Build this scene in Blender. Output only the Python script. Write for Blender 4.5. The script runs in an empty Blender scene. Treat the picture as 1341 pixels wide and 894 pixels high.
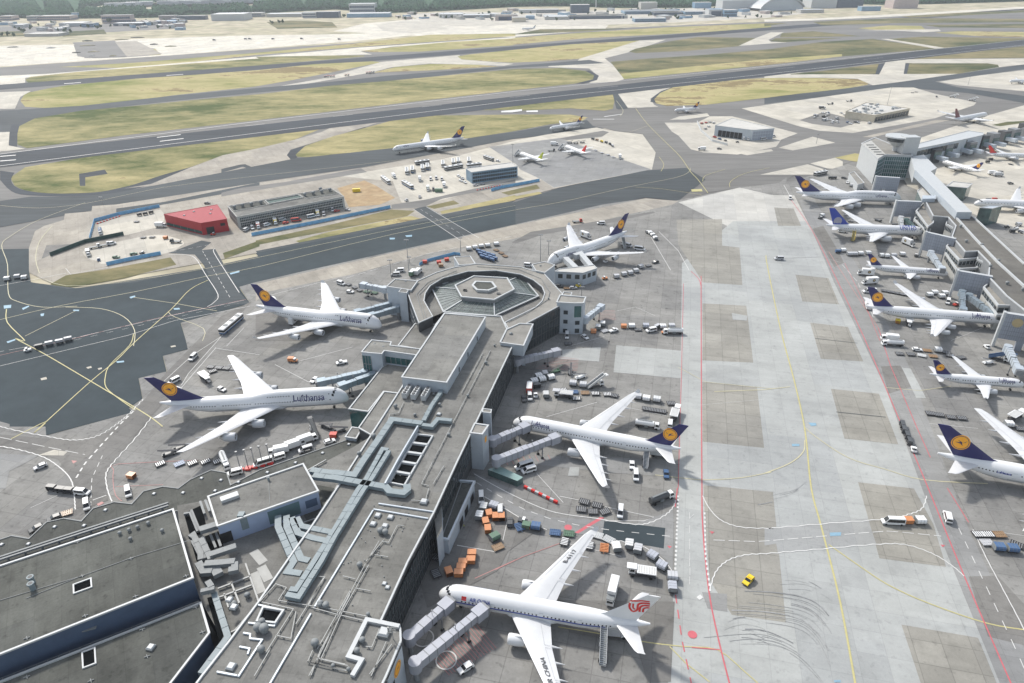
import bpy, bmesh, math, random
import numpy as np
from mathutils import Vector, Matrix
R = math.radians
S = bpy.context.scene
COL = S.collection
random.seed(7)
# ---------------------------------------------------------------- camera: a 24 mm lens, 161 m above the apron
PIT, ROL, CH, FPX = R(29.335), R(-.6267), 161.3, 894.0
_f = Vector((0, math.cos(PIT), -math.sin(PIT)))
_u = Vector((1, 0, 0)).cross(_f)
_rr = Vector((1, 0, 0)) * math.cos(ROL) + _u * math.sin(ROL)
_uu = _u * math.cos(ROL) - Vector((1, 0, 0)) * math.sin(ROL)
def G(x, y, z=0.0):
    """world point at height z that the survey photo shows at (x, y)"""
    d = _rr * ((x - 670.5) / FPX) - _uu * ((y - 447) / FPX) + _f
    t = (z - CH) / d.z
    return Vector((d.x * t, d.y * t, z))
def z4(c, r, pts):
    ox, oy = (0, 335, 670, 1001)[c], (0, 220, 440, 667)[r]
    return [(ox + x * .25392, oy + y * .25392) for x, y in pts]
def z6(ox, oy, pts):
    return [(ox + x * .164425, oy + y * .164425) for x, y in pts]
def zt(ox, pts):
    return [(ox + x * .17897, y * .17897) for x, y in pts]
cam = bpy.data.cameras.new('camera'); co = bpy.data.objects.new('camera', cam); COL.objects.link(co)
M = Matrix((( _rr.x, _uu.x, -_f.x, 0), (_rr.y, _uu.y, -_f.y, 0), (_rr.z, _uu.z, -_f.z, CH), (0, 0, 0, 1)))
co.matrix_world = M
cam.sensor_width = 36; cam.lens = 24; cam.clip_start = 1; cam.clip_end = 30000
S.camera = co
# ---------------------------------------------------------------- light
SUN_DIR = Vector((-.47, .62, .78)).normalized()          # towards the sun
w = bpy.data.worlds.new('World'); S.world = w; w.use_nodes = True
nt = w.node_tree; bg = nt.nodes['Background']; sk = nt.nodes.new('ShaderNodeTexSky')
sk.sky_type = 'NISHITA'; sk.sun_disc = False
sk.sun_elevation = math.asin(SUN_DIR.z); sk.sun_rotation = math.atan2(SUN_DIR.x, SUN_DIR.y)
sk.air_density = 1.3; sk.dust_density = 2.0; sk.ozone_density = 1.0
hs = nt.nodes.new('ShaderNodeHueSaturation'); hs.inputs['Saturation'].default_value = .5          # thin high cloud greys the sky
nt.links.new(sk.outputs[0], hs.inputs['Color']); nt.links.new(hs.outputs[0], bg.inputs[0]); bg.inputs[1].default_value = .15
sl = bpy.data.lights.new('sun', 'SUN'); sl.energy = 2.9; sl.angle = R(4.5); sl.color = (1, .955, .885)
so = bpy.data.objects.new('sun', sl); COL.objects.link(so); so.location = (0, 0, 400)
so.rotation_euler = (-SUN_DIR).to_track_quat('-Z', 'Y').to_euler()
vs = S.view_settings; vs.view_transform = 'Standard'; vs.look = 'None'; vs.gamma = 1; vs.use_curve_mapping = False
vs.exposure = .38; HAZE = .00008
S.cycles.max_bounces = 5; S.cycles.diffuse_bounces = 2; S.cycles.volume_bounces = 0
S.cycles.use_denoising = True
# ---------------------------------------------------------------- materials
MATS = {}
def mat(name, col, rough=.7, metal=0., var=.12, scale=.3, spec=.4, detail=4, stretch=None, second=None, bump=0, var2=0, scale2=.03):
    """principled paint or surface whose tone wanders with world-space noise"""
    if name in MATS: return MATS[name]
    m = bpy.data.materials.new(name); m.use_nodes = True; n = m.node_tree.nodes; l = m.node_tree.links
    p = n['Principled BSDF']; p.inputs['Roughness'].default_value = rough; p.inputs['Metallic'].default_value = metal
    p.inputs['Specular IOR Level'].default_value = spec
    g = n.new('ShaderNodeNewGeometry'); out = g.outputs['Position']
    if stretch:
        mp = n.new('ShaderNodeMapping'); mp.vector_type = 'POINT'; mp.inputs['Rotation'].default_value = (0, 0, stretch[0]); mp.inputs['Scale'].default_value = stretch[1]
        l.new(out, mp.inputs[0]); out = mp.outputs[0]
    t = n.new('ShaderNodeTexNoise'); t.inputs['Scale'].default_value = scale; t.inputs['Detail'].default_value = detail; t.inputs['Roughness'].default_value = .6
    l.new(out, t.inputs['Vector'])
    r = n.new('ShaderNodeMapRange'); r.inputs['From Min'].default_value = .3; r.inputs['From Max'].default_value = .7
    l.new(t.outputs[0], r.inputs[0])
    mx = n.new('ShaderNodeMix'); mx.data_type = 'RGBA'
    c2 = second or tuple(min(1, c * (1 + var)) for c in col)
    c1 = col if second else tuple(c * (1 - var) for c in col)
    mx.inputs['A'].default_value = (*c1, 1); mx.inputs['B'].default_value = (*c2, 1)
    l.new(r.outputs[0], mx.inputs['Factor']); o = mx.outputs['Result']
    if var2:
        t2 = n.new('ShaderNodeTexNoise'); t2.inputs['Scale'].default_value = scale2; t2.inputs['Detail'].default_value = 6
        l.new(out, t2.inputs['Vector'])
        r2 = n.new('ShaderNodeMapRange'); r2.inputs['From Min'].default_value = .3; r2.inputs['From Max'].default_value = .7
        r2.inputs['To Min'].default_value = 1 - var2; r2.inputs['To Max'].default_value = 1 + var2; l.new(t2.outputs[0], r2.inputs[0])
        v = n.new('ShaderNodeVectorMath'); v.operation = 'SCALE'; l.new(o, v.inputs[0]); l.new(r2.outputs[0], v.inputs['Scale']); o = v.outputs[0]
    l.new(o, p.inputs['Base Color'])
    if bump:
        b = n.new('ShaderNodeBump'); b.inputs['Strength'].default_value = bump; b.inputs['Distance'].default_value = .1
        l.new(t.outputs[0], b.inputs['Height']); l.new(b.outputs[0], p.inputs['Normal'])
    MATS[name] = m; return m
AX = G(918, 365) - G(919.5, 640); AXA = math.atan2(AX.y, AX.x)        # taxilane axis
RX = G(1341, 59) - G(0, 218); RXA = math.atan2(RX.y, RX.x)            # runway axis
def slabs(name, col, ang, size=7.5, var=.05, joint=.82, stain=.16, spots=0, rough=.85, mort=.012):
    """concrete cast in square slabs: joints, slab to slab tone, tyre and oil stains"""
    m = bpy.data.materials.new(name); m.use_nodes = True; n = m.node_tree.nodes; l = m.node_tree.links
    p = n['Principled BSDF']; p.inputs['Roughness'].default_value = rough; p.inputs['Specular IOR Level'].default_value = .2
    g = n.new('ShaderNodeNewGeometry'); mp = n.new('ShaderNodeMapping'); mp.inputs['Rotation'].default_value = (0, 0, -ang)
    l.new(g.outputs['Position'], mp.inputs[0])
    b = n.new('ShaderNodeTexBrick'); b.offset = 0; b.inputs['Scale'].default_value = 1 / size
    b.inputs['Brick Width'].default_value = 1; b.inputs['Row Height'].default_value = 1; b.inputs['Mortar Size'].default_value = mort; b.inputs['Bias'].default_value = 0
    b.inputs['Color1'].default_value = (*[c * (1 - var) for c in col], 1); b.inputs['Color2'].default_value = (*[c * (1 + var) for c in col], 1)
    b.inputs['Mortar'].default_value = (*[c * joint for c in col], 1); b.inputs['Mortar Smooth'].default_value = .3
    l.new(mp.outputs[0], b.inputs['Vector']); o = b.outputs['Color']
    for sc, am, st in ((.035, stain, (1, 1, 1)), (.25, stain * .55, (1, .25, 1)), (1.7, stain * .4, (1, 1, 1))):
        m2 = n.new('ShaderNodeMapping'); m2.inputs['Scale'].default_value = st; l.new(mp.outputs[0], m2.inputs[0])
        t = n.new('ShaderNodeTexNoise'); t.inputs['Scale'].default_value = sc; t.inputs['Detail'].default_value = 5; t.inputs['Roughness'].default_value = .62
        l.new(m2.outputs[0], t.inputs['Vector'])
        r = n.new('ShaderNodeMapRange'); r.inputs['From Min'].default_value = .28; r.inputs['From Max'].default_value = .72
        r.inputs['To Min'].default_value = 1 - am; r.inputs['To Max'].default_value = 1 + am * .7; l.new(t.outputs[0], r.inputs[0])
        v = n.new('ShaderNodeVectorMath'); v.operation = 'SCALE'; l.new(o, v.inputs[0]); l.new(r.outputs[0], v.inputs['Scale']); o = v.outputs[0]
    if spots:                                            # oil drips and rubber: small dark blotches, denser in places, and broad repaired patches
        for sc, lo, hi, am in ((.55, .60, .74, spots), (.16, .58, .72, spots * .7), (2.6, .64, .76, spots * .6)):
            t = n.new('ShaderNodeTexNoise'); t.inputs['Scale'].default_value = sc; t.inputs['Detail'].default_value = 3; l.new(mp.outputs[0], t.inputs['Vector'])
            r = n.new('ShaderNodeMapRange'); r.inputs['From Min'].default_value = lo; r.inputs['From Max'].default_value = hi; r.inputs['To Min'].default_value = 1; r.inputs['To Max'].default_value = 1 - am; l.new(t.outputs[0], r.inputs[0])
            v = n.new('ShaderNodeVectorMath'); v.operation = 'SCALE'; l.new(o, v.inputs[0]); l.new(r.outputs[0], v.inputs['Scale']); o = v.outputs[0]
        b2 = n.new('ShaderNodeTexBrick'); b2.offset = .37; b2.offset_frequency = 3; b2.inputs['Scale'].default_value = 1 / size; b2.inputs['Brick Width'].default_value = 4; b2.inputs['Row Height'].default_value = 3; b2.inputs['Mortar Size'].default_value = 0
        b2.inputs['Color1'].default_value = (.93, .93, .94, 1); b2.inputs['Color2'].default_value = (1.07, 1.06, 1.04, 1); l.new(mp.outputs[0], b2.inputs['Vector'])
        v = n.new('ShaderNodeVectorMath'); v.operation = 'MULTIPLY'; l.new(o, v.inputs[0]); l.new(b2.outputs['Color'], v.inputs[1]); o = v.outputs[0]
    l.new(o, p.inputs['Base Color']); MATS[name] = m; return m
# ---------------------------------------------------------------- mesh builder
class MB:
    def __init__(s): s.v, s.f, s.m = [], [], []
    def add(s, vs, fs, mi=0):
        k = len(s.v); s.v += [tuple(v) for v in vs]; s.f += [tuple(i + k for i in f) for f in fs]
        s.m += ([mi] * len(fs) if isinstance(mi, int) else mi); return s
    def box(s, x0, x1, y0, y1, z0, z1, mi=0, T=None):
        v = [Vector((x, y, z)) for z in (z0, z1) for x, y in ((x0, y0), (x1, y0), (x1, y1), (x0, y1))]
        if T is not None: v = [T @ p for p in v]
        return s.add(v, [(3, 2, 1, 0), (4, 5, 6, 7), (0, 1, 5, 4), (1, 2, 6, 5), (2, 3, 7, 6), (3, 0, 4, 7)], mi)
    def prism(s, pts, z0, z1, side=0, top=0, bottom=False):
        n = len(pts); a = [(p[0], p[1], z0) for p in pts] + [(p[0], p[1], z1) for p in pts]
        f = [(i, (i + 1) % n, n + (i + 1) % n, n + i) for i in range(n)]
        m = [side] * n
        f.append(tuple(range(n, 2 * n))); m.append(top)
        if bottom: f.append(tuple(range(n - 1, -1, -1))); m.append(side)
        return s.add(a, f, m)
    def beam(s, a, b, w, h, mi=0, up=0):
        """box from a to b, w wide, h high, its underside `up` above the points"""
        a, b = Vector(a), Vector(b); d = (b - a); n = Vector((-d.y, d.x, 0))
        n = n.normalized() * (w / 2) if n.length > 1e-6 else Vector((w / 2, 0, 0))
        z = Vector((0, 0, 1))
        v = [a - n + z * up, b - n + z * up, b + n + z * up, a + n + z * up]; v += [p + z * h for p in v]
        return s.add(v, [(3, 2, 1, 0), (4, 5, 6, 7), (0, 1, 5, 4), (1, 2, 6, 5), (2, 3, 7, 6), (3, 0, 4, 7)], mi)
    def run(s, pts, w, h, mi=0, up=0, closed=False):
        """mitred box duct / kerb / parapet along a polyline"""
        pts = [Vector(p) for p in pts]; n = len(pts); prof = []
        for i, p in enumerate(pts):
            a = pts[i - 1] if (i or closed) else None; b = pts[(i + 1) % n] if (i < n - 1 or closed) else None
            d1 = (p - a) if a is not None else (b - p); d2 = (b - p) if b is not None else (p - a)
            d1.z = d2.z = 0; d1.normalize(); d2.normalize(); t = (d1 + d2)
            t = t.normalized() if t.length > 1e-4 else d1
            nn = Vector((-t.y, t.x, 0)); k = max(.45, nn.dot(Vector((-d1.y, d1.x, 0)))); nn = nn * (w / 2 / k)
            prof.append([p - nn + Vector((0, 0, up)), p + nn + Vector((0, 0, up)), p + nn + Vector((0, 0, up + h)), p - nn + Vector((0, 0, up + h))])
        v = [q for pr in prof for q in pr]; f = []
        for i in range(n if closed else n - 1):
            j = (i + 1) % n
            for k in range(4): f.append((i * 4 + k, i * 4 + (k + 1) % 4, j * 4 + (k + 1) % 4, j * 4 + k))
        if not closed: f += [(3, 2, 1, 0), tuple((n - 1) * 4 + k for k in range(4))]
        return s.add(v, f, mi)
    def tube(s, a, b, r0, r1=None, n=10, mi=0, caps=True):
        a, b = Vector(a), Vector(b); r1 = r0 if r1 is None else r1; d = (b - a).normalized()
        q = d.to_track_quat('Z', 'Y'); v = []
        for c, r in ((a, r0), (b, r1)):
            v += [c + q @ Vector((r * math.cos(t * math.tau / n), r * math.sin(t * math.tau / n), 0)) for t in range(n)]
        f = [(i, (i + 1) % n, n + (i + 1) % n, n + i) for i in range(n)]
        if caps: f += [tuple(range(n - 1, -1, -1)), tuple(range(n, 2 * n))]
        return s.add(v, f, mi)
    def loft(s, rings, mi=0, caps=True, closed=True):
        n = len(rings[0]); v = [p for r in rings for p in r]; f = []
        for i in range(len(rings) - 1):
            for k in range(n if closed else n - 1): f.append((i * n + k, i * n + (k + 1) % n, (i + 1) * n + (k + 1) % n, (i + 1) * n + k))
        if caps: f += [tuple(range(n - 1, -1, -1)), tuple((len(rings) - 1) * n + k for k in range(n))]
        return s.add(v, f, mi)
    def dome(s, c, r, h, n=10, mi=0):
        c = Vector(c); rings = []
        for t in (0, .5, .85, .97):
            rings.append([c + Vector((r * math.sqrt(1 - t * t) * math.cos(a * math.tau / n), r * math.sqrt(1 - t * t) * math.sin(a * math.tau / n), h * t)) for a in range(n)])
        return s.loft(rings, mi)
    def mesh(s, name, mats, smooth=False):
        me = bpy.data.meshes.new(name); me.from_pydata(s.v, [], s.f)
        for m in (mats if isinstance(mats, (list, tuple)) else [mats]): me.materials.append(m)
        me.polygons.foreach_set('material_index', s.m)
        if smooth:
            me.polygons.foreach_set('use_smooth', [True] * len(s.f))
            try: me.set_sharp_from_angle(angle=R(38))
            except Exception: pass
        me.update(); return me
    def build(s, name, mats, parent=None, smooth=False, loc=None):
        return link(name, s.mesh(name, mats, smooth), parent, loc)
def link(name, me, parent=None, loc=None):
    o = bpy.data.objects.new(name, me); COL.objects.link(o)
    if parent is not None: o.parent = parent
    if loc is not None: o.location = loc
    return o
def tag(o, label=None, cat=None, group=None, kind=None):
    if label: o['label'] = label
    if cat: o['category'] = cat
    if group: o['group'] = group
    if kind: o['kind'] = kind
    return o
def thing(name, label, cat, loc=(0, 0, 0), rz=0, group=None):
    o = bpy.data.objects.new(name, None); COL.objects.link(o); o.location = loc; o.rotation_euler = (0, 0, rz); o.empty_display_size = .5
    return tag(o, label, cat, group)
def copy_tree(o, parent=None):
    c = o.copy(); COL.objects.link(c)
    if parent is not None: c.parent = parent
    for ch in list(o.children): copy_tree(ch, c)
    return c
def sm(pts, n=5, closed=True):
    """Catmull-Rom through the points"""
    out = []; N = len(pts)
    for i in range(N if closed else N - 1):
        g = (lambda k: pts[k % N]) if closed else (lambda k: pts[min(max(k, 0), N - 1)])
        p0, p1, p2, p3 = g(i - 1), g(i), g(i + 1), g(i + 2)
        for k in range(n):
            t = k / n
            out.append(tuple(.5 * (2 * b + (c - a) * t + (2 * a - 5 * b + 4 * c - d) * t * t + (3 * b - a - 3 * c + d) * t ** 3) for a, b, c, d in zip(p0, p1, p2, p3)))
    if not closed: out.append(tuple(pts[-1]))
    return out
# ================================================================ GROUND
m_apron = slabs('apron_concrete', (.244, .242, .232), AXA, 7.5, .07, .74, .26, .34, mort=.018)  # here and in the lane, cloud shade is put into the darker colour
m_lane = slabs('lane_concrete', (.365, .378, .372), AXA, 7.5, .04, .89, .15, .16, mort=.016)
m_block = slabs('old_concrete', (.288, .28, .252), AXA, 7.5, .06, .74, .2, .2, mort=.018)
m_greyb = slabs('grey_concrete', (.255, .258, .256), AXA, 7.5, .05, .82, .17, .2)
m_dusk = slabs('dark_concrete', (.188, .184, .175), AXA, 7.5, .06, .78, .22, .25)
m_pale = slabs('pale_concrete', (.50, .475, .415), RXA, 12, .06, .82, .18, .12)
m_tan = slabs('tan_concrete', (.345, .32, .278), RXA, 7.5, .06, .76, .22, .2)
m_band = slabs('band_concrete', (.325, .333, .33), AXA, 7.5, .04, .88, .15, .16)
m_sunlit = slabs('sunlit_concrete', (.46, .455, .43), AXA, 7.5, .05, .84, .16, .1)
m_bright = slabs('bright_concrete', (.60, .57, .495), RXA, 12, .06, .86, .2, .15)
m_blueasph = mat('fresh_asphalt', (.046, .060, .068), .85, 0, .10, .12, .12, var2=.12, scale2=.02)
m_rwy = mat('runway_asphalt', (.052, .06, .07), .85, 0, .2, .25, .12, stretch=(-RXA, (.05, 1, 1)), var2=.2, scale2=.01)
m_asph = mat('old_asphalt', (.175, .172, .165), .85, 0, .16, .2, .15, stretch=(-RXA, (.12, 1, 1)), var2=.16, scale2=.015)
m_asphd = mat('worn_asphalt', (.072, .082, .088), .85, 0, .16, .25, .12, stretch=(-RXA, (.12, 1, 1)), var2=.18, scale2=.015)
def meadow(name, stops, bias):
    """mown airfield grass: green, olive, straw and brown patches of several sizes"""
    m = bpy.data.materials.new(name); m.use_nodes = True; n = m.node_tree.nodes; l = m.node_tree.links; p = n['Principled BSDF']; p.inputs['Roughness'].default_value = .95; p.inputs['Specular IOR Level'].default_value = .08
    g = n.new('ShaderNodeNewGeometry'); mp = n.new('ShaderNodeMapping'); mp.inputs['Rotation'].default_value = (0, 0, -RXA); mp.inputs['Scale'].default_value = (.5, 1, 1); l.new(g.outputs['Position'], mp.inputs[0]); acc = None
    for sc, wt in ((.007, .5), (.022, .32), (.09, .22), (.5, .12)):
        t = n.new('ShaderNodeTexNoise'); t.inputs['Scale'].default_value = sc; t.inputs['Detail'].default_value = 4; t.inputs['Distortion'].default_value = .6; l.new(mp.outputs[0], t.inputs['Vector'])
        q = n.new('ShaderNodeMath'); q.operation = 'MULTIPLY_ADD'; l.new(t.outputs[0], q.inputs[0]); q.inputs[1].default_value = wt
        if acc: l.new(acc, q.inputs[2])
        else: q.inputs[2].default_value = bias
        acc = q.outputs[0]
    r = n.new('ShaderNodeValToRGB'); e = r.color_ramp.elements; lo, hi = .47, .69
    for i, c in enumerate(stops):
        k = e[i] if i < 2 else e.new(.5); k.position = lo + (hi - lo) * i / (len(stops) - 1); k.color = (*c, 1)
    l.new(acc, r.inputs[0]); l.new(r.outputs[0], p.inputs['Base Color']); MATS[name] = m; return m
GR = ((.075, .10, .034), (.15, .18, .045), (.25, .245, .085), (.38, .33, .15), (.22, .175, .09), (.42, .36, .19))
m_grass = meadow('dry_grass', GR, -.01); m_grassg = meadow('green_grass', ((.055, .075, .035), (.09, .115, .045), (.13, .145, .06), (.19, .17, .09), (.26, .22, .12)), -.02); m_grasst = meadow('tan_grass', GR[1:], .05)
m_sand = mat('building_sand', (.42, .33, .21), .95, 0, 0, .06, .1, 6, second=(.32, .22, .13), var2=.15, scale2=.2)
m_earth = mat('bare_earth', (.50, .44, .34), .95, 0, 0, .012, .1, 9, second=(.30, .29, .19), var2=.3, scale2=.03)
W_ = lambda n, c: mat(n, c, .6, 0, .1, 1.2, .3)
m_white = W_('white_marking', (.60, .60, .585)); m_yellow = W_('yellow_marking', (.46, .42, .20)); m_redl = W_('red_marking', (.50, .12, .14))
m_bluel = W_('blue_marking', (.22, .36, .46)); m_paley = W_('faded_yellow_marking', (.48, .45, .30)); m_pink = W_('faded_red_marking', (.42, .20, .19))
m_rub = mat('tyre_rubber_mark', (.285, .29, .29), .8, 0, .3, .6)
ZL = [0.0]; STEP = .003
def flat(name, pts, m, smooth=0, kind='structure', z=None):
    if smooth: pts = sm(pts, smooth)
    ZL[0] += STEP; zz = ZL[0]
    P = [G(x, y) for x, y in pts]
    me = bpy.data.meshes.new(name); me.from_pydata([(p.x, p.y, zz) for p in P], [], [tuple(range(len(P)))]); me.materials.append(m); me.update()
    return tag(link(name, me), kind=kind)
gb = MB(); gb.add([(-6000, -500, 0), (6000, -500, 0), (6000, 8000, 0), (-6000, 8000, 0)], [(0, 1, 2, 3)])
tag(gb.build('ground', m_earth), kind='structure')
# --- far: hard standings, runways, taxiways
flat('airfield', [(-90, 95), (0, 88), (340, 64), (675, 42), (1010, 28), (1341, 14), (1500, 8), (1700, 140), (1500, 330), (-300, 330), (-500, 230)], m_asph)
flat('apron', z4(0, 0, [(-300, 262), (0, 235), (380, 228), (700, 200), (1000, 190), (1339, 180)]) + z4(1, 0, [(300, 178), (800, 165), (860, 176), (500, 212), (0, 250)]) + z4(0, 0, [(800, 290), (340, 320), (0, 342), (-300, 362)]), m_bright)
flat('apron', z4(0, 0, [(380, 232), (560, 218), (800, 250), (830, 282), (640, 295), (480, 300), (400, 290)]), m_asph)
flat('apron', z4(1, 0, [(400, 160), (560, 120), (850, 95), (1339, 110)]) + z4(2, 0, [(500, 130), (480, 150), (0, 190)]) + z4(1, 0, [(1000, 190), (700, 178)]), m_bright)
flat('apron', z4(1, 0, [(620, 130), (760, 105), (900, 110), (1000, 150), (800, 172), (660, 160)]), m_pale)
flat('grass_field', z4(0, 0, [(760, 262), (800, 250), (830, 282), (770, 285)]), m_grasst)
flat('grass_field', z4(0, 0, [(300, 345), (700, 322), (1339, 270)]) + z4(1, 0, [(500, 225), (900, 178), (1339, 172), (1339, 185), (1000, 208), (500, 243), (0, 283)]) + z4(0, 0, [(700, 350)]), m_grasst)
flat('taxiway', z4(0, 0, [(-300, 425), (0, 390), (240, 380), (1339, 290)]) + z4(1, 0, [(530, 245), (1339, 190), (1339, 197), (700, 240), (540, 265), (600, 280), (0, 295)]) + z4(0, 0, [(1339, 302), (400, 370), (130, 400), (130, 440), (0, 452), (-300, 480)]), m_bright)
flat('grass_field', z4(0, 0, [(130, 410), (160, 395), (400, 370), (800, 340), (1339, 300)]) + z4(1, 0, [(0, 292), (400, 285), (560, 285), (560, 290), (0, 338)]) + z4(0, 0, [(1339, 340), (1000, 365), (700, 395), (400, 425), (150, 430)]), m_grass)
flat('grass_field', z4(1, 0, [(540, 262), (700, 243), (1000, 215), (1339, 197)]) + z4(2, 0, [(0, 195), (400, 165), (800, 140), (1339, 118), (1339, 145), (800, 175), (400, 195), (0, 230)]) + z4(1, 0, [(1339, 232), (1100, 248), (850, 265), (600, 268)]), m_grasst)
# far runway, its edge lines follow
fr0, fr1 = (0, 114), (1010, 37.3)
def along(p, q, t): return (p[0] + (q[0] - p[0]) * t, p[1] + (q[1] - p[1]) * t)
def wline(p, q, width, m, name='runway', ext=(0, 0), off=0):
    a, b = G(*p), G(*q); d = (b - a).normalized(); n = Vector((-d.y, d.x, 0)); a = a - d * ext[0] + n * off; b = b + d * ext[1] + n * off
    ZL[0] += STEP; w2 = n * (width / 2)
    me = bpy.data.meshes.new(name); me.from_pydata([(v.x, v.y, ZL[0]) for v in (a - w2, b - w2, b + w2, a + w2)], [], [(0, 1, 2, 3)]); me.materials.append(m)
    return tag(link(name, me), kind='structure')
wline((0, 114), (1010, 37.3), 58, m_rwy, ext=(900, 2500))
flat('grass_field', z4(0, 0, [(105, 520), (130, 480), (250, 455), (340, 440), (700, 405), (1000, 385), (1339, 360)]) + z4(1, 0, [(300, 330), (600, 315), (650, 320), (500, 350), (200, 410), (0, 445)]) + z4(0, 0, [(900, 490), (600, 530), (300, 560), (130, 550)]), m_grasst)
flat('taxiway', z4(1, 0, [(-200, 487), (0, 465), (340, 405), (650, 318), (900, 296), (1050, 283), (1062, 306), (1330, 328), (1280, 338), (900, 326), (700, 345), (600, 372), (300, 425), (100, 455)]), m_pale)
flat('grass_field', z4(1, 0, [(600, 374), (720, 345), (900, 329), (1150, 333), (1250, 342), (900, 362)]), m_grasst)
flat('grass_field', z4(1, 0, [(1040, 290), (1100, 280), (1339, 255)]) + z4(2, 0, [(300, 228), (660, 208), (350, 302), (180, 315), (0, 322)]) + z4(1, 0, [(1200, 316), (1060, 305)]), m_grasst)
flat('taxiway', z4(2, 0, [(350, 302), (660, 208), (795, 204), (600, 270), (480, 300), (530, 340), (580, 408), (540, 420), (400, 428), (445, 390), (400, 352), (190, 345), (190, 335), (330, 325)]), m_pale)
flat('grass_field', z4(2, 0, [(605, 265), (640, 250), (800, 215), (960, 190), (1260, 195), (1180, 237), (900, 262), (640, 273)]), m_grassg)
flat('grass_field', z4(2, 0, [(510, 318), (700, 302), (1000, 282), (1339, 252)]) + z4(3, 0, [(300, 215), (560, 200), (900, 250), (400, 290), (0, 337)]) + z4(2, 0, [(900, 375), (580, 407)]), m_grassg)
flat('grass_field', z4(3, 0, [(0, 335), (400, 290), (400, 278), (0, 305)]) + z4(2, 0, [(900, 345), (560, 380), (580, 407), (900, 375)]), m_grasst)
flat('taxiway', z4(2, 0, [(1170, 236), (1260, 195), (1339, 165)]) + z4(3, 0, [(60, 166), (100, 165), (20, 205), (35, 215), (120, 218), (0, 226)]), m_pale)
flat('grass_field', z4(3, 0, [(640, 200), (820, 188), (1339, 197), (1339, 207), (930, 247)]), m_grassg)
for a in ([(700, 82), (1000, 66), (1500, 45), (1500, 55), (1000, 80), (760, 90)], [(250, 112), (700, 92), (1500, 98), (1500, 112), (700, 118), (300, 130)], [(820, 128), (1339, 122), (1500, 130), (1500, 145), (900, 140)],
          [(30, 211), (60, 196), (400, 196), (100, 217)], [(90, 170), (250, 160), (500, 186), (80, 192)], [(0, 135), (120, 118), (0, 118)]):
    flat('grass_field', z4(3, 0, a), m_grassg)
flat('grass_field', z4(3, 0, [(480, 145), (640, 130), (810, 133), (830, 152), (600, 156)]), m_grasst)
flat('grass_field', z4(3, 0, [(880, 168), (1000, 160), (1500, 166), (1500, 196), (1100, 186)]), m_grasst)
flat('taxiway', z4(3, 0, [(480, 154), (900, 150), (910, 160), (820, 166), (700, 158)]), m_pale)
flat('grass_field', z4(2, 0, [(0, 178), (150, 150), (600, 146), (400, 160)]), m_grassg)
flat('taxiway', z4(3, 0, [(600, 200), (640, 200), (930, 246), (880, 250)]), m_pale)
flat('road', z4(3, 0, [(0, 100), (250, 95), (720, 70), (1500, 25), (1500, 34), (720, 82), (250, 105), (0, 112)]), m_bright)
# parallel taxiway and near grass islands
flat('taxiway', z4(0, 0, [(-300, 600), (0, 570), (420, 545), (900, 492), (1339, 452)]) + z4(1, 0, [(400, 420), (700, 388), (1339, 338)]) + z4(2, 0, [(400, 308), (480, 325), (0, 350)]) + z4(1, 0, [(700, 416), (0, 478)]) + z4(0, 0, [(900, 520), (420, 572), (200, 612), (100, 680), (-300, 690)]), m_asphd)
flat('grass_field', z4(0, 0, [(90, 745), (90, 690), (100, 650), (180, 610), (420, 570), (700, 545), (1000, 515), (1339, 485)]) + z4(1, 0, [(400, 440), (700, 415), (1339, 355)]) + z4(2, 0, [(250, 350), (380, 365), (425, 388), (420, 408), (330, 430), (0, 466)]) + z4(1, 0, [(670, 540), (0, 620)]) + z4(0, 0, [(670, 694), (140, 764)]), m_grass)
flat('shoulder', z4(0, 0, [(45, 750), (50, 680), (60, 640), (100, 640), (90, 690), (88, 756)]), m_rwy)
flat('shoulder', z4(2, 0, [(330, 430), (420, 408), (425, 388), (380, 365), (400, 362), (450, 390), (440, 412), (370, 432)]), m_rwy)
flat('grass_field', sm(z4(0, 1, [(60, 62), (62, 45), (110, 10)]), 4, False) + z4(0, 0, [(130, 862), (400, 817), (800, 762), (1339, 692)]) + z4(1, 0, [(200, 674), (430, 642), (340, 662), (200, 720), (0, 767)]) + z4(0, 0, [(1150, 802), (980, 862)]) + sm(z4(0, 1, [(850, 32), (700, 82), (620, 102), (520, 122), (400, 130), (250, 130), (130, 115), (75, 90)]), 3, False), m_grass)
flat('taxiway', sm(z4(0, 1, [(980, -2), (850, 32), (700, 82), (620, 102), (520, 122), (400, 131), (250, 131), (130, 116), (75, 92), (58, 65), (62, 45)]), 3, False) + z4(0, 0, [(75, 890), (0, 880), (0, 940)]) + sm(z4(0, 1, [(0, 60), (60, 120), (150, 140), (400, 146), (600, 128), (780, 85), (1000, 10)]), 3, False), m_rwy)
flat('shoulder', z4(0, 1, [(408, 30), (540, 8), (556, 30), (440, 48), (440, 92), (412, 92)]), m_rwy)
flat('taxiway', z4(0, 1, [(640, 105), (780, 82), (980, -2)]) + z4(1, 0, [(-170, 800), (0, 767), (200, 720), (340, 680), (440, 632), (640, 600), (870, 577), (700, 610), (560, 655), (330, 725), (180, 772), (160, 800), (185, 828), (20, 872), (-200, 925)]), m_tan)
flat('shoulder', z4(1, 0, [(160, 800), (180, 772), (330, 725), (560, 655), (575, 658), (400, 705), (260, 750), (205, 798), (215, 812), (185, 828)]), m_rwy)
flat('grass_field', z4(1, 0, [(205, 798), (255, 752), (400, 702), (560, 660), (700, 622), (820, 597), (1339, 590)]) + z4(2, 0, [(300, 590), (395, 606), (365, 622), (200, 640), (0, 678)]) + z4(1, 0, [(900, 742), (600, 777), (400, 795), (280, 812), (215, 808)]), m_grass)
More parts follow.
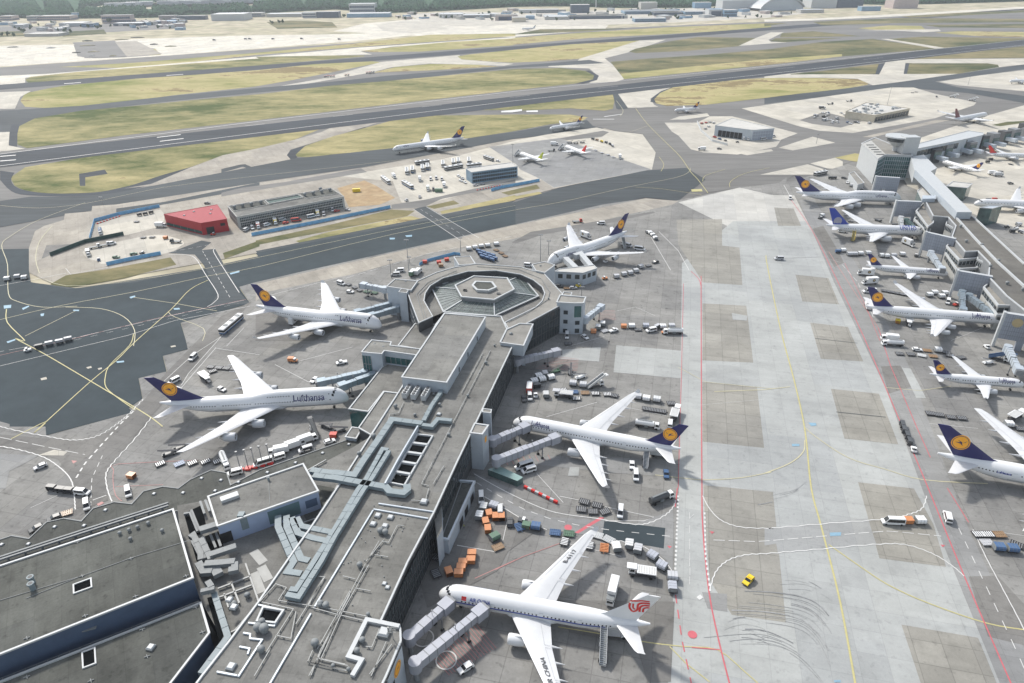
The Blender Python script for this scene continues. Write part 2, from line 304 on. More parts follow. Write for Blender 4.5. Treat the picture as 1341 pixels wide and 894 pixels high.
flat('grass_field', z4(1, 0, [(1020, 562), (1339, 532)]) + z4(2, 0, [(0, 527), (300, 492), (520, 480), (536, 492), (522, 560), (480, 571), (300, 558), (0, 572)]) + z4(1, 0, [(1339, 566), (1050, 569)]), m_grass)
flat('shoulder', z4(2, 0, [(520, 480), (545, 478), (605, 555), (570, 570), (540, 560)]), m_asphd)
flat('taxiway', z4(2, 0, [(540, 472), (860, 428), (930, 420), (780, 470), (715, 510), (735, 540), (760, 552), (600, 556)]), m_pale)
flat('shoulder', z4(2, 0, [(715, 525), (722, 505), (770, 470), (860, 438), (850, 445), (780, 472), (738, 508), (745, 530)]), m_rwy)
flat('grass_field', z4(2, 0, [(735, 512), (765, 480), (850, 442), (1000, 417), (1339, 401)]) + z4(3, 0, [(300, 402), (480, 408), (545, 424), (530, 437), (400, 460), (200, 480), (0, 505)]) + z4(2, 0, [(1000, 540), (800, 546), (745, 532)]), m_grasst)
flat('taxiway', z4(3, 0, [(0, 380), (130, 372), (590, 384), (625, 320), (740, 305), (1500, 300), (1500, 315), (1215, 345), (700, 430), (560, 440), (480, 406), (300, 400), (0, 402)]), m_pale)
flat('shoulder', z4(3, 0, [(560, 335), (622, 325), (592, 383), (560, 383)]), m_rwy)
flat('shoulder', z4(3, 0, [(728, 325), (760, 325), (752, 381), (718, 381)]), m_rwy)
flat('grass_field', z4(3, 0, [(130, 381), (300, 365), (590, 328), (572, 381), (140, 384)]), m_grassg)
flat('grass_field', z4(3, 0, [(748, 326), (1150, 326), (1205, 334), (1210, 345), (1000, 380), (735, 381)]), m_grassg)
flat('grass_field', z4(3, 0, [(760, 304), (1000, 277), (1339, 237), (1500, 220), (1500, 296)]), m_grassg)
wline((0, 210), (1341, 55.5), 60, m_rwy, ext=(700, 2200))
# --- middle: taxiways towards the terminal
flat('taxiway', z4(0, 1, [(-400, 210), (0, 170), (160, 148), (400, 148), (600, 128)]) + z4(1, 0, [(215, 815), (400, 797), (900, 742), (1339, 678)]) + z4(2, 0, [(180, 650), (390, 618), (520, 600), (600, 660), (480, 662), (0, 718)]) + z4(1, 0, [(560, 860), (0, 940)]) + z4(0, 1, [(1339, 75), (600, 195), (-400, 380)]), m_asphd)
flat('taxiway', z4(2, 0, [(380, 610), (545, 565), (700, 552), (1000, 545), (1339, 507)]) + z4(3, 0, [(400, 465), (1339, 332), (1500, 310), (1500, 560), (1339, 580), (800, 712), (400, 850)]) + z4(3, 1, [(150, 40), (90, 80)]) + z4(2, 1, [(1175, 102), (1005, 128), (860, 170), (690, 152), (200, 260), (0, 290), (0, 175), (240, 105)]) + z4(2, 0, [(745, 890), (600, 825), (745, 795), (680, 690), (520, 670), (420, 650)]), m_asph)
flat('taxiway', z4(3, 0, [(0, 505), (680, 425), (1339, 332), (1500, 312), (1500, 335), (1339, 357), (880, 420), (1000, 450), (1500, 515), (1500, 560), (1050, 480), (700, 450), (400, 490), (0, 537)]), m_asphd)
for a in ([(200, 490), (300, 440), (480, 440), (650, 480), (830, 530), (1000, 575), (870, 625), (830, 682), (520, 745), (250, 727), (150, 702), (50, 592), (0, 562), (-60, 490)], [(540, 737), (700, 710), (790, 702), (808, 716), (600, 750)], [(850, 690), (1120, 602), (1300, 650), (960, 712)],
          [(-20, 468), (60, 440), (280, 415), (300, 438), (100, 465)], [(700, 905), (1080, 822), (1210, 862), (1150, 905)], [(1100, 815), (1300, 770), (1360, 800), (1360, 862), (1240, 856)]):
    flat('apron', z6(880, 80, a), m_pale)
flat('apron', z6(1060, 80, [(-540, 377), (0, 300), (650, 210), (830, 210), (1000, 260), (1330, 330), (1310, 352), (1000, 455), (350, 572), (80, 555), (-80, 520)]), m_pale)
flat('apron', z6(1060, 80, [(-80, 470), (100, 410), (180, 420), (420, 480), (250, 530), (20, 500)]), m_asph)
flat('apron', z4(3, 0, [(900, 422), (1100, 390), (1600, 330), (1600, 480), (1339, 470), (1000, 440)]), m_pale)
flat('apron', z6(1060, 80, [(420, 605), (1000, 470), (1120, 470), (700, 560), (500, 608)]), m_tan)
flat('apron', z4(3, 0, [(700, 890), (720, 740), (1100, 610), (1600, 470), (1700, 900), (1500, 1300), (1000, 1200), (760, 1000)]), m_pale)
flat('grass_field', z6(1060, 80, [(200, 770), (360, 735), (440, 745), (430, 800), (360, 800)]), m_grasst)
flat('grass_field', z6(1121, 130, [(1080, 205), (1200, 180), (1360, 172), (1360, 185), (1150, 215)]), m_grassg)
flat('apron', z4(0, 0, [(-300, 480), (0, 475), (160, 470), (105, 500), (78, 560), (-300, 570)]), m_pale); flat('apron', z4(0, 0, [(-300, 690), (50, 680), (45, 750), (130, 768), (-300, 815)]), m_pale)
flat('apron', z6(290, 200, [(0, 130), (150, 95), (190, 92), (275, 130), (240, 136), (170, 112), (0, 160)]), m_asphd)
flat('yard', zt(440, [(520, 105), (800, 85), (1341, 90), (1341, 165), (1100, 190), (700, 185)]), m_pale); flat('yard', zt(660, [(0, 115), (300, 85), (880, 70), (1341, 70), (1341, 160), (500, 190), (0, 170)]), m_pale); flat('yard', zt(880, [(0, 62), (400, 50), (640, 85), (1000, 95), (700, 130), (0, 165)]), m_pale)
flat('yard', zt(0, [(-200, 190), (700, 195), (820, 150), (1341, 150), (1341, 205), (600, 245), (-200, 235)]), m_asph); flat('grass_field', zt(0, [(-100, 235), (160, 225), (180, 262), (-100, 275)]), m_grassg); flat('grass_field', zt(0, [(440, 232), (760, 215), (780, 245), (460, 268)]), m_grassg); flat('grass_field', zt(220, [(720, 160), (900, 150), (1200, 160), (1240, 200), (800, 210)]), m_grassg)
flat('yard', zt(0, [(530, 310), (840, 295), (930, 415), (620, 425)]), m_asph); flat('yard', zt(0, [(840, 305), (1000, 300), (1190, 395), (930, 415)]), m_tan)
# construction island between the two taxiways
flat('apron', [(36, 356), (38, 325), (46, 303), (58, 296), (84, 288), (85, 280), (120, 277), (121, 270), (152, 268)] + z4(1, 0, [(0, 945), (560, 865)]) + z4(2, 0, [(0, 720), (480, 662), (545, 680)]) + z4(2, 1, [(700, 5), (240, 103)]) + [(670, 262), (550, 288), (335, 332), (85, 377), (60, 368)], m_tan)
flat('apron', z6(460, 160, [(-150, 420), (120, 395), (700, 300), (900, 255), (1338, 140)]) + z6(640, 130, [(470, 280), (860, 225), (960, 250), (1225, 280), (1330, 425), (1300, 562), (520, 708), (420, 640), (0, 690)]) + z6(460, 160, [(1100, 520), (800, 600), (560, 660), (400, 640), (330, 470), (100, 450)]), m_pale)
flat('apron', z6(640, 130, [(0, 380), (560, 310), (1060, 480), (1300, 560), (520, 705), (420, 640), (250, 560), (220, 520)]), m_greyb)
flat('apron', z6(640, 130, [(560, 312), (910, 250), (960, 262), (900, 300), (620, 328)]), m_asph)
flat('apron', z4(0, 1, [(600, 210), (850, 175), (1240, 95), (1339, 75), (1339, 100), (1180, 130), (840, 190), (600, 232)]), m_asphd)
flat('apron', z6(290, 200, [(0, 320), (160, 280), (500, 235), (1110, 125), (1160, 155), (900, 200), (400, 280), (0, 350)]), m_asph)
flat('yard', z4(0, 1, [(510, 290), (580, 265), (830, 215), (850, 240), (840, 300), (620, 355), (510, 350)]), m_pale)
flat('yard', sm(z4(0, 1, [(440, 420), (640, 375), (800, 345), (900, 360), (950, 385), (930, 405), (860, 440), (560, 495), (500, 480), (450, 465)]), 3), m_pale)
flat('grass_field', z4(0, 1, [(240, 400), (430, 390), (250, 455), (215, 470)]), m_dusk)
flat('grass_field', z4(0, 1, [(260, 600), (340, 555), (560, 522), (880, 462), (910, 500), (640, 570), (400, 612), (330, 618)]), m_grassg)
flat('grass_field', z4(1, 1, [(0, 375), (400, 290), (700, 215), (820, 222), (780, 250), (200, 360), (0, 400)]), m_grassg)
flat('grass_field', z4(1, 1, [(205, 378), (380, 330), (800, 248), (852, 262), (430, 345), (230, 388)]), m_grass)
flat('grass_field', z4(0, 1, [(1150, 440), (1339, 375), (1339, 405), (1160, 470)]), m_grassg)
flat('grass_field', z4(1, 1, [(880, 200), (1020, 168), (1050, 185), (920, 212)]), m_grassg)
flat('grass_field', z4(1, 1, [(950, 225), (1339, 140), (1339, 168), (960, 238)]) , m_grass)
flat('grass_field', z6(640, 130, [(0, 815), (400, 738), (430, 752), (0, 842)]), m_grass)
flat('grass_field', z6(640, 130, [(100, 745), (380, 680), (410, 712), (160, 765)]), m_grassg)
flat('sand_yard', z4(1, 1, [(420, 105), (560, 65), (620, 92), (720, 155), (640, 190), (480, 203), (455, 150)]), m_sand)
flat('road', z4(1, 1, [(700, 190), (870, 165), (1339, 60), (1339, 85), (960, 160), (860, 205), (700, 212)]), m_asph)
flat('taxiway', z4(0, 1, [(-500, 640), (150, 590), (400, 622), (1040, 520), (1339, 455)]) + z4(1, 1, [(0, 430), (850, 262), (1339, 168)]) + z4(2, 1, [(0, 182), (240, 105), (700, 12), (900, 0), (1000, 60), (860, 170), (690, 152), (0, 296)]) + z4(1, 1, [(0, 592)]) + z4(0, 1, [(1200, 640), (-500, 960)]), m_asphd)
flat('taxiway', [(-200, 330), (38, 326)] + z4(0, 1, [(150, 530), (160, 590), (350, 625), (700, 590), (1045, 520), (1339, 465)]) + z4(1, 1, [(0, 440), (700, 305), (1339, 190), (1339, 291), (0, 590)]) + z4(0, 1, [(1230, 615), (1290, 700), (932, 800), (960, 894)]) + z4(0, 2, [(970, 70), (840, 105), (860, 185), (715, 220), (735, 325), (665, 375), (690, 395), (240, 515), (235, 470), (50, 470), (52, 512), (0, 480), (-600, 420)]), m_blueasph)
flat('road', z4(0, 1, [(1040, 425), (1110, 418), (1240, 650), (1290, 700), (1080, 715), (1125, 650), (1050, 500), (1005, 448), (870, 440), (1040, 375), (1090, 385)]), m_asphd)
flat('road', z4(1, 1, [(815, 212), (880, 198), (1150, 362), (1050, 378)]), m_asphd)
# --- near: the apron round the pier
ZL[0] += .002
flat('apron', [(-300, 470), (13, 556)] + z4(0, 2, [(50, 512), (52, 470), (236, 470), (240, 517), (690, 395), (668, 375), (737, 325), (717, 220), (862, 185), (842, 105), (970, 72)]) + z4(0, 1, [(960, 894), (934, 800), (1292, 702), (1235, 615)]) + [(335, 370), (400, 355), (672, 295), (790, 268), (846, 260), (885, 263), (968, 246), (1020, 240), (1030, 232), (1030, 240), (1110, 215), (1180, 240), (1600, 420), (2200, 1100), (-400, 1100)], m_apron)
flat('apron', z4(1, 1, [(60, 640), (0, 690), (0, 600), (1339, 295), (1339, 365), (900, 440), (500, 550)]), m_tan)
flat('apron', z4(2, 1, [(0, 300), (690, 158), (860, 172), (830, 190), (560, 250), (250, 330), (0, 365)]), m_tan)
flat('apron', z4(2, 1, [(860, 178), (1175, 102), (1339, 140)]) + [(1040, 256), (1062, 300), (1085, 345), (1000, 350), (960, 300)], m_sunlit)  # sunlit ground past the cloud shade edge, painted as a paler sheet
flat('road', z4(2, 1, [(0, 385), (100, 330), (300, 300), (730, 225), (742, 232), (480, 290), (160, 345), (20, 392)]), m_asph)
flat('apron', [(893, 345), (960, 290), (1055, 290), (1090, 345), (1150, 470), (1235, 680), (1320, 894), (1360, 1000), (860, 1000), (875, 894), (882, 770), (889, 640)], m_lane)
for a in (z4(2, 1, [(850, 268), (1085, 265), (1085, 402), (1175, 412), (1190, 606), (985, 592), (940, 520), (860, 400)]), z4(2, 1, [(984, 700), (1210, 712)]) + z4(2, 2, [(1246, 140), (984, 128)]), z4(2, 2, [(983, 240), (1265, 266), (1302, 580), (985, 548)]),
          [(921, 636), (1012, 645), (1029, 816), (958, 806), (930, 762), (924, 700)], z4(3, 1, [(160, 552), (330, 570), (385, 706), (195, 690)]), z4(3, 1, [(235, 800), (430, 822)]) + z4(3, 2, [(510, 134), (290, 120)]),
          z4(3, 2, [(342, 275), (590, 300), (690, 562), (412, 532)]), z4(3, 2, [(482, 757), (770, 790)]) + z4(3, 3, [(870, 80), (935, 300), (592, 256)]), z4(3, 3, [(705, 598), (1100, 666), (1290, 1130), (880, 1130)]), z4(3, 1, [(50, 205), (150, 210), (190, 300), (70, 300)])):
    flat('apron', a, m_block)
flat('road', z4(3, 3, [(0, 100), (530, 50), (545, 90), (575, 180), (70, 230), (60, 180), (0, 190)]), m_band)
flat('apron', z4(2, 3, [(980, 430), (1110, 440), (1112, 532), (1010, 515)]), m_greyb)
flat('road', [(1046, 262), (1066, 262), (1130, 360), (1190, 480), (1262, 680), (1345, 860), (1400, 985), (1345, 985), (1225, 690), (1160, 510), (1092, 370)], m_greyb)
flat('road', [(1064, 300), (1078, 296), (1098, 330), (1105, 345), (1092, 350)], m_dusk)
flat('apron', z4(3, 2, [(600, 160), (700, 155), (760, 265), (640, 300)]), m_dusk)
flat('apron', z4(3, 2, [(708, 165), (752, 170), (832, 322), (782, 322)]), m_lane)
flat('apron', z4(3, 3, [(1050, 350), (1200, 345), (1400, 560), (1400, 720), (1150, 660)]), m_dusk)
flat('apron', z4(2, 2, [(540, 50), (885, 80), (878, 222), (525, 190)]), m_lane)
flat('apron', z4(2, 2, [(240, 75), (460, 60), (450, 135), (240, 120)]), m_lane)
flat('apron', z4(2, 2, [(70, 620), (850, 640), (850, 730), (520, 710), (80, 660)]), m_greyb)
flat('apron', z4(0, 2, [(0, 610), (200, 620), (130, 660), (50, 700), (30, 790), (0, 790)]), m_greyb)
flat('apron', z4(2, 3, [(180, 470), (840, 480), (820, 894), (700, 894), (640, 700), (300, 640)]), m_dusk)
flat('apron', z4(1, 1, [(0, 760), (130, 720), (480, 800), (300, 894), (0, 894)]), m_dusk)
flat('road', z4(0, 2, [(0, 510), (400, 545), (560, 500), (690, 400), (860, 190)]) + [(290, 415), (330, 395), (310, 418), (235, 505)] + z4(0, 2, [(780, 420), (600, 640), (550, 720), (560, 850), (480, 880), (390, 894), (385, 760), (300, 640), (120, 595), (0, 580)]), m_dusk)
flat('road', z4(1, 2, [(1110, 700), (1339, 800)]) + z4(2, 3, [(0, -20), (200, 45), (480, 60), (640, 75), (800, 20), (830, 0), (835, 60), (830, 330), (800, 270), (700, 190), (480, 150), (200, 110), (60, 70), (0, 30)]) + z6(560, 600, [(640, 420), (440, 300), (370, 130)]), m_greyb)
flat('road', z4(2, 3, [(478, 62), (792, 100), (784, 206), (466, 150)]), m_blueasph)
flat('apron', z6(560, 600, [(60, 760), (220, 660), (440, 300), (640, 420), (900, 560), (640, 750), (560, 900), (0, 1200), (-60, 1000)]), m_dusk)
GZ = ZL[0] + .02
# ---------------------------------------------------------------- painted lines
LN = {}
def line(m, pts, width, dash=None, smooth=0, dz=0):
    if smooth: pts = sm(pts, smooth, False)
    P = [G(*p) for p in pts]; mb = LN.setdefault(m.name, (m, MB()))[1]; width *= .72 if width < 1.2 else 1
    segs = []
    if dash:
        on, off = dash; acc = 0; cur = []
        L = [0]
        for a, b in zip(P, P[1:]): L.append(L[-1] + (b - a).length)
        def at(s):
            for i in range(len(P) - 1):
                if s <= L[i + 1] or i == len(P) - 2: return P[i].lerp(P[i + 1], (s - L[i]) / max(1e-6, L[i + 1] - L[i]))
        s = 0
        while s < L[-1]:
            segs.append([at(s), at(min(L[-1], s + on))]); s += on + off
    else: segs = [P]
    LN['z'] = LN.get('z', GZ - .016) + .00002
    for sg in segs:
        v = []
        for i, p in enumerate(sg):
            d = (sg[min(i + 1, len(sg) - 1)] - sg[max(i - 1, 0)]).normalized(); n = Vector((-d.y, d.x, 0)) * width / 2
            v += [(p.x - n.x, p.y - n.y, LN['z']), (p.x + n.x, p.y + n.y, LN['z'])]
        mb.add(v, [(2 * i, 2 * i + 2, 2 * i + 3, 2 * i + 1) for i in range(len(sg) - 1)])
def spot(m, pts):
    LN['z'] = LN.get('z', GZ - .016) + .00002; mb = LN.setdefault(m.name, (m, MB()))[1]
    P = [G(*p) for p in pts]; mb.add([(p.x, p.y, LN['z']) for p in P], [tuple(range(len(P)))])
def disc(m, c, r, n=20):
    LN['z'] = LN.get('z', GZ - .016) + .00002; mb = LN.setdefault(m.name, (m, MB()))[1]; p = G(*c)
    mb.add([(p.x + r * math.cos(i * math.tau / n), p.y + r * math.sin(i * math.tau / n), LN['z']) for i in range(n)], [tuple(range(n))])
def wav(pts, n=6, amp=.9):
    """the zigzag edge of a service road"""
    pts = sm(pts, n, False); return [(x + (amp if i % 2 else -amp) * .45, y + (amp if i % 2 else -amp) * .55) for i, (x, y) in enumerate(pts)]
# near runway edges and centre marks; far runway centre marks
line(m_white, [(-60, 209.2), (0, 202.2), (340, 159), (675, 119.8), (1010, 86.3), (1341, 52.3)], 1.3)
line(m_white, [(-60, 225), (0, 217.6), (340, 174), (675, 132), (1010, 96.3), (1341, 59)], 1.3)
for a in z4(0, 0, [(0, 808), (810, 710)]), z4(0, 0, [(0, 832), (825, 730)]):
    for p in a: line(m_white, [p, (p[0] + (21 if p[0] < 50 else 31), p[1] - (1.7 if p[0] < 50 else 3.7))], 3)
for t in range(9): line(m_white, [along((300, 167.5), (1341, 55.6), t / 9 + .02), along((300, 167.5), (1341, 55.6), t / 9 + .045)], .9)
for p in ((84, 109.8), (218, 99)): line(m_white, [p, (p[0] + 22, p[1] - 1.6)], 5)
spot(m_white, z6(640, 130, [(100, 95), (265, 80), (265, 95), (185, 106), (100, 106)])); spot(m_white, z6(640, 130, [(300, 92), (390, 88), (392, 104), (300, 104)]))
line(m_white, z6(640, 130, [(830, 160), (1000, 160)]), 2.5); line(m_white, z6(640, 130, [(920, 140), (1060, 120)]), 2.5)
# yellow taxi lines
Y, PY = m_yellow, m_paley
line(Y, [(1003, 335), (1005, 350), (1022, 432), (1040, 500), (1054, 565), (1062, 640), (1075, 690), (1100, 790), (1121, 905)], .75, smooth=4)
line(PY, z4(3, 2, [(-260, 290), (0, 280), (130, 265)]), .6); line(PY, z4(3, 2, [(0, 712), (130, 660), (200, 600), (207, 540)]), .6, smooth=4)
line(PY, z4(3, 2, [(205, 470), (260, 520), (430, 630), (620, 690), (820, 745), (1150, 765)]), .55, smooth=4)
line(PY, z4(2, 2, [(740, 720), (900, 738), (1000, 745), (1180, 735), (1339, 705)]), .5, smooth=3)
line(Y, z4(3, 3, [(330, 185), (480, 290), (640, 395), (850, 490), (1140, 590), (1339, 625)]), .55, smooth=4)
line(Y, z4(2, 3, [(240, 610), (480, 650), (700, 690), (890, 712), (1060, 728), (1200, 840), (1300, 930)]), .4, smooth=3); line(Y, z4(2, 3, [(815, 712), (900, 800), (1020, 894)]), .4)
line(PY, z4(3, 2, [(620, 268), (800, 285), (960, 262)]), .4); line(PY, z4(2, 2, [(860, 165), (1000, 240), (1339, 275)]), .4)
line(Y, z4(0, 1, [(60, 1400), (240, 1310)]) + z4(0, 2, [(180, 500), (460, 245), (600, 130), (690, 40)]) + z4(0, 1, [(880, 735), (980, 630), (1075, 580)]), .6, smooth=4)
line(Y, z4(0, 1, [(35, 730), (40, 800), (130, 894)]) + z4(0, 2, [(80, 15), (230, 95), (400, 195), (560, 290), (760, 410), (840, 470)]), .6, smooth=4)
line(Y, z4(0, 2, [(690, -10), (670, 50), (570, 150), (545, 210), (550, 270), (620, 330), (700, 385)]), .5, smooth=4)
line(PY, z4(0, 1, [(-60, 800), (300, 715), (700, 640), (1070, 560), (1339, 510)]) + z4(1, 1, [(700, 345), (1339, 218)]) + z4(2, 1, [(240, 180), (600, 100), (850, 50), (915, 20), (920, 0)]), .5, smooth=3)
line(PY, z4(0, 1, [(340, 720), (520, 728), (640, 770), (695, 840), (690, 920)]), .5, smooth=4); line(PY, z4(0, 1, [(130, 870), (390, 740)]), .45); line(PY, z4(0, 1, [(680, 668), (900, 700), (1120, 740)]), .4)
line(PY, z4(0, 1, [(440, 180), (200, 270), (60, 350), (10, 400), (40, 500), (45, 650), (90, 690), (220, 720), (400, 715)]), .5, smooth=4)
line(PY, z4(0, 1, [(0, 195), (200, 208), (440, 185), (700, 130), (1000, 80)]) + z4(1, 0, [(800, 820), (1339, 745)]), .5, smooth=3)
line(PY, z4(0, 1, [(270, 300), (205, 380), (185, 470), (205, 545)]), .5, smooth=3); line(PY, z4(0, 1, [(235, 578), (340, 610), (600, 595), (1040, 525), (1339, 462)]) + z4(1, 1, [(700, 320), (1339, 195)]), .45, smooth=2)
line(PY, z4(0, 1, [(870, 745), (900, 770), (1050, 830), (1045, 894)]), .4, smooth=3)
line(Y, z4(2, 0, [(640, 560), (700, 640), (800, 740), (870, 810), (925, 890)]) + z4(2, 1, [(960, 60), (1012, 130)]), .7, smooth=3)
line(Y, z4(2, 1, [(640, 100), (780, 110), (980, 140)]), .5, smooth=3); line(Y, z4(2, 1, [(985, 70), (1000, 40), (1100, 8)]), .5, smooth=3); line(Y, z4(2, 1, [(1125, 100), (1130, 70), (1200, 30), (1330, 0)]), .5, smooth=3)
line(Y, z4(2, 0, [(760, 810), (785, 850), (770, 885)]), .5, smooth=3); spot(Y, z4(2, 1, [(925, 112), (980, 110), (985, 122), (930, 124)]))
line(PY, z4(2, 0, [(700, 650), (560, 690), (300, 690)]), .5, smooth=3); line(PY, z4(2, 0, [(560, 600), (575, 570), (540, 520)]), .6, smooth=3)
# red clearance lines
line(m_redl, [(918, 362), (918.3, 500), (919, 640), (920, 690), (928, 775), (941, 840), (956, 900)], .55, smooth=3); line(m_redl, z4(2, 1, [(925, 535), (965, 575), (978, 620)]), .5, smooth=3)
line(m_redl, [(895, 372), (892, 500), (888, 640)], .3); line(m_redl, [(884.5, 780), (893, 840), (906, 900)], .45, dash=(3, 2.2)); line(m_redl, [(887, 640), (884, 665)], .5)
line(m_redl, [(1033, 258), (1062, 300), (1085, 345), (1130, 440), (1175, 545), (1215, 640), (1262, 755), (1325, 900)], .5, smooth=3)
line(m_redl, [(1150, 430), (1166, 480), (1200, 560), (1218, 600)], .4); line(m_redl, [(1240, 640), (1268, 685)], .4); line(m_pink, [(1085, 330), (1120, 385), (1150, 430)], .4); line(m_redl, [(1106, 345), (1135, 405), (1152, 447)], .3)
line(m_redl, z4(2, 3, [(928, 716), (1072, 728)]), .4); spot(m_redl, z6(700, 640, [(320, 355), (430, 285), (520, 232), (555, 238), (450, 300), (350, 362)]))
line(m_pink, z6(560, 600, [(540, 894), (760, 790), (1050, 685)]), .3); line(m_pink, z4(1, 3, [(1130, 360), (1339, 265)]), .3)
line(m_pink, z4(0, 1, [(370, 885), (800, 780), (1270, 680)]), .3); line(m_pink, z4(0, 2, [(0, 103), (450, 0)]), .3)
line(m_pink, z6(40, 560, [(1340, 265), (700, 295), (665, 340), (660, 440), (680, 545), (730, 590)]), .3, smooth=2); line(m_pink, z6(40, 560, [(680, 475), (1060, 460)]), .25)
for c in ((906.5, 832), (744, 691.6)): disc(m_redl, c, 1.25)
for c in ((932, 697.5), (876.5, 716.5), (1234, 715)): spot(m_redl, [(c[0] - 3, c[1] - 1), (c[0] + 3.4, c[1]), (c[0], c[1] + 2.6)])
spot(m_pink, z4(0, 2, [(370, 645), (400, 648), (380, 662)])); spot(m_pink, z6(40, 560, [(530, 615), (570, 595), (590, 605), (545, 630)]))
spot(m_white, z6(860, 740, [(315, 262), (345, 240), (370, 265), (340, 285)]))
def hatch(q, n, m, wd):
    for i in range(n + 1):
        t = i / n; line(m, [along(q[0], q[1], t), along(q[3], q[2], t)], wd)

hatch(z4(1, 3, [(1000, 860), (1240, 720), (1140, 600), (880, 730)]), 16, m_pink, .28)
hatch(z6(600, 440, [(620, 260), (790, 170), (960, 190), (950, 280)]), 8, m_pink, .25)
hatch(z6(560, 600, [(640, 60), (980, 20), (960, -20), (600, -10)]), 7, m_pink, .25)
hatch(z6(700, 380, [(500, 240), (520, 170), (640, 165), (650, 240)]), 7, m_pink, .25)
# white road edges and dashes
Wm = m_white
line(Wm, z4(0, 1, [(870, 450), (960, 450), (1010, 470), (1060, 550), (1125, 655), (1105, 695), (1070, 718)]), .5, smooth=4); line(Wm, z4(0, 1, [(1110, 418), (1105, 440), (1180, 560), (1235, 645)]), .5, smooth=4)
line(Wm, z4(0, 1, [(1045, 430), (1110, 540), (1190, 675)]), .3, dash=(4, 3)); line(Wm, z4(0, 1, [(885, 435), (1045, 405), (1100, 395)]), .3, dash=(3, 2))
line(Wm, z4(1, 1, [(815, 215), (1060, 378)]), .45); line(Wm, z4(1, 1, [(880, 202), (1150, 362)]), .45); line(Wm, z4(1, 1, [(850, 215), (1100, 368)]), .25, dash=(4, 4))
line(Wm, z4(0, 1, [(-80, 965), (360, 885), (900, 760), (1280, 680)]), .3, dash=(8, 2)); line(Wm, z4(0, 2, [(-60, 175), (0, 158), (660, 0)]) + z4(0, 1, [(900, 790), (1290, 715)]), .35); line(Wm, z4(0, 1, [(300, 910), (1230, 700)]), .2, dash=(3, 4))
line(Wm, z4(0, 1, [(-60, 620), (160, 580), (340, 545)]), .4); line(Wm, z4(0, 1, [(340, 520), (365, 550), (560, 515)]), .4)
line(Wm, z4(1, 1, [(50, 665), (340, 590), (420, 570)]), .3); line(Wm, z4(1, 1, [(400, 590), (900, 440), (1339, 350)]), .35, dash=(5, 3)); line(Wm, z4(1, 2, [(-150, 55), (-60, -40)]) , .3)
line(Wm, [(238, 505), (247, 490), (300, 430), (318, 410)], .35); line(Wm, [(215, 500), (252, 466), (292, 440)] , .3); line(Wm, [(228, 520), (283, 456)], .35)
line(Wm, z4(0, 2, [(1110, 65), (1339, 100)]), .3); line(Wm, z4(1, 2, [(100, 150), (330, 270)]), .3); line(Wm, z4(1, 2, [(215, 135), (500, 60)]), .3)
line(Wm, wav(z4(0, 2, [(-40, 455), (60, 485), (240, 520), (380, 540), (500, 520), (600, 460), (660, 410), (740, 330)]), 8), .45); line(Wm, z4(0, 2, [(395, 735), (440, 660), (520, 570), (610, 470), (690, 390)]), .8, dash=(2, 1.6))
line(Wm, wav(z4(0, 2, [(-40, 565), (100, 590), (230, 630), (320, 690), (370, 750), (385, 830), (390, 900)]), 8), .5); line(Wm, wav(z4(0, 2, [(780, 425), (700, 530), (600, 640), (550, 710), (555, 790), (580, 860)]), 6), .5)
line(Wm, z4(0, 2, [(0, 525), (240, 575), (440, 615)]), .3, dash=(6, 2)); line(Wm, z4(0, 2, [(470, 880), (475, 740), (530, 620)]), .3, dash=(2.5, 2)); line(Wm, z4(0, 2, [(480, 850), (550, 825)]), .4); line(Wm, z4(0, 2, [(160, 890), (300, 825)]), .2)
line(Wm, z4(2, 1, [(760, 330), (860, 430), (915, 530)]), .4); line(Wm, z4(2, 1, [(720, 360), (820, 530)]), .4); line(Wm, z4(2, 1, [(540, 740), (640, 720), (740, 765)]), .25); line(Wm, z4(2, 2, [(180, 420), (440, 345)]), .3); line(Wm, z4(2, 2, [(280, 60), (480, 5)]), .25)
line(Wm, z6(560, 600, [(370, 130), (620, 270), (900, 400), (1080, 450), (1338, 485)]) + z6(700, 640, [(560, 255)]), .4, smooth=3)
line(Wm, wav(z6(700, 640, [(560, 255), (800, 290), (920, 275), (1040, 215), (1100, 155), (1125, 95)]), 5), .4); line(Wm, z6(560, 600, [(440, 305), (620, 410), (800, 520), (950, 575)]), .4); line(Wm, z6(560, 600, [(390, 200), (560, 300), (760, 410), (980, 490), (1200, 540), (1338, 560)]) + z6(700, 640, [(560, 330), (1080, 385)]), .3, dash=(2.4, 2.4))
line(Wm, wav(z6(700, 640, [(600, 410), (720, 430), (880, 475), (1010, 560), (1080, 640), (1105, 690)]), 5), .4); line(Wm, z6(700, 640, [(200, 65), (350, 95)]), .3); line(Wm, z6(700, 640, [(560, 150), (950, 232), (870, 262), (560, 262)]), .3)
line(Wm, z6(560, 600, [(600, 660), (640, 480)]), .25); line(Wm, z6(560, 600, [(235, 700), (545, 752)]), .3); line(Wm, z6(560, 600, [(870, 130), (1080, 360)]), .25); line(Wm, z6(700, 640, [(210, 430), (690, 545)]), .25)
line(Wm, [(888, 650), (887, 680), (884, 750)], .9, dash=(.9, .9)); line(Wm, [(922.5, 672), (924, 730), (930, 775)], .8, dash=(1, 1)); line(Wm, [(903, 672), (903.5, 760)], .2, dash=(3, 3))
line(Wm, wav(z4(2, 2, [(985, 830), (1020, 894)]) + z4(2, 3, [(1080, 60), (1180, 95), (1339, 102)]) + z4(3, 3, [(40, 100), (340, 75), (640, 52), (740, 30), (810, 0)]) + z4(3, 2, [(835, 830)]), 6), .45)
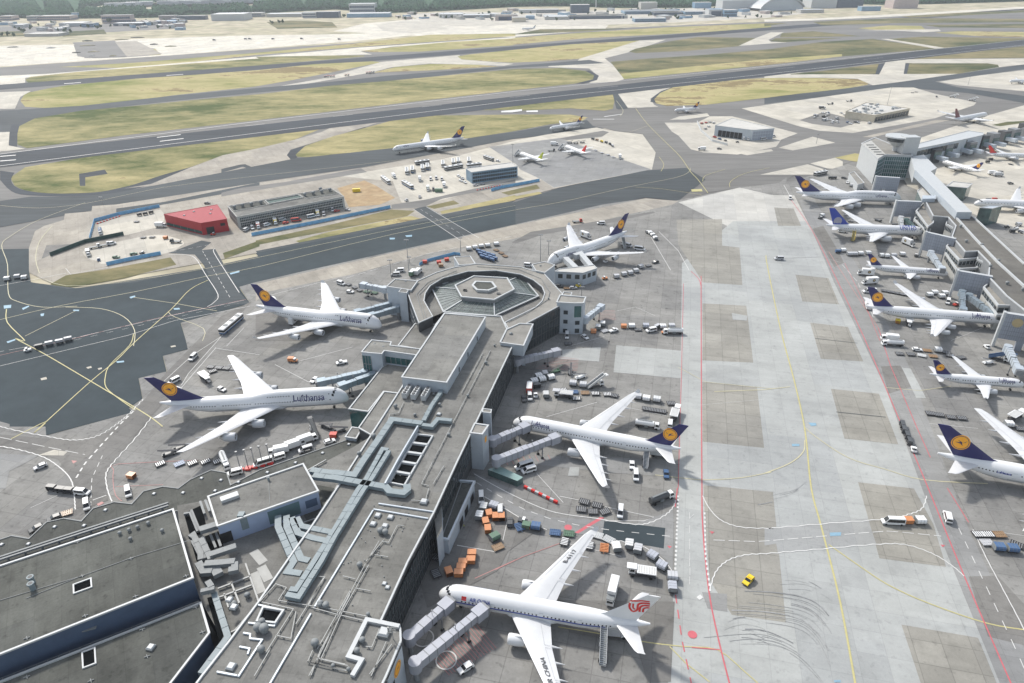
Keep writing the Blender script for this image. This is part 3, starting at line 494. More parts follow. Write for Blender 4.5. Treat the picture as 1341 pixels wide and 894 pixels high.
line(Wm, wav(z4(2, 3, [(1020, 425), (1050, 330), (1110, 270), (1200, 240), (1339, 230)]) + z4(3, 3, [(250, 212), (560, 185), (720, 185), (860, 230), (960, 290), (1030, 350)]), 6), .45)
line(Wm, z4(2, 3, [(1040, 162), (1250, 170)]) + z4(3, 3, [(0, 168), (330, 140), (640, 115), (910, 142)]), .35, dash=(3.5, 1.2)); line(Wm, z4(2, 3, [(940, 30), (918, 30), (918, 400)]), .2, dash=(3, 4))
line(Wm, z4(3, 3, [(1000, 100), (1150, 420), (1300, 740), (1370, 900)]), .3, dash=(3, 3)); line(Wm, wav(z4(3, 3, [(1075, 110), (1140, 250), (1230, 420), (1330, 610), (1420, 800)]), 6), .4)
line(Wm, [(895, 372), (918, 370)], .2); line(Wm, z4(3, 1, [(100, 90), (150, 180)]), .5); line(Wm, z4(3, 1, [(400, 500), (480, 590), (560, 770)]), .3, dash=(6, 3))
line(Wm, z4(2, 2, [(590, 370), (820, 420)]), .25); line(Wm, z4(3, 2, [(850, 455), (1100, 480)]), .2); line(Wm, z4(3, 3, [(1230, 125), (1339, 140)]), .2); line(Wm, z4(3, 1, [(960, 894), (1240, 780)]), .2)
line(Wm, z4(2, 2, [(960, 360), (1300, 330)]), .12)
for c, r in (((567 + 0, 862), 2.2), ((584, 866), 2.2)): pass
for c in ((555, 836.5), (584.5, 865.5)): 
    p = G(*c); mb = LN[Wm.name][1]
    for a in range(24): mb.add([(p.x + q * math.cos(t * math.tau / 24), p.y + q * math.sin(t * math.tau / 24), GZ - .002) for t, q in ((a, 2.5), (a + 1, 2.5), (a + 1, 2.85), (a, 2.85))], [(0, 1, 2, 3)])
# blue stand letters, dull patches
for q in ([(20, 712), (60, 708), (58, 724), (22, 728)], [(115, 725), (150, 712), (152, 718), (120, 735)], [(668, 668), (696, 660), (700, 666), (676, 676)], [(895, 726), (925, 724), (930, 732), (900, 734)], [(380, 733), (410, 734), (408, 741), (378, 740)], [(210, 755), (230, 752), (226, 766), (212, 767)], [(1185, 545), (1235, 532), (1236, 540), (1190, 552)]): spot(m_bluel, z4(0, 1, q))
for q in ([(35, 32), (80, 18), (82, 24), (42, 40)], [(600, 134), (640, 130), (642, 138), (606, 142)]): spot(m_bluel, z4(0, 2, q))
for q in ([(690, 362), (718, 362), (716, 370), (692, 371)], [(770, 350), (806, 347), (806, 356), (778, 358)]): spot(m_bluel, z4(1, 1, q))
for q in ([(225, 450), (265, 452), (268, 465), (240, 468)], [(140, 560), (180, 560), (180, 572), (142, 572)]): spot(m_bluel, z4(3, 2, q))
for q in ([(335, 124), (395, 122), (392, 140), (338, 142)], [(355, 886), (390, 884), (392, 894), (360, 896)]): spot(m_bluel, z4(3, 3, q))
for q in ([(200, 618), (280, 590), (350, 600), (330, 620)], [(210, 222), (240, 214), (245, 226), (215, 232)], [(880, 55), (905, 50), (908, 58), (884, 62)], [(445, 165), (470, 158), (476, 166), (455, 172)], [(505, 170), (525, 165), (528, 173), (510, 178)]): spot(m_pale, z4(0, 2, q))
spot(m_lane, z4(2, 2, [(300, 680), (350, 680), (345, 725), (290, 725)])); spot(m_lane, z4(2, 1, [(1135, 750), (1215, 765), (1212, 790), (1140, 785)]))
# tyre scrub arcs where tugs swing the airliners
def arcs(r, base, d, k, w, jit):
    for i in range(k):
        t = i / k + random.uniform(-.5, .5) / k; a, b = sorted((random.uniform(0, .55), random.uniform(.35, 1)))
        P = sm([(x + d[0] * t + random.uniform(-jit, jit), y + d[1] * t + random.uniform(-jit, jit)) for x, y in base], 6, False); P = P[int(a * len(P)):max(int(a * len(P)) + 4, int(b * len(P)))]
        line(m_rub if i % 4 else m_rub2, r(P), random.uniform(.08, .2) if i % 5 else random.uniform(.25, .5), 0)
m_rub2 = mat('tyre_rubber_dark', (.22, .225, .23), .8, 0, .3, .6)
z33 = lambda P: z4(3, 3, P); z23 = lambda P: z4(2, 3, P)
arcs(z33, [(-160, 425), (60, 440), (230, 475), (330, 560), (400, 700)], (-60, 150), 15, 0, 5); arcs(z33, [(-320, 640), (-60, 620), (100, 660), (230, 760), (330, 894)], (30, 100), 10, 0, 5); arcs(z33, [(60, 355), (200, 365), (330, 440), (420, 560)], (60, 90), 5, 0, 5)
arcs(z23, [(1060, 600), (1180, 560), (1300, 590), (1420, 680)], (10, 120), 6, 0, 5); arcs(z4.__get__(3) if False else (lambda P: z4(3, 2, P)), [(-60, 880), (40, 860), (140, 830), (220, 760)], (40, -60), 4, 0, 5)
for q in ([(370, 395), (625, 422)], ): line(m_asphd, z4(3, 2, q), .5)
line(m_asphd, z4(3, 2, [(260, 15), (480, 40)]), .4); line(m_rub, z4(3, 1, [(50, 470), (300, 460), (420, 500)]), .5); line(m_rub, z4(3, 1, [(120, 412), (250, 425)]), .3)
NM = {'tyre_rubber_mark': 'tyre_marks', 'tyre_rubber_dark': 'tyre_marks'}
for k, v in LN.items():
    if k == 'z': continue
    tag(v[1].build(NM.get(k, k if 'marking' in k else 'pavement_patch'), v[0]), kind='structure')
# ================================================================ AIRLINERS
p_white = mat('aircraft_white', (.70, .71, .72), .32, 0, .02, .2, .5)
p_grey = mat('aircraft_grey', (.50, .52, .54), .4, 0, .03, .3, .5)
p_wing = mat('wing_paint', (.60, .61, .62), .4, 0, .05, .25, .5)
p_navy = mat('tail_navy', (.020, .020, .115), .35, 0, .05, .3, .5)
p_orange = mat('emblem_orange', (.92, .42, .03), .45, 0, .03, .5)
p_glass = mat('dark_window', (.015, .017, .02), .15, 0, .05, 1, .6)
p_dark = mat('engine_dark', (.02, .02, .022), .5, 0, .1, 1)
p_metal = mat('bare_metal', (.55, .55, .56), .3, .8, .06, .6)
p_tyre = mat('tyre', (.018, .018, .018), .85, 0, .1, 2)
p_ublue = mat('tail_blue', (.03, .06, .34), .35, 0, .03, .3); p_ugrey = mat('globe_grey', (.30, .30, .36), .4, 0, .08, 1)
p_red = mat('tail_red', (.62, .03, .025), .4, 0, .05, .4); p_stripe = mat('stripe_blue', (.03, .06, .32), .4, 0, .03, .5)
p_lime = mat('tail_lime', (.42, .48, .06), .4, 0, .05, .4); p_green = mat('tail_green', (.03, .25, .09), .4, 0, .05, .4); p_brown = mat('tail_maroon', (.16, .05, .06), .4, 0, .05, .4)
p_seam = mat('panel_seam', (.42, .43, .45), .5, 0, .05, .5)
_TXT = {}
def text2d(s):
    """flat outline letters, unit cap height, starting at x = 0"""
    if s not in _TXT:
        c = bpy.data.curves.new('lettering', 'FONT'); c.body = s; c.size = 1.4; c.resolution_u = 2; c.offset = .022
        o = bpy.data.objects.new('lettering', c); COL.objects.link(o); bpy.context.view_layer.update()
        me = bpy.data.meshes.new_from_object(o.evaluated_get(bpy.context.evaluated_depsgraph_get()))
        b = bmesh.new(); b.from_mesh(me); bmesh.ops.triangulate(b, faces=b.faces); bmesh.ops.subdivide_edges(b, edges=[e for e in b.edges if e.calc_length() > .3], cuts=2)
        _TXT[s] = ([tuple(v.co) for v in b.verts], [[v.index for v in f.verts] for f in b.faces]); b.free()
        bpy.data.objects.remove(o); bpy.data.curves.remove(c); bpy.data.meshes.remove(me)
    return _TXT[s]
# L, radius, axis height, span, tip station, tip z, root chord, kink(frac, chord), tip chord, sweep, engines [(frac, r, len)], fin top, fin root, fin tip, tail half span, hump end, winglet
TY = {
 '748': dict(L=74, fo=3.2, R=3.25, z0=5.3, sp=68.4, s=55, zt=8.0, cr=15.5, ck=(.4, 9.4), ct=3.2, sw=40.5, en=[(.36, 1.65, 5.6), (.64, 1.65, 5.6)], ft=19.4, fr=13.6, fc=3.9, hs=11.1, hc=(8, 2.6), hump=31, wl=0),
 '747': dict(L=68.8, fo=.9, R=3.25, z0=5.3, sp=64, s=47.7, zt=8.0, cr=15, ck=(.4, 9), ct=3.6, sw=40.5, en=[(.37, 1.4, 5.4), (.65, 1.4, 5.4)], ft=19.4, fr=13, fc=3.9, hs=11.1, hc=(8, 2.6), hump=22, wl=1.7),
 'A333': dict(fo=1.6, L=63.7, R=2.82, z0=4.75, sp=59.5, s=42.2, zt=7.4, cr=11.2, ck=(.33, 7.4), ct=2.5, sw=32.5, en=[(.31, 1.5, 5.6)], ft=17, fr=9.2, fc=3.3, hs=9.7, hc=(6.2, 2.2), hump=0, wl=1.9),
 'A332': dict(fo=1.8, L=58.8, R=2.82, z0=4.75, sp=59.5, s=40, zt=7.4, cr=11.2, ck=(.33, 7.4), ct=2.5, sw=32.5, en=[(.31, 1.5, 5.6)], ft=17.4, fr=9.4, fc=3.3, hs=9.7, hc=(6.2, 2.2), hump=0, wl=1.9),
 'A343': dict(fo=1.6, L=62.5, R=2.82, z0=4.75, sp=59.5, s=40.5, zt=7.4, cr=11.2, ck=(.33, 7.4), ct=2.5, sw=32.5, en=[(.30, 1.05, 4.6), (.62, 1.05, 4.6)], ft=17, fr=9.2, fc=3.3, hs=9.7, hc=(6.2, 2.2), hump=0, wl=1.9),
 'A346': dict(fo=1.6, L=75, R=2.82, z0=4.75, sp=63, s=49.5, zt=7.6, cr=12.5, ck=(.33, 8), ct=2.5, sw=33, en=[(.30, 1.3, 5), (.62, 1.3, 5)], ft=17.2, fr=9.8, fc=3.4, hs=10.7, hc=(6.6, 2.3), hump=0, wl=1.9),
 '772': dict(L=61, R=3.1, z0=5.2, sp=60.5, s=42.5, zt=7.8, cr=13.2, ck=(.34, 8), ct=2.2, sw=34.5, en=[(.32, 1.85, 6.4)], ft=18.5, fr=10, fc=3.6, hs=10.7, hc=(7, 2.4), hump=0, wl=0),
 'A321': dict(L=43.5, R=1.98, z0=3.7, sp=34, s=25.3, zt=5.2, cr=6.4, ck=(.38, 3.9), ct=1.6, sw=27.5, en=[(.34, 1.05, 4.2)], ft=11.8, fr=6, fc=2.1, hs=6.2, hc=(4, 1.5), hump=0, wl=.9),
 'A320': dict(L=37, R=1.98, z0=3.7, sp=34, s=21.7, zt=5.2, cr=6.4, ck=(.38, 3.9), ct=1.6, sw=27.5, en=[(.34, 1.05, 4.2)], ft=11.8, fr=6, fc=2.1, hs=6.2, hc=(4, 1.5), hump=0, wl=.9),
 'B735': dict(L=31, R=1.88, z0=3.3, sp=29, s=19, zt=4.6, cr=6, ck=(.35, 3.7), ct=1.5, sw=27.5, en=[(.34, .95, 3.6)], ft=11.1, fr=5.8, fc=2, hs=6.2, hc=(3.8, 1.4), hump=0, wl=0),
}
def airliner(name, label, ty, x, y, head, fin=p_navy, emblem='crane', text=None, text_h=1.5, text_x=None, extra=None, under=p_grey, near=True, group=None, dz=0):
    t = TY[ty]; L, Rr, z0 = t['L'], t['R'], t['z0']; root = thing(name, label, 'airliner', (x, y, GZ + dz), R(head), group)
    wide = Rr > 2.5; ln = 2.5 * Rr; lt = 6.6 * Rr
    def base(u):                                        # radius and axis height at station u behind the nose
        r = Rr; z = z0
        if u < ln: k = 1 - u / ln; r = Rr * math.sqrt(max(0, 1 - k ** 2.2)); z = z0 - .34 * Rr * k ** 2.2
        if u > L - lt: k = (u - (L - lt)) / lt; r = Rr * (1 - .9 * k ** 1.55); z = z0 + Rr * .66 * k ** 1.55
        return max(r, .06), z
    def lobe(u):                                        # upper deck of the jumbo
        if not t['hump']: return None
        e = t['hump']; k = 1
        if u < 9: k = math.sqrt(max(0, 1 - (1 - u / 9) ** 2.3))
        if u > e: k = max(0, 1 - ((u - e) / 11) ** 1.6) if u < e + 11 else 0
        return None if k <= .02 or u < .6 else (2.45 * k, 2.3 * k)     # lobe radius, lift of its centre
    def surf(u, a, off=0):
        """point on the skin: station u, angle a (0 = side, 90 = top), positive y = port"""
        r, z = base(u); d = r; lb = lobe(u)
        if lb:
            r2, h = lb; sa = math.sin(a); disc_ = r2 * r2 - h * h * (1 - sa * sa)
            if disc_ > 0: d = max(d, h * sa + math.sqrt(disc_))
        d += off
        return Vector((-u, d * math.cos(a), z + d * math.sin(a)))
    def at_z(u, zz, side, off=.02):
        r, z = base(u); a = math.asin(max(-1, min(1, (zz - z) / r)))
        for _ in range(6):
            p = surf(u, a); a += (zz - p.z) / max(.5, r) * .7
        return surf(u, a if side > 0 else math.pi - a, off)
    st = [0, .12, .35, .7, 1.2, 1.8, 2.6, 3.6, 4.8, 6, ln] + [ln + (L - lt - ln) * k / 9 for k in range(1, 10)] + [L - lt + lt * k / 9 for k in range(1, 10)]
    st = sorted(set(round(s, 3) for s in st if s <= L)); N = 28
    f = MB(); f.loft([[surf(u, (k + .5) * math.tau / N) for k in range(N)] for u in st])
    for i, fc in enumerate(f.f):
        c = sum((Vector(f.v[k]) for k in fc), Vector()) / len(fc)
        if c.z < z0 - Rr * .42: f.m[i] = 1
    # belly fairing
    xr = t['s'] - t['ct'] / 2 - (t['sp'] / 2 - Rr * .8) * math.tan(R(t['sw']))
    f.loft([[Vector((-u, Rr * wy * math.cos(a), z0 - Rr * .55 + Rr * hz * math.sin(a))) for a in [k * math.tau / 14 for k in range(14)]] for u, wy, hz in ((xr - .25 * t['cr'], .45, .3), (xr, .98, .58), (xr + t['cr'], 1.02, .6), (xr + 1.35 * t['cr'], .45, .3))], 1)
    f.build('fuselage', [p_white, under], root, True)
    # wings
    def wing_at(q):                                      # q: 0 at the root, 1 at the tip
        y0 = Rr * .78; yy = y0 + (t['sp'] / 2 - y0) * q; k, ck = t['ck']
        ch = t['cr'] + (ck - t['cr']) * q / k if q < k else ck + (t['ct'] - ck) * (q - k) / (1 - k)
        xl = xr + (yy - y0) * math.tan(R(t['sw']))
        return yy, xl, ch, z0 - Rr * .5 + (t['zt'] - z0 + Rr * .5) * (q ** 1.15)
    AF = [(0, 0), (.04, .5), (.18, .92), (.42, 1), (.7, .62), (1, .05), (1, -.05), (.7, -.3), (.42, -.5), (.15, -.5), (.03, -.3)]
    for sd in (1, -1):
        m = MB(); rings = []
        for q in (0, .12, t['ck'][0], .6, .8, .93, 1):
            yy, xl, ch, zz = wing_at(q); th = ch * (.065 - .02 * q)
            if q == 1: ch2 = ch * .82; xl += ch * .18; ch = ch2
            rings.append([Vector((-(xl + a * ch), sd * yy, zz + b * th + (1 - a) * ch * .03)) for a, b in AF])
        if t['wl']:
            yy, xl, ch, zz = wing_at(1); h = t['wl']
            for e, hh, c in ((.25, .35, .75), (.55, 1, .4)):
                rings.append([Vector((-(xl + .3 * ch + hh * h * .55 + a * ch * c), sd * (yy + e * h * .5), zz + hh * h * .8 + b * .06)) for a, b in AF])
        m.loft(rings)
        for q in ((.3, .48, .66, .8) if wide else (.35, .6)):   # flap track fairings
            yy, xl, ch, zz = wing_at(q); w = ch * .035 + .12; te = xl + ch
            m.loft([[Vector((-(te + dx * ch * .18 + dx), sd * yy + w * ry * c, zz - .15 - w * .8 * rz + w * 1.2 * ry * s_)) for c, s_ in ((1, 0), (.7, .7), (0, 1), (-.7, .7), (-1, 0), (0, -1))] for dx, ry, rz in ((-1.6, .3, .4), (-.7, 1, .6), (.1, .9, .5), (1.15, .15, .1))])
        m.build('wing', [p_wing], root, True)
        if near and wide:
            m = MB(); 
            for q0, q1 in ((.06, t['ck'][0] - .02), (t['ck'][0] + .01, .68), (.7, .94)):
                a, b = wing_at(q0), wing_at(q1); k = .74
                P = lambda w, kk: Vector((-(w[1] + w[2] * kk), sd * w[0], w[3] + w[2] * .06 * .62 + .05 + (1 - kk) * w[2] * .03))
                for v1, v2 in ((P(a, k), P(b, k)), (P(a, k), P(a, .98)), (P(b, k), P(b, .98)), (P(a, .16) + Vector((0, 0, .1)), P(b, .16) + Vector((0, 0, .1)))): m.beam(v1, v2, .09, .02)
            m.build('flap_seam', [p_seam], root)
        for fr, er, el in t['en']:
            q = (fr * t['sp'] / 2 - Rr * .78) / (t['sp'] / 2 - Rr * .78); yy, xl, ch, zz = wing_at(q)
            zc = zz - er * 1.12; xs = xl - el * .62; E = MB(); n = 18
            ring = lambda u, r: [Vector((-(xs + u * el), sd * yy + r * er * math.cos(k * math.tau / n), zc + r * er * math.sin(k * math.tau / n))) for k in range(n)]
            E.loft([ring(.1, .8), ring(0, .88), ring(.02, .96), ring(.12, 1.03), ring(.4, 1.05), ring(.68, .94), ring(.82, .78)], 0, False)
            E.loft([ring(.78, .62), ring(.95, .5), ring(1.08, .3), ring(1.18, .06)], 1)
            E.loft([ring(.82, .78), ring(.8, .62)], 1, False)
            E.loft([[Vector((-(xs + u * el), sd * yy + w * c, zc + z_)) for c, z_ in ((-1, zb), (1, zb), (1, zt_), (-1, zt_))] for u, w, zb, zt_ in ((.3, .1, er * .9, er * 1.06), (.62, .22, er * .7, er * 1.35), (1.25, .16, er * .75, er * 1.25))], 0)
            eo = E.build('engine', [p_grey if under is p_grey else p_white, p_metal], root, True)
            D = MB(); D.add(ring(.1, .8), [tuple(range(n))]); D.tube((-(xs + .03 * el), sd * yy, zc), (-(xs + .11 * el), sd * yy, zc), .02, er * .25, 8, 1); D.build('fan', [p_dark, p_metal], eo)
    # tail
    zb = base(L - lt * .5)[1] + base(L - lt * .5)[0] * .8; te_r = L - (4.6 if t['hump'] else lt * .2); te_t = L + t.get('fo', .6)
    hgt = t['ft'] - zb
    def fin_le_te(h): return (te_r - t['fr']) + (te_t - t['fc'] - te_r + t['fr']) * h, te_r + (te_t - te_r) * h
    def fin_ht(h, u): c = fin_le_te(h); return (c[1] - c[0]) * .045 * max(0, 4 * u * (1 - u)) ** .7
    m = MB(); rings = []
    for h in (-.12, 0, .1, .3, .5, .7, .9, 1):
        a, b = fin_le_te(h); a -= (.1 - h) * t['fr'] * 1.6 if h < .1 else 0
        us = (0, .06, .2, .4, .6, .8, 1)
        rings.append([Vector((-(a + (b - a) * u), s_ * fin_ht(h, u), zb + hgt * h)) for s_, uu in ((1, us), (-1, us[-2:0:-1])) for u in uu])
    m.loft(rings); tf = m.build('tail_fin', [fin], root, True)
    def fin_decal(nm, polys, mats):
        """polys: (material index, [(station, height)]) laid on both faces of the fin"""
        m = MB()
        for k, (mi, P, o) in enumerate(polys):
            for sd in (1, -1):
                v = []
                for u_, z_ in P:
                    h = (z_ - zb) / hgt; a, b = fin_le_te(h); v.append((-u_, sd * (fin_ht(h, (u_ - a) / (b - a)) + o), z_))
                m.add(v, [tuple(range(len(v)))], mi)
        return m.build(nm, mats, tf)
    a, b = fin_le_te(.5); cx, cz, er = a + (b - a) * .47, zb + hgt * .5, hgt * .25
    circ = lambda r0, r1, mi, o, n=24: [(mi, [(cx + r * er * math.cos(q), cz + r * er * math.sin(q)) for r, q in ((r0, k * math.tau / n), (r0, (k + 1) * math.tau / n), (r1, (k + 1) * math.tau / n), (r1, k * math.tau / n))], o) for k in range(n)]
    if emblem == 'crane':
        P = circ(.02, .5, 0, .05) + circ(.5, .82, 0, .05) + circ(.82, .89, 1, .05) + circ(.89, 1, 0, .05)
        bird = [[(-.62, .02), (-.1, -.1), (.1, .0), (-.05, .06)], [(-.1, -.1), (.62, .12), (.1, .02)], [(-.05, .06), (-.42, .36), (.12, .1), (.1, 0)], [(.1, .02), (.3, -.38), (-.05, -.1)], [(.3, .05), (.66, .34), (.42, .06)]]
        P += [(1, [(cx - q[0] * er, cz + q[1] * er) for q in b_], .08) for b_ in bird]
        fin_decal('emblem', P, [p_orange, p_navy])
    elif emblem == 'swirl':                                  # red looping ribbon
        P = []; cx += hgt * .1; cz += hgt * .05
        def stroke(pts, w):
            pts = sm(pts, 5, False)
            for p, q in zip(pts, pts[1:]):
                d = math.hypot(q[0] - p[0], q[1] - p[1]) or 1; nx, nz = -(q[1] - p[1]) / d * w, (q[0] - p[0]) / d * w
                P.append((0, [(cx + er * k * 1.02, cz + er * j * 1.02) for k, j in ((p[0] - nx, p[1] - nz), (q[0] - nx, q[1] - nz), (q[0] + nx, q[1] + nz), (p[0] + nx, p[1] + nz))], .05))
        stroke([(-.95, .25), (-.95, -.3), (-.6, -.75), (-.2, -.45), (-.15, .3), (.3, .62), (.95, .66)], .11)
        stroke([(-.62, .3), (-.6, -.25), (-.4, -.4)], .09); stroke([(.05, -.7), (.08, 0), (.4, .3), (.95, .34)], .11); stroke([(.38, -.7), (.4, -.2), (.62, 0), (.95, .02)], .1); stroke([(-.95, .5), (-.3, .72), (.2, .9), (.9, .95)], .08)
        fin_decal('emblem', P, [p_red])
    elif emblem == 'globe':
        P = circ(.6, .95, 0, .05) + circ(.02, .6, 0, .05)
        P = [(mi, [(u_ - hgt * .1, z_ - hgt * .27) for u_, z_ in pl], o) for mi, pl, o in P if min(z_ for _, z_ in pl) > zb + hgt * .3]
        fin_decal('emblem', P, [p_ugrey])
    elif emblem == 'band':
        fin_decal('emblem', [(0, [(fin_le_te(h)[j] + (.2 if j == 0 else -.2), zb + hgt * h) for h, j in ((.15, 0), (.5, 0), (.5, 1), (.15, 1))], .05)], [extra or p_green])
    for sd in (1, -1):
        m = MB(); rings = []; xh = L - (5.4 if t['hump'] else lt * .17) - t['hc'][0]; zh = base(L - lt * .3)[1] + .1
        for q in (0, .5, .92, 1):
            yy = .35 * Rr + (t['hs'] - .35 * Rr) * q; ch = t['hc'][0] + (t['hc'][1] - t['hc'][0]) * q * (1 if q < 1 else 1.05)
            xl = xh + (yy - .35 * Rr) * math.tan(R(t['sw'] + 3)) + (ch * .2 if q == 1 else 0)
            rings.append([Vector((-(xl + a * ch), sd * yy, zh + q * (t['hs'] * .1) + b * ch * .045)) for a, b in AF])
        m.loft(rings); m.build('tailplane', [p_wing], root, True)
    # windows, doors, lettering
    zw = z0 + Rr * .26; step = 1.05 if wide else .95
    def strip(u, u1, zl, zh, off, skip=()):
        for sd in (1, -1):
            m = MB(); us = []; q = u
            while q < u1: us += [(q, 0 if any(a_ < q < b_ for a_, b_ in skip) else 1), (q + .4, 0)]; q += step if near else step * 2
            vs_ = [at_z(q[0], z_, sd, off) for q in us for z_ in (zl, zh)]; m.add(vs_, [(2 * i, 2 * i + 2, 2 * i + 3, 2 * i + 1) for i in range(len(us) - 1)], [us[i][1] for i in range(len(us) - 1)])
            m.build('cabin_glazing', [p_white, p_glass], root)
    strip(L * .09, L * .83, zw - .2, zw + .2, .02, [(d * L - .8, d * L + .8) for d in (.11, .27, .5, .68)])
    if t['hump']: strip(7, t['hump'] + 1, z0 + 2.9, z0 + 3.25, .03, [(text_x - 1, text_x + text_h * 5.6)] if text and text_x and text_x < 30 else [])
    m = MB(); c0 = 4.1 if t['hump'] else 2.05 * Rr / 2.82; cl = 1.5 if wide else 1.1
    for i in range(6):
        a0, a1 = R(38 + i * 17.6), R(38 + i * 17.6 + 15.5)
        bk = abs(i - 2.5) * .33 * cl
        m.add([surf(c0 + bk, a0, .03), surf(c0 + bk, a1, .03), surf(c0 + bk + cl * .55, a1, .03), surf(c0 + bk + cl * .55, a0, .03)], [(0, 1, 2, 3)])
    m.build('cockpit_window', [p_glass], root)
    if near:
        for d in (.11, .27, .5, .68, .84):
            for sd in (1, -1):
                m = MB(); o_, i_ = [[at_z(d * L + x_, z0 + z_, sd) for x_, z_ in q] for q in (((-.06, -.5), (1.06, -.5), (1.06, 1.42), (-.06, 1.42)), ((.03, -.42), (.97, -.42), (.97, 1.34), (.03, 1.34)))]
                m.add(o_ + i_, [(k, (k + 1) % 4, 4 + (k + 1) % 4, 4 + k) for k in range(4)]); m.build('cabin_door', [p_seam], root)
    def write(s, u0, zc, h, m_, nm='lettering'):
        v2, fs = text2d(s); wd = max(v[0] for v in v2) * h; m = MB()
        for sd in (1, -1):
            if sd < 0: m.build(nm, [m_], root); m = MB()
            m.add([at_z(u0 + (v[0] * h if sd > 0 else wd - v[0] * h), zc + v[1] * h, sd, .09) for v in v2], fs)
        return m.build(nm, [m_], root)
    if text: write(text[0], text_x or L * .13, text[2] if len(text) > 2 else z0 + Rr * .42, text_h, text[1])
    # landing gear
    def gear(nm, gx, gy, zt_, pairs, r=.62 if wide else .5, gap=.45):
        m = MB(); m.tube((gx, gy, r), (gx, gy, zt_), .16, .2, 8, 1)
        for k in range(pairs):
            dx = (k - (pairs - 1) / 2) * r * 2.3
            for s_ in (1, -1): m.tube((gx + dx, gy + s_ * (gap - .18), r), (gx + dx, gy + s_ * (gap + .2), r), r, r, 12, 0)
            m.tube((gx + dx, gy - gap, r), (gx + dx, gy + gap, r), .1, .1, 6, 1)
        if pairs > 1: m.beam((gx - r * 1.3, gy, r), (gx + r * 1.3, gy, r), .25, .25, 1, -.12)
        m.build(nm, [p_tyre, p_metal], root)
    gear('nose_gear', -(6.4 if wide else 4.4), 0, z0 - Rr * .7, 1, .5 if wide else .4, .3)
    gx = -(xr + t['cr'] * .72)
    for sd in (1, -1):
        gear('main_gear', gx, sd * (1.9 * Rr if wide else 3.6), z0 - Rr * .3, 2 if wide else 1)
        if t['hump']: gear('main_gear', gx - 3.2, sd * 1.9, z0 - Rr * .6, 2)
    return root, write, at_z, t
LH = ('Lufthansa', p_navy)
airliner('airliner', 'largest white four-engine jumbo with navy tail, parked between the dark asphalt and the pier', '748', -67.1, 232.8, 5, text=LH + (6.3,), text_h=2.35, text_x=9)
airliner('airliner', 'white twin-engine airliner with navy tail and two jet bridges at its nose, mid-pier', 'A333', .1, 215.5, 160.9, text=LH, text_h=1.35, text_x=8)
AC = airliner('airliner', 'white airliner with red ribbon emblem on its white tail and blue side stripe', 'A332', -21.5, 134, 167.1, fin=p_white, emblem='swirl', text=('AIR CHINA', p_stripe), text_h=.85, text_x=9.8, under=p_white)
airliner('airliner', 'white four-engine jumbo with navy tail parked just left of the octagonal pier head', '747', -63.8, 295.9, 345.1, text=LH + (6.3,), text_h=2.2, text_x=9)
airliner('airliner', 'white four-engine jumbo nose-in behind the octagonal pier head with white stairs at its rear door', '747', 21.6, 371.6, 220, text=LH + (6.4,), text_h=1.5, text_x=12)
airliner('airliner', 'white four-engine jumbo with navy tail at the far pier, beside the glass hall', '748', 285.3, 484.4, 352, text=LH + (6.6,), text_h=1.5, text_x=11)
airliner('airliner', 'white twin-jet with plain blue tail and grey globe lines at the far pier', '772', 266.2, 415.9, 352.1, fin=p_ublue, emblem='globe', text=('UNITED', p_stripe), text_h=2.0, text_x=6.5)
airliner('airliner', 'slim white narrow-body with navy tail between two catering trucks and the blue-tailed twin-jet', 'A321', 246.4, 352.8, 347.1, text=LH, text_h=1.15, text_x=6)
airliner('airliner', 'white four-engine airliner at the far pier with its nose by the emblem panel', 'A343', 239.2, 294.4, 348.4, text=LH, text_h=1.5, text_x=6.5)
airliner('airliner', 'small white narrow-body with navy tail nearest the right-hand jet bridge with blue stairs', 'A320', 213.9, 238.9, 350, text=LH, text_h=1.15, text_x=4.5)
airliner('airliner', 'white jumbo cut off by the picture edge, only tail, wing and rear fuselage in view', '748', 219, 164.1, 339.9, text=('Lufthansa', p_stripe, 5.9), text_h=.8, text_x=52)
airliner('airliner', 'long white four-engine airliner taxiing beside the grass behind the parked buses', 'A346', -110.6, 651.3, 209.7, text=LH, text_h=1.1, near=False)
airliner('airliner', 'white narrow-body with navy tail taxiing behind the two stair-served small jets', 'A321', 42.4, 738, 213, near=False)
airliner('airliner', 'tiny white jet taxiing by the oval of dry grass', 'B735', 193.8, 830.1, 194.8, near=False)
airliner('airliner', 'small white jet with lime-green tail parked on the light stand behind the blue office block', 'A320', 9.4, 634.2, 122.6, fin=p_lime, emblem=None, near=False)
airliner('airliner', 'small white jet with red tail parked on the light stand', 'A320', 53, 659.5, 116.6, fin=p_red, emblem=None, near=False)
airliner('airliner', 'white airliner with maroon tail rolling away behind the air traffic tower', 'A333', 529.2, 780.7, 29.3, fin=p_brown, emblem=None, near=False)
airliner('airliner', 'small white jet with navy tail behind the white tube roof of the far pier', 'A320', 374.6, 589.4, 107.1, near=False)
b_ = G(1300, 203, 6); airliner('airliner', 'white jet with red and green tail stripes at the row of grey jet bridges', 'A320', b_.x + 37, b_.y + 4, 352, fin=p_red, emblem='band', near=False)
b_ = G(1276, 265.5, 5); airliner('airliner', 'wide-body behind the far pier, white, cut off by the picture edge', 'A333', b_.x, b_.y, 172, fin=p_white, emblem=None, near=False)
b_ = G(1322, 106, 4); airliner('airliner', 'tiny white jet on the pale stand by the right picture edge, beyond the dark taxiway', 'A320', b_.x, b_.y, 185, near=False)
b_ = G(683, 37.5, 4); airliner('airliner', 'tiny white jet on the distant bright apron below the forest', 'A320', b_.x, b_.y, 190, fin=p_white, emblem=None, near=False)
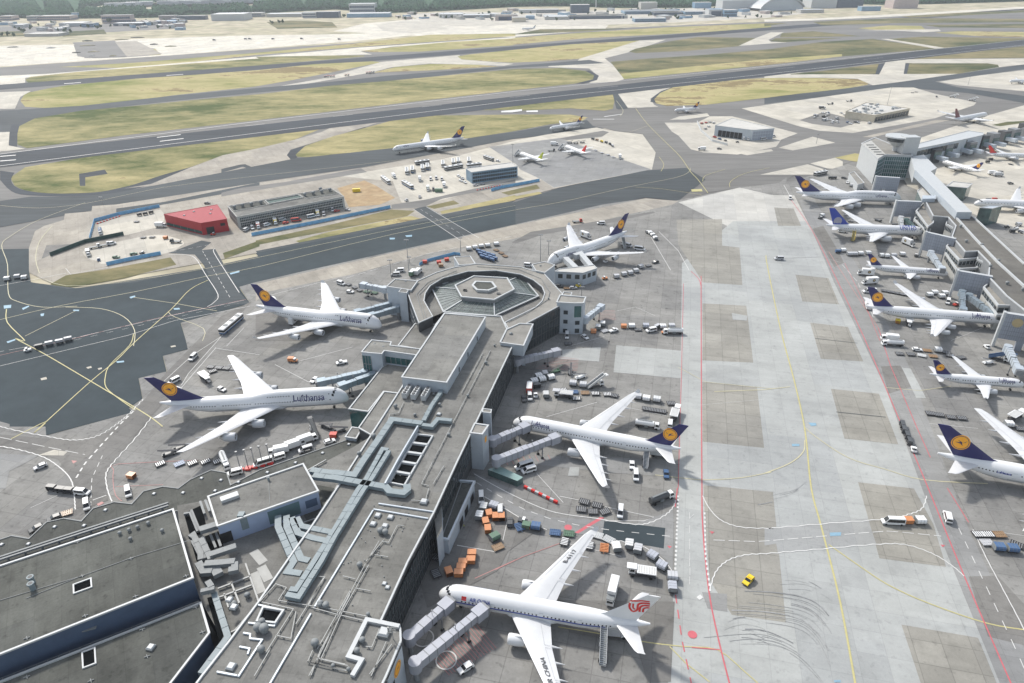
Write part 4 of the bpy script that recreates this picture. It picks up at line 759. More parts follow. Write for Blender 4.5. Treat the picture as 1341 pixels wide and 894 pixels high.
# extra paint of the red-emblem airliner: blue stripe, wing letters, flag
root, write, at_z, t_ = AC
m = MB(); us = [2.2 + k * 1.5 for k in range(31)]
for sd in (1, -1):
    for a, b in zip(us, us[1:]):
        for z_, h_, mi in ((4.85, .34, 0), (4.62, .12, 1)): m.add([at_z(a, z_, sd, .03), at_z(b, z_, sd, .03), at_z(b, z_ + h_, sd, .03), at_z(a, z_ + h_, sd, .03)], [(0, 1, 2, 3)], mi)
m.build('stripe_marking', [p_stripe, p_metal], root)
m = MB()
for sd in (1, -1): m.add([at_z(7.4, 5.9, sd, .05), at_z(8.8, 5.9, sd, .05), at_z(8.8, 6.8, sd, .05), at_z(7.4, 6.8, sd, .05)], [(0, 1, 2, 3)])
m.build('flag', [p_red], root)
def wing_text(s, sd, q0, rot):
    v2, fs = text2d(s); m = MB(); Rr = t_['R']; h = 1.25; wd = max(v[0] for v in v2)
    xr = t_['s'] - t_['ct'] / 2 - (t_['sp'] / 2 - Rr * .8) * math.tan(R(t_['sw'])); y0 = Rr * .78
    V = []
    for v in v2:
        a, b = (v[0] - wd / 2) * h, v[1] * h
        yy = y0 + (t_['sp'] / 2 - y0) * q0 + rot * a; q = (yy - y0) / (t_['sp'] / 2 - y0); k, ck = t_['ck']
        ch = ck + (t_['ct'] - ck) * (q - k) / (1 - k); xl = xr + (yy - y0) * math.tan(R(t_['sw'])); zz = t_['z0'] - Rr * .5 + (t_['zt'] - t_['z0'] + Rr * .5) * q ** 1.15
        u = .56 - b / ch
        V.append((-(xl + u * ch), sd * yy, zz + ch * .06 + .07 + (1 - u) * ch * .03))
    m.add(V, fs); m.build('wing_lettering', [mat('letter_grey', (.06, .06, .065), .5)], root)
wing_text('AIR CHINA', 1, .62, -1); wing_text('B-6117', -1, .62, 1)
# ================================================================ BUILDINGS
r_felt = slabs('roof_felt', (.208, .207, .195), AXA + .12, 5, .06, .84, .32, .32, .92, .012)
r_dark = slabs('roof_dark_felt', (.108, .112, .103), RXA, 6, .06, .82, .36, .34, .95, .012)
r_pier = slabs('roof_pier_felt', (.145, .14, .128), AXA, 5, .05, .86, .24, .2, .92, .01); r_light = mat('roof_light', (.50, .49, .46), .8, 0, .08, .2, .2, 5, var2=.1)
r_tan = slabs('roof_tan', (.27, .262, .242), AXA, 4, .05, .86, .22, .15, .9, .01)
b_white = mat('white_sheet', (.46, .48, .49), .5, 0, .05, .5); b_pale = mat('pale_cladding', (.44, .49, .54), .45, .1, .06, .4)
b_blue = mat('blue_cladding', (.36, .44, .60), .45, .1, .06, .4); b_shblue = mat('shaded_blue_cladding', (.085, .125, .20), .45, .1, .1, .3)  # the second blue is for hall walls, their shade put into the colour
b_conc = mat('facade_concrete', (.42, .42, .40), .8, 0, .08, .4, .3, 5); b_beige = mat('beige_wall', (.55, .50, .40), .8, 0, .08, .4)
b_glass = mat('facade_glass', (.035, .045, .05), .1, 0, .25, .35, .6); b_teal = mat('teal_glass', (.03, .10, .10), .12, 0, .3, .3, .6)
b_gglass = mat('green_glass', (.07, .12, .115), .15, 0, .4, .25, .6); p_shade = mat('painted_shade', (.008, .009, .01), 1, 0, .1, 1, 0); b_dark = mat('dark_cladding', (.075, .078, .082), .6, 0, .2, .4)  # the flat black paints the shade inside wells, hatches and pits
b_duct = mat('duct_sheet', (.19, .235, .255), .55, 0, .10, .6); b_galv = mat('galvanised', (.20, .215, .22), .6, 0, .12, .8)
b_pipe = mat('pipe_white', (.30, .31, .305), .5, 0, .08, 1); b_red = mat('red_cladding', (.36, .02, .028), .5, 0, .06, .3); b_redr = mat('red_roof', (.31, .028, .042), .7, 0, .06, .3)
b_fence = mat('blue_fence', (.17, .40, .64), .6, 0, .18, .35); b_green = mat('green_screen', (.03, .07, .065), .7, 0, .2, .3); b_frame = mat('grey_frame', (.22, .23, .24), .5, 0, .1, .6)
b_tile = slabs('gate_panel', (.33, .36, .42), AXA, 2.2, .04, .8, .06, rough=.45)
b_pole = mat('pole_grey', (.25, .26, .27), .5, .3, .1, 1); b_yel = mat('yellow_paint', (.62, .46, .03), .5, 0, .06, 1); b_or = mat('orange_paint', (.56, .21, .07), .55, 0, .12, 1)
A_ = lambda *p: z6(440, 330, p); B_ = lambda *p: z6(600, 330, p); C_ = lambda *p: z6(440, 460, p); D_ = lambda *p: z6(440, 590, p); E_ = lambda *p: z6(240, 590, p)
F_ = lambda *p: z6(240, 740, p); G_ = lambda *p: z6(400, 740, p); H_ = lambda *p: z6(600, 440, p); I_ = lambda *p: z6(560, 600, p); J_ = lambda *p: z6(660, 270, p)
K_ = lambda *p: z6(1121, 130, p); L_ = lambda *p: z6(1121, 240, p); N_ = lambda *p: z6(1121, 350, p)
def Gs(px, z): return [G(x, y, z) for x, y in px]
def block(root, px, z1, z0, wallm, roofm, par=(.42, .5), parm=None, pts=None):
    P = pts or Gs(px, z1); m = MB(); n = len(P)
    m.add([(p.x, p.y, z0) for p in P] + [(p.x, p.y, z1) for p in P], [(i, (i + 1) % n, n + (i + 1) % n, n + i) for i in range(n)])
    m.build('wall', [wallm], root)
    m = MB(); m.add([(p.x, p.y, z1 - .004) for p in P], [tuple(range(n))]); ro = m.build('roof', [roofm], root)
    if par:
        m = MB(); m.run([Vector((p.x, p.y, z1)) for p in P], par[0], par[1], 0, -.06, True); m.build('parapet', [parm or b_white], ro)
    return P
def glaze(root, a, b, z0, z1, m, n=0, off=.12, fm=None, rows=1, name='ribbon_glazing', inset=(.02, .02)):
    """a band of glass with mullions standing proud of the wall from a to b"""
    a, b = Vector((a[0], a[1], 0)), Vector((b[0], b[1], 0)); d = (b - a); a2, b2 = a + d * inset[0], b - d * inset[1]; nn = Vector((d.y, -d.x, 0)).normalized()
    if nn.dot(Vector((0, 0, 0)) - (a + b) / 2) < 0: nn = -nn
    mb = MB(); z = Vector((0, 0, 1)); o = nn * off
    mb.add([a2 + o + z * z0, b2 + o + z * z0, b2 + o + z * z1, a2 + o + z * z1, a2 + z * z0, b2 + z * z0, b2 + z * z1, a2 + z * z1], [(0, 1, 2, 3), (0, 4, 5, 1), (3, 2, 6, 7), (0, 3, 7, 4), (1, 5, 6, 2)], 0)
    for i in range(n + 1):
        p = a2.lerp(b2, i / n) + o if n else None
        if n: mb.beam(p + z * z0, p + z * z0 + nn * .1, .22, z1 - z0, 1)
    for k in range(1, rows): mb.beam(a2 + o + nn * .05 + z * (z0 + (z1 - z0) * k / rows), b2 + o + nn * .05 + z * (z0 + (z1 - z0) * k / rows), .12, .3, 1)
    return mb.build(name, [m, fm or b_frame], root)
def window_at(root, a, b, t, z0, wd, h, m=b_glass):
    a, b = Vector((a[0], a[1], 0)), Vector((b[0], b[1], 0)); d = (b - a).normalized(); c = a.lerp(b, t); nn = Vector((d.y, -d.x, 0))
    if nn.dot(-c) < 0: nn = -nn
    mb = MB(); z = Vector((0, 0, 1)); p = c - d * wd / 2 + nn * .06; q = c + d * wd / 2 + nn * .06
    mb.add([p + z * z0, q + z * z0, q + z * (z0 + h), p + z * (z0 + h)], [(0, 1, 2, 3)]); return mb.build('window', [m], root)
def duct(root, px, z, w=1.9, h=1.3, m=None, name='duct', up=.5, rib=True):
    P = Gs(px, z); mb = MB(); mb.run(P, w, h, 0, up)
    if rib:
        for a, b in zip(P, P[1:]):
            L = (b - a).length; k = int(L / 3)
            for i in range(1, k): 
                p = a.lerp(b, i / k); d = (b - a).normalized(); mb.beam(p - d * .06, p + d * .06, w + .14, h + .08, 0, up)
            for i in range(0, max(1, k // 2)):
                p = a.lerp(b, (i + .5) / max(1, k // 2)); mb.beam(p - (b - a).normalized() * .1, p + (b - a).normalized() * .1, w * .7, up, 1)
    return mb.build(name, [m or b_duct, b_frame], root)
def pipe(root, px, z, r=.1, up=.45, m=None, name='pipe'):
    P = [p + Vector((0, 0, up)) for p in Gs(px, z)]; mb = MB(); mb.run(P, r * 2, r * 2, 0)
    for a, b in zip(P, P[1:]):
        k = max(1, int((b - a).length / 4))
        for i in range(k): p = a.lerp(b, (i + .5) / k); mb.beam(p - Vector((.12, 0, up)), p + Vector((.12, 0, -up)), .3, up, 0)
    return mb.build(name, [m or b_pipe], root)
_vm = {}
def vent(root, px, z, r=.8, kind='dome'):
    k = (round(r, 2), kind)
    if k not in _vm:
        mb = MB()
        if kind == 'dome': mb.tube((0, 0, 0), (0, 0, r * .9), r * .72, r * .72, 12); mb.tube((0, 0, r * .9), (0, 0, r * 1.5), r, r, 14); mb.dome((0, 0, r * 1.5), r, r * .55, 14)
        elif kind == 'cowl': mb.tube((0, 0, 0), (0, 0, r * 2.2), r * .7, r * .7, 12); mb.tube((0, 0, r * 2.2), (0, 0, r * 2.5), r, r * .9, 12); mb.tube((0, 0, r * 2.5), (0, 0, r * 2.52), r * .6, r * .6, 12, 1)
        else: mb.box(-r, r, -r, r, 0, r * .55); mb.loft([[Vector((sx * r * k_, sy * r * k_, z_)) for sx, sy in ((-1, -1), (1, -1), (1, 1), (-1, 1))] for k_, z_ in ((.92, r * .55), (.7, r * .9))], 1)
        _vm[k] = mb.mesh('vent' if kind != 'sky' else 'skylight', [b_duct if kind == 'cowl' else b_galv, b_dark if kind == 'cowl' else b_white], kind != 'sky')
    o = link('skylight' if kind == 'sky' else 'roof_vent', _vm[k], root, G(px[0], px[1], z)); o.rotation_euler = (0, 0, PA); return o
_a, _b = G(632.4, 534.8, 15), G(568.3, 671.4, 15); PA = math.atan2(_b.y - _a.y, _b.x - _a.x)
# ---------------------------------------------------------------- the pier with its octagonal head
pier = thing('pier_terminal', 'long grey flat-roofed terminal pier with roof ducts and an octagonal head', 'terminal', G(600, 620))
pier.location = (0, 0, 0)
outl = [(672.3, 450.9), (632.4, 534.8), (597.8, 607), (568.3, 671.4), (533.7, 737), (498.7, 814)] + G_((750, 490), (756, 520), (760, 610), (640, 894)) + [(470, 960), (200, 975), (264.7, 886.3), (300.8, 840.3), (338.7, 789.3), (388, 718.3), (406, 693.6), (452.3, 623.7), (486.9, 569.3), (526.3, 507.7), (571.5, 424.5), (582.2, 410.6), (656, 414.7), (663.3, 430.6)]
Pm = block(pier, outl, 15, 0, b_dark, r_felt, (.5, .55))
glaze(pier, Pm[0], Pm[1], 1, 14, b_glass, 16, .15, b_dark, 3); glaze(pier, Pm[1], Pm[3], 6, 13.6, b_glass, 22, .15, b_dark, 2); glaze(pier, Pm[3], Pm[5], 1, 13, b_glass, 22, .15, b_dark, 3)
# raised hall on the roof
block(pier, [A_((865, 490))[0], A_((1190, 520))[0], C_((880, 250))[0], C_((525, 207))[0]], 20, 14.98, b_pale, r_felt, (.6, .4))
hb = Gs([A_((1190, 520))[0], C_((880, 250))[0]], 20)
for t in (.25, .5, .72): window_at(pier, hb[0], hb[1], t, 15.5, 1.2, 2.2)
# low side wings
block(pier, C_((375, 120), (105, 460), (255, 482), (380, 322), (495, 335), (560, 255), (640, 60), (500, 60)), 9.5, 0, b_teal, r_felt, (.5, .45))
block(pier, C_((384, 324), (495, 337), (280, 668), (182, 612)), 9.9, 0, b_dark, r_felt, (.5, .45))
block(pier, A_((630, 572), (497, 745), (665, 775), (800, 700), (840, 580)), 10.5, 0, b_pale, r_felt, (.5, .4))
Pt = block(pier, A_((285, 703), (440, 718), (430, 745), (680, 776), (640, 822), (385, 787), (365, 812), (275, 805), (205, 797)), 16, 0, b_pale, r_felt, (.5, .4))
glaze(pier, Pt[8], Pt[7], 2, 14.5, b_teal, 3, .1, b_frame, 3); glaze(pier, Pt[5], Pt[4], 10.3, 13.4, b_teal, 6)
block(pier, C_((128, 605), (205, 615), (160, 695), (75, 682)), 6.5, 0, b_pale, r_felt, (.5, .3))
# low zigzag canopy along the apron
can = z4(0, 3, [(-160, 200), (0, 157), (60, 137), (150, 152), (240, 67), (330, 47), (420, 62)]) + z4(0, 2, [(480, 890), (590, 857), (680, 867), (740, 802), (840, 777), (920, 787), (980, 742), (1090, 692), (1170, 707), (1190, 770), (1339, 692)]) + z4(1, 2, [(470, 537), (560, 500), (610, 545)]) + [(465, 600), (400, 625), (275, 655), (222, 672), (0, 752), (-60, 775)]
block(pier, can, 5.2, 0, b_conc, r_dark, (.35, .3), b_galv)
block(pier, [(489, 569), (463, 585), (400, 618), (270, 655), (232, 662), (236, 700), (262, 785), (292, 838), (262, 880), (300, 842), (339, 790), (406, 694)], 10.5, 4, b_dark, r_felt, None)
for px in z4(0, 2, [(795, 815), (945, 810), (1040, 735), (1140, 745), (1110, 800), (1230, 755)]) + z4(0, 3, [(10, 183), (148, 180), (283, 92), (435, 85), (545, 5)]) + z4(1, 2, [(60, 705), (205, 655), (345, 605), (480, 560)]):
    vent(pier, px, 5.2, .55, 'sky')
for k in ((0, 735), (0, 738.5)): pipe(pier, [k, (110, k[1] - 36), (222, k[1] - 72)], 5.2, .3, 1.2, b_galv)
# octagonal head
outer = [A_((660, 565))[0], A_((570, 325))[0], A_((650, 232))[0], A_((800, 165))[0], A_((935, 125))[0], A_((1105, 97))[0], B_((150, 97))[0], B_((330, 108))[0], B_((500, 122))[0], B_((590, 150))[0], B_((680, 170))[0], B_((830, 335))[0], B_((795, 400))[0], B_((815, 425))[0], B_((545, 570))[0], B_((400, 612))[0]]
inner = [B_((372, 562))[0], B_((620, 440))[0], B_((670, 390))[0], B_((690, 330))[0], B_((670, 280))[0], B_((600, 225))[0], B_((500, 180))[0], B_((300, 148))[0], B_((130, 155))[0], A_((1050, 155))[0], A_((850, 210))[0], A_((750, 270))[0], A_((710, 330))[0], A_((700, 390))[0], A_((770, 515))[0]]
Ph = block(pier, outer + inner, 15.3, 0, b_dark, r_tan, (.42, .45))
glaze(pier, Ph[14], Ph[13], 1, 14, b_glass, 12, .15, b_dark, 3); glaze(pier, Ph[0], Ph[1], 1, 14, b_glass, 9, .12, b_frame, 3); glaze(pier, Ph[11], Ph[10], 3, 14, b_glass, 6, .12, b_frame, 3)
for q in (A_((700, 530), (640, 340), (730, 245), (960, 150)), A_((720, 528), (660, 345), (745, 258), (965, 165)), B_((150, 118), (480, 140), (660, 215), (730, 320), (715, 380), (560, 480), (400, 560))): pipe(pier, q, 15.3, .1, .2, b_galv)
co_ = [A_((760, 280))[0], A_((855, 478))[0], B_((290, 510))[0], B_((640, 352))[0], B_((505, 187))[0], B_((130, 175))[0]]
ci_ = [A_((950, 268))[0], A_((1000, 360))[0], B_((285, 383))[0], B_((445, 300))[0], B_((390, 210))[0], B_((125, 195))[0]]
Po, Pi = Gs(co_, 12.2), Gs(ci_, 16.4); m = MB(); m.add(Po + [Vector((p.x, p.y, 14.6)) for p in Pi], [(i, (i + 1) % 6, 6 + (i + 1) % 6, 6 + i) for i in range(6)], 0)
for i in range(6):
    a, b, c, d = Po[i], Po[(i + 1) % 6], Vector((Pi[(i + 1) % 6].x, Pi[(i + 1) % 6].y, 14.6)), Vector((Pi[i].x, Pi[i].y, 14.6))
    m.beam(a, d, .55, .35, 1, .02)
    for k in range(1, 9): m.beam(a.lerp(b, k / 9), d.lerp(c, k / 9), .12, .12, 2, .02)
    for k in range(1, 4): m.beam(a.lerp(d, k / 4), b.lerp(c, k / 4), .12, .1, 2, .03)
m.run(Po, .7, .6, 1, -.2, True); m.build('courtyard_glazing', [b_gglass_d := mat('courtyard_glass', (.10, .125, .118), .25, 0, .35, .3, .5), b_white, b_frame], pier)
m = MB(); fl = Gs(inner + [A_((855, 480))[0], B_((290, 512))[0]], 11.4); m.add(fl, [tuple(range(len(fl)))]); m.build('courtyard_floor', [r_felt], pier)
block(pier, ci_, 16.4, 11, b_frame, r_tan, (.7, .6)); ok = B_((115, 265), (150, 300), (240, 305), (300, 280), (270, 240), (140, 235)); block(pier, ok, 17.6, 16.3, b_white, r_dark, (1.0, .35))
for q in A_((1025, 298)), B_((320, 325)), B_((55, 300)): block(pier, [(q[0][0] - 2, q[0][1] - 1), (q[0][0] + 2.6, q[0][1] - .6), (q[0][0] + 2.4, q[0][1] + 1.2), (q[0][0] - 2.2, q[0][1] + .8)], 16.9, 16.3, b_dark, b_dark, None)
# jetty towers of the head
block(pier, A_((470, 217), (650, 232), (597, 305), (520, 292), (405, 275)), 16.2, 0, b_pale, r_felt, (.5, .4)); block(pier, A_((522, 291), (577, 302), (562, 326), (500, 318)), 16.6, 0, b_pale, r_felt, (.35, .3))
Pr = block(pier, B_((812, 345), (1015, 362), (998, 408), (920, 410), (785, 402)), 17, 0, b_pale, r_tan, (.6, .5), b_white); block(pier, B_((840, 318), (905, 325), (895, 350), (830, 342)), 16, 0, b_pale, r_tan, (.4, .4))
for t in (.27,): 
    for z in (1, 6, 11): window_at(pier, Pr[4], Pr[3], .55, z, 2.1, 2.1)
for z, h in ((1, 2.4), (5.5, 2.2), (9.6, 6)): window_at(pier, Pr[3], Pr[2], .45, z, 3.4 if h > 3 else 2.2, h, b_teal if h > 3 else b_glass)
block(pier, B_((490, 572), (595, 578), (520, 748), (335, 722), (385, 620)), 16.2, 11, b_pale, r_tan, (.6, .5))
for q in B_((575, 600), (460, 745), (520, 735)): m = MB(); p = G(q[0], q[1], 11); m.box(p.x - .8, p.x + .8, p.y - .8, p.y + .8, 0, 11.5); m.build('column', [b_pale], pier)
Ps = block(pier, C_((1105, 577), (1212, 592), (1165, 662), (1070, 650)), 16.2, 0, b_pale, r_tan, (.6, .4)); block(pier, C_((1170, 458), (1238, 466), (1232, 492), (1168, 484)), 15.8, 0, b_pale, r_tan, (.4, .3))
window_at(pier, Ps[1], Ps[2], .5, 11, 1.6, 2.4, p_orange)
block(pier, B_((590, 100), (690, 78), (770, 105), (690, 165), (620, 150)), 16, 0, b_pale, r_tan, (.5, .4)); block(pier, A_((940, 40), (1070, 35), (1110, 95), (980, 105)), 14.8, 0, b_pale, r_tan, (.5, .4))
# end block of the near roof with its emblem wall
duct(pier, G_((750, 500), (490, 447), (345, 738), (450, 768), (375, 894)), 15, 1.1, .9, b_white, 'parapet', 0, False)
p, q = G(*G_((762, 625))[0], 15), G(*G_((650, 894))[0], 15); m = MB(); d = (q - p).normalized(); nn = Vector((-d.y, d.x, 0)); nn = nn if nn.x > 0 else -nn
cc = p.lerp(q, .42) + nn * .14 - Vector((0, 0, 4.2))
for r0, r1, mi in ((0, 1.6, 0), (1.6, 1.75, 1), (1.75, 2.1, 0)):
    for k in range(24): m.add([cc + (d * math.cos(t * math.tau / 24) + Vector((0, 0, math.sin(t * math.tau / 24)))) * r + nn * .03 for t, r in ((k, r0), (k, r1), (k + 1, r1), (k + 1, r0))], [(0, 1, 2, 3)], mi)
bw = block(pier, None, 14.2, 0, b_pale, r_felt, None, pts=[p + nn * .1, q + nn * .1, q - nn * .3, p - nn * .3])
for k in ([(-.62, .02), (-.1, -.1), (.1, .0), (-.05, .06)], [(-.1, -.1), (.62, .12), (.1, .02)], [(-.05, .06), (-.42, .36), (.12, .1)]): m.add([cc + (d * a * 1.6 + Vector((0, 0, b * 1.6))) + nn * .06 for a, b in k], [tuple(range(len(k)))], 1)
m.build('wall_emblem', [p_orange, p_navy], pier)
for t in (.75, .95): window_at(pier, p + nn * .12, q + nn * .12, t, 8, 1.6, 2)
# roof kit: parapet lines, ducts, light wells, vents
for q in (D_((340, 427), (775, 492)), D_((300, 472), (735, 546)), z4(1, 3, [(605, 8), (300, 512)]), z4(1, 3, [(285, 540), (70, 910)]), C_((525, 292), (285, 668)), F_((600, 322), (800, 365), (725, 490), (520, 465)), F_((480, 545), (535, 555), (535, 590), (630, 600), (440, 894)), F_((450, 655), (530, 670), (515, 715)), F_((270, 855), (430, 885))):
    duct(pier, q, 15, .42, .45, b_pale, 'roof_kerb', 0, False)
duct(pier, C_((655, 630), (500, 894)) + D_((395, 300),), 15, .5, 2.2, b_pale, 'light_well_wall', 0, False)
lw = C_((648, 668), (770, 682)) + D_((545, 285), (428, 262)); Pw = Gs(lw, 15); m = MB(); m.add([v + Vector((0, 0, .05)) for v in Pw], [(0, 1, 2, 3)], 0); m.run(Pw, .5, .7, 1, 0, True)  # flat dark sheet above the roof paints the shade down the well
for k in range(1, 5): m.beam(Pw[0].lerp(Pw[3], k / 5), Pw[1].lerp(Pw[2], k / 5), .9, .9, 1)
m.build('shaded_light_well', [p_shade, b_white], pier)
for q in (F_((640, 345), (800, 372), (735, 470), (590, 455)),): Pq = Gs(q, 15); m = MB(); m.add([v + Vector((0, 0, .05)) for v in Pq], [(0, 1, 2, 3)]); m.run(Pq, .5, .8, 1, 0, True); m.build('shaded_light_well', [p_shade, b_white], pier)  # again the well's shade is a flat dark sheet, no opening is cut
for q, w in ((C_((925, 578), (812, 567), (765, 622), (690, 612)), 1.7), (C_((690, 600), (450, 568), (330, 745), (225, 894)) + D_((150, 222), (0, 203)) + E_((1180, 205), (1020, 182)), 2.3), (C_((838, 300), (838, 350), (762, 460), (700, 580)), 1.5),
             (E_((1040, 225),) + D_((0, 245), (215, 285), (400, 318), (430, 352), (540, 366), (572, 340), (568, 300)), 2.3), (D_((420, 22), (375, 15), (245, 255), (180, 340), (0, 648)) + F_((1050, 0), (905, 228), (855, 222)), 1.5), (D_((425, 30), (282, 262), (222, 345), (0, 705)) + F_((1105, 0), (925, 285), (828, 265)), 1.5)):
    duct(pier, q, 15, w)
for q in ([(120, 52), (120, 110), (200, 292), (168, 342), (240, 352)], [(163, 52), (165, 110), (238, 275), (280, 285)], [(190, 62), (222, 142), (300, 168), (380, 185)], [(215, 62), (238, 106), (395, 138)]): duct(pier, z4(1, 3, q), 13.5, 1.9)
for q in (G_((480, 0), (280, 380), (100, 760), (30, 894)), G_((505, 10), (295, 385), (125, 760)), G_((60, 350), (250, 402), (480, 456)), G_((90, 338), (290, 378), (500, 420)), D_((380, 722), (240, 894)), D_((345, 730), (255, 880)), D_((310, 840), (415, 857)), D_((820, 0), (682, 275), (740, 290)), D_((860, 130), (775, 275)), D_((490, 605), (420, 742), (372, 735)), D_((490, 605), (545, 608)),
          G_((400, 195), (520, 216)), G_((300, 97), (400, 122)), G_((590, 520), (530, 665), (482, 658)), G_((690, 640), (512, 880)), G_((645, 620), (525, 894)), G_((120, 760), (340, 812)), G_((60, 690), (20, 782), (330, 852)), C_((1230, 0), (1040, 370), (900, 640), (770, 894)), C_((1170, 20), (1000, 340)), C_((540, 415), (500, 500), (430, 510), (415, 560)), C_((720, 60), (630, 180), (830, 195)), C_((900, 80), (850, 180)), D_((600, 405), (740, 412)), D_((740, 310), (715, 400)),
          F_((615, 300), (740, 160), (825, 190), (760, 290)), F_((630, 305), (880, 360), (660, 710)), F_((1050, 340), (760, 292)), F_((900, 380), (860, 595), (740, 570)), F_((1120, 110), (1000, 330)), F_((1330, 215), (1070, 680)), F_((1330, 245), (1095, 690), (1020, 890)), F_((1070, 750), (1290, 800)), F_((990, 780), (1280, 850)), F_((690, 690), (570, 894)), A_((900, 545), (760, 700)), A_((790, 760), (640, 894)), F_((1080, 100), (1130, 105), (900, 480))): pipe(pier, q, 15)
for q in (E_((1230, 290), (1010, 630), (905, 780)), F_((500, 0), (605, 305)), F_((250, 250), (360, 600), (160, 894)), F_((280, 200), (540, 100)), F_((385, 150), (450, 315)), F_((330, 240), (365, 350)), F_((290, 270), (555, 170)), E_((1240, 375), (1150, 520), (950, 590)), E_((1338, 380), (1180, 660)), F_((360, 560), (420, 530), (600, 320)), E_((990, 170), (1140, 85))): pipe(pier, q, 10.5, .22, .4)
for px, r in zip(G_((80, 640), (120, 330), (165, 338), (435, 12), (500, 402), (455, 612), (412, 697), (345, 838)) + D_((355, 655), (395, 665)) + C_((475, 448), (826, 432), (1050, 362), (1195, 100), (900, 672), (780, 350), (710, 505), (630, 515), (300, 690), (185, 825)) + A_((310, 743), (378, 765), (555, 245), (895, 672), (845, 575)) + B_((720, 375), (880, 380), (655, 118), (420, 665), (290, 750)) + F_((625, 690), (600, 520), (650, 530), (630, 470), (1140, 330), (1095, 320), (1195, 810)) + C_((1145, 640), (830, 170), (755, 170)),
                 (1, .75, .85, .8, .55, .75, .75, .5, .9, .9, .8, .6, .6, .7, .6, .55, .45, .6, .9, .7, .6, .6, .6, .7, .5, .5, .7, .6, .8, .5, .95, 1.1, 1.2, .9, .8, .8, .5, .5, .7, .5)): vent(pier, px, 15 if px[1] > 450 else 15.4, r, 'dome')
for px, r in zip(D_((335, 522), (435, 537), (297, 590), (392, 606), (702, 414)) + G_((630, 547), (630, 150), (655, 180)) + C_((820, 505),) + F_((385, 815), (370, 280), (405, 340)), (.9, .9, .9, .9, 1.1, 1.4, .6, .6, .8, 1, .8, .9)): vent(pier, px, 15, r, 'sky')
rc = random.Random(3)
cap = MB(); cap.tube((0, 0, 0), (0, 0, .35), .16, .16, 6); cap_m = cap.mesh('roof_cap', [b_galv]); q0 = [G(*q, 15) for q in ((598, 545), (560, 660), (520, 730), (470, 830), (400, 830), (470, 690), (520, 600))]
for i in range(70):
    u, v, w_ = sorted((rc.random(), rc.random(), rc.random())); a_ = q0[0].lerp(q0[3], rc.random()); b_2 = q0[6].lerp(q0[4], rc.random()); o = link('roof_cap', cap_m, pier, a_.lerp(b_2, rc.random()))
for px in C_((568, 345), (638, 355), (718, 365)):
    c = G(px[0], px[1], 15); m = MB(); T = Matrix.Translation(c) @ Matrix.Rotation(PA, 4, 'Z'); m.box(-3.2, 3.2, -.95, .95, .4, 2.7, 0, T)
    for i in range(4): m.tube(T @ Vector((-2.4 + i * 1.6, 0, 2.7)), T @ Vector((-2.4 + i * 1.6, 0, 2.95)), .62, .62, 12, 1)
    m.build('cooling_unit', [b_white, b_dark], pier)
c = G(*G_((700, 590))[0], 15); m = MB(); m.tube(c, c + Vector((0, 0, 4.5)), .12, .1, 8)
for z in (2.4, 3.0, 3.6, 4.2): m.beam(c + Vector((-.9, 0, z)), c + Vector((.9, 0, z)), .1, .1); m.tube(c + Vector((-.9, 0, z - .1)), c + Vector((-.9, 0, z + .25)), .25, .25, 8)
m.build('roof_mast', [b_pipe], pier)
for q in (A_((1170, 260)), B_((210, 225)),): pass
# ---------------------------------------------------------------- halls at the lower left
def hall(name, label, px, z1, z0, wm, rm, par=(.55, .5)):
    t = thing(name, label, 'building'); return t, block(t, px, z1, z0, wm, rm, par)
h1, P1 = hall('maintenance_hall', 'large hall with a dark roof and a shaded blue wall at the lower left corner', z4(0, 3, [(-260, 375), (0, 295), (893, 2), (995, 355), (0, 750), (-260, 855)]), 17, 4, b_shblue, r_dark)
for q in z4(0, 3, [(620, 128), (668, 112), (712, 97), (766, 77), (838, 115), (675, 158)]): vent(h1, q, 17, .55)
for q in z4(0, 3, [(170, 378), (172, 412)]): vent(h1, q, 17, .95, 'cowl')
Pq = Gs(z4(0, 3, [(380, 390), (470, 357), (474, 402), (382, 435)]), 17); m = MB(); m.add([v + Vector((0, 0, .1)) for v in Pq], [(0, 1, 2, 3)]); m.run(Pq, .35, .35, 1, 0, True); m.build('roof_hatch', [p_shade, b_white], h1)  # dark quad paints the shade inside the hatch
for q in ([(0, 470), (420, 345), (680, 250), (980, 160)], [(135, 460), (430, 340)]): pipe(h1, z4(0, 3, q), 17, .06, .05, b_galv)
for q in z4(0, 3, [(425, 345), (675, 255), (700, 450), (440, 550), (140, 665), (400, 170), (960, 345)]): m = MB(); c = G(q[0], q[1], 17); m.beam(c + Vector((-.6, -.3, 0)), c + Vector((.6, .3, 0)), .15, .3); m.beam(c + Vector((-.4, .5, 0)), c + Vector((.4, -.5, 0)), .15, .25); m.build('roof_anchor', [b_galv], h1)
c = G(*z4(0, 3, [(462, 612)])[0], 14); m = MB(); m.beam(c - Vector((1.5, .5, 0)), c + Vector((1.5, .5, 0)), 1.6, .2); m.build('wall_canopy', [b_galv], h1)
h2, P2 = hall('workshop_hall', 'lower hall with dark flat roof and edge railing, cut off by the bottom left corner', z4(0, 3, [(-260, 990), (0, 894), (1035, 485), (1080, 640), (880, 900), (640, 1200), (-260, 1500)]), 12, 3, b_shblue, r_dark)
Pq = Gs(z4(0, 3, [(425, 740), (490, 715), (495, 795), (430, 820)]), 12); m = MB(); m.add([v + Vector((0, 0, .1)) for v in Pq], [(0, 1, 2, 3)]); m.run(Pq, .35, .35, 1, 0, True); m.build('roof_hatch', [p_shade, b_white], h2); vent(h2, z4(0, 3, [(780, 715)])[0], 12, .9, 'sky')  # hatch interior shade painted as a dark quad
p, q = G(*z4(0, 3, [(-100, 930)])[0], 12), G(*z4(0, 3, [(1030, 487)])[0], 12); m = MB()
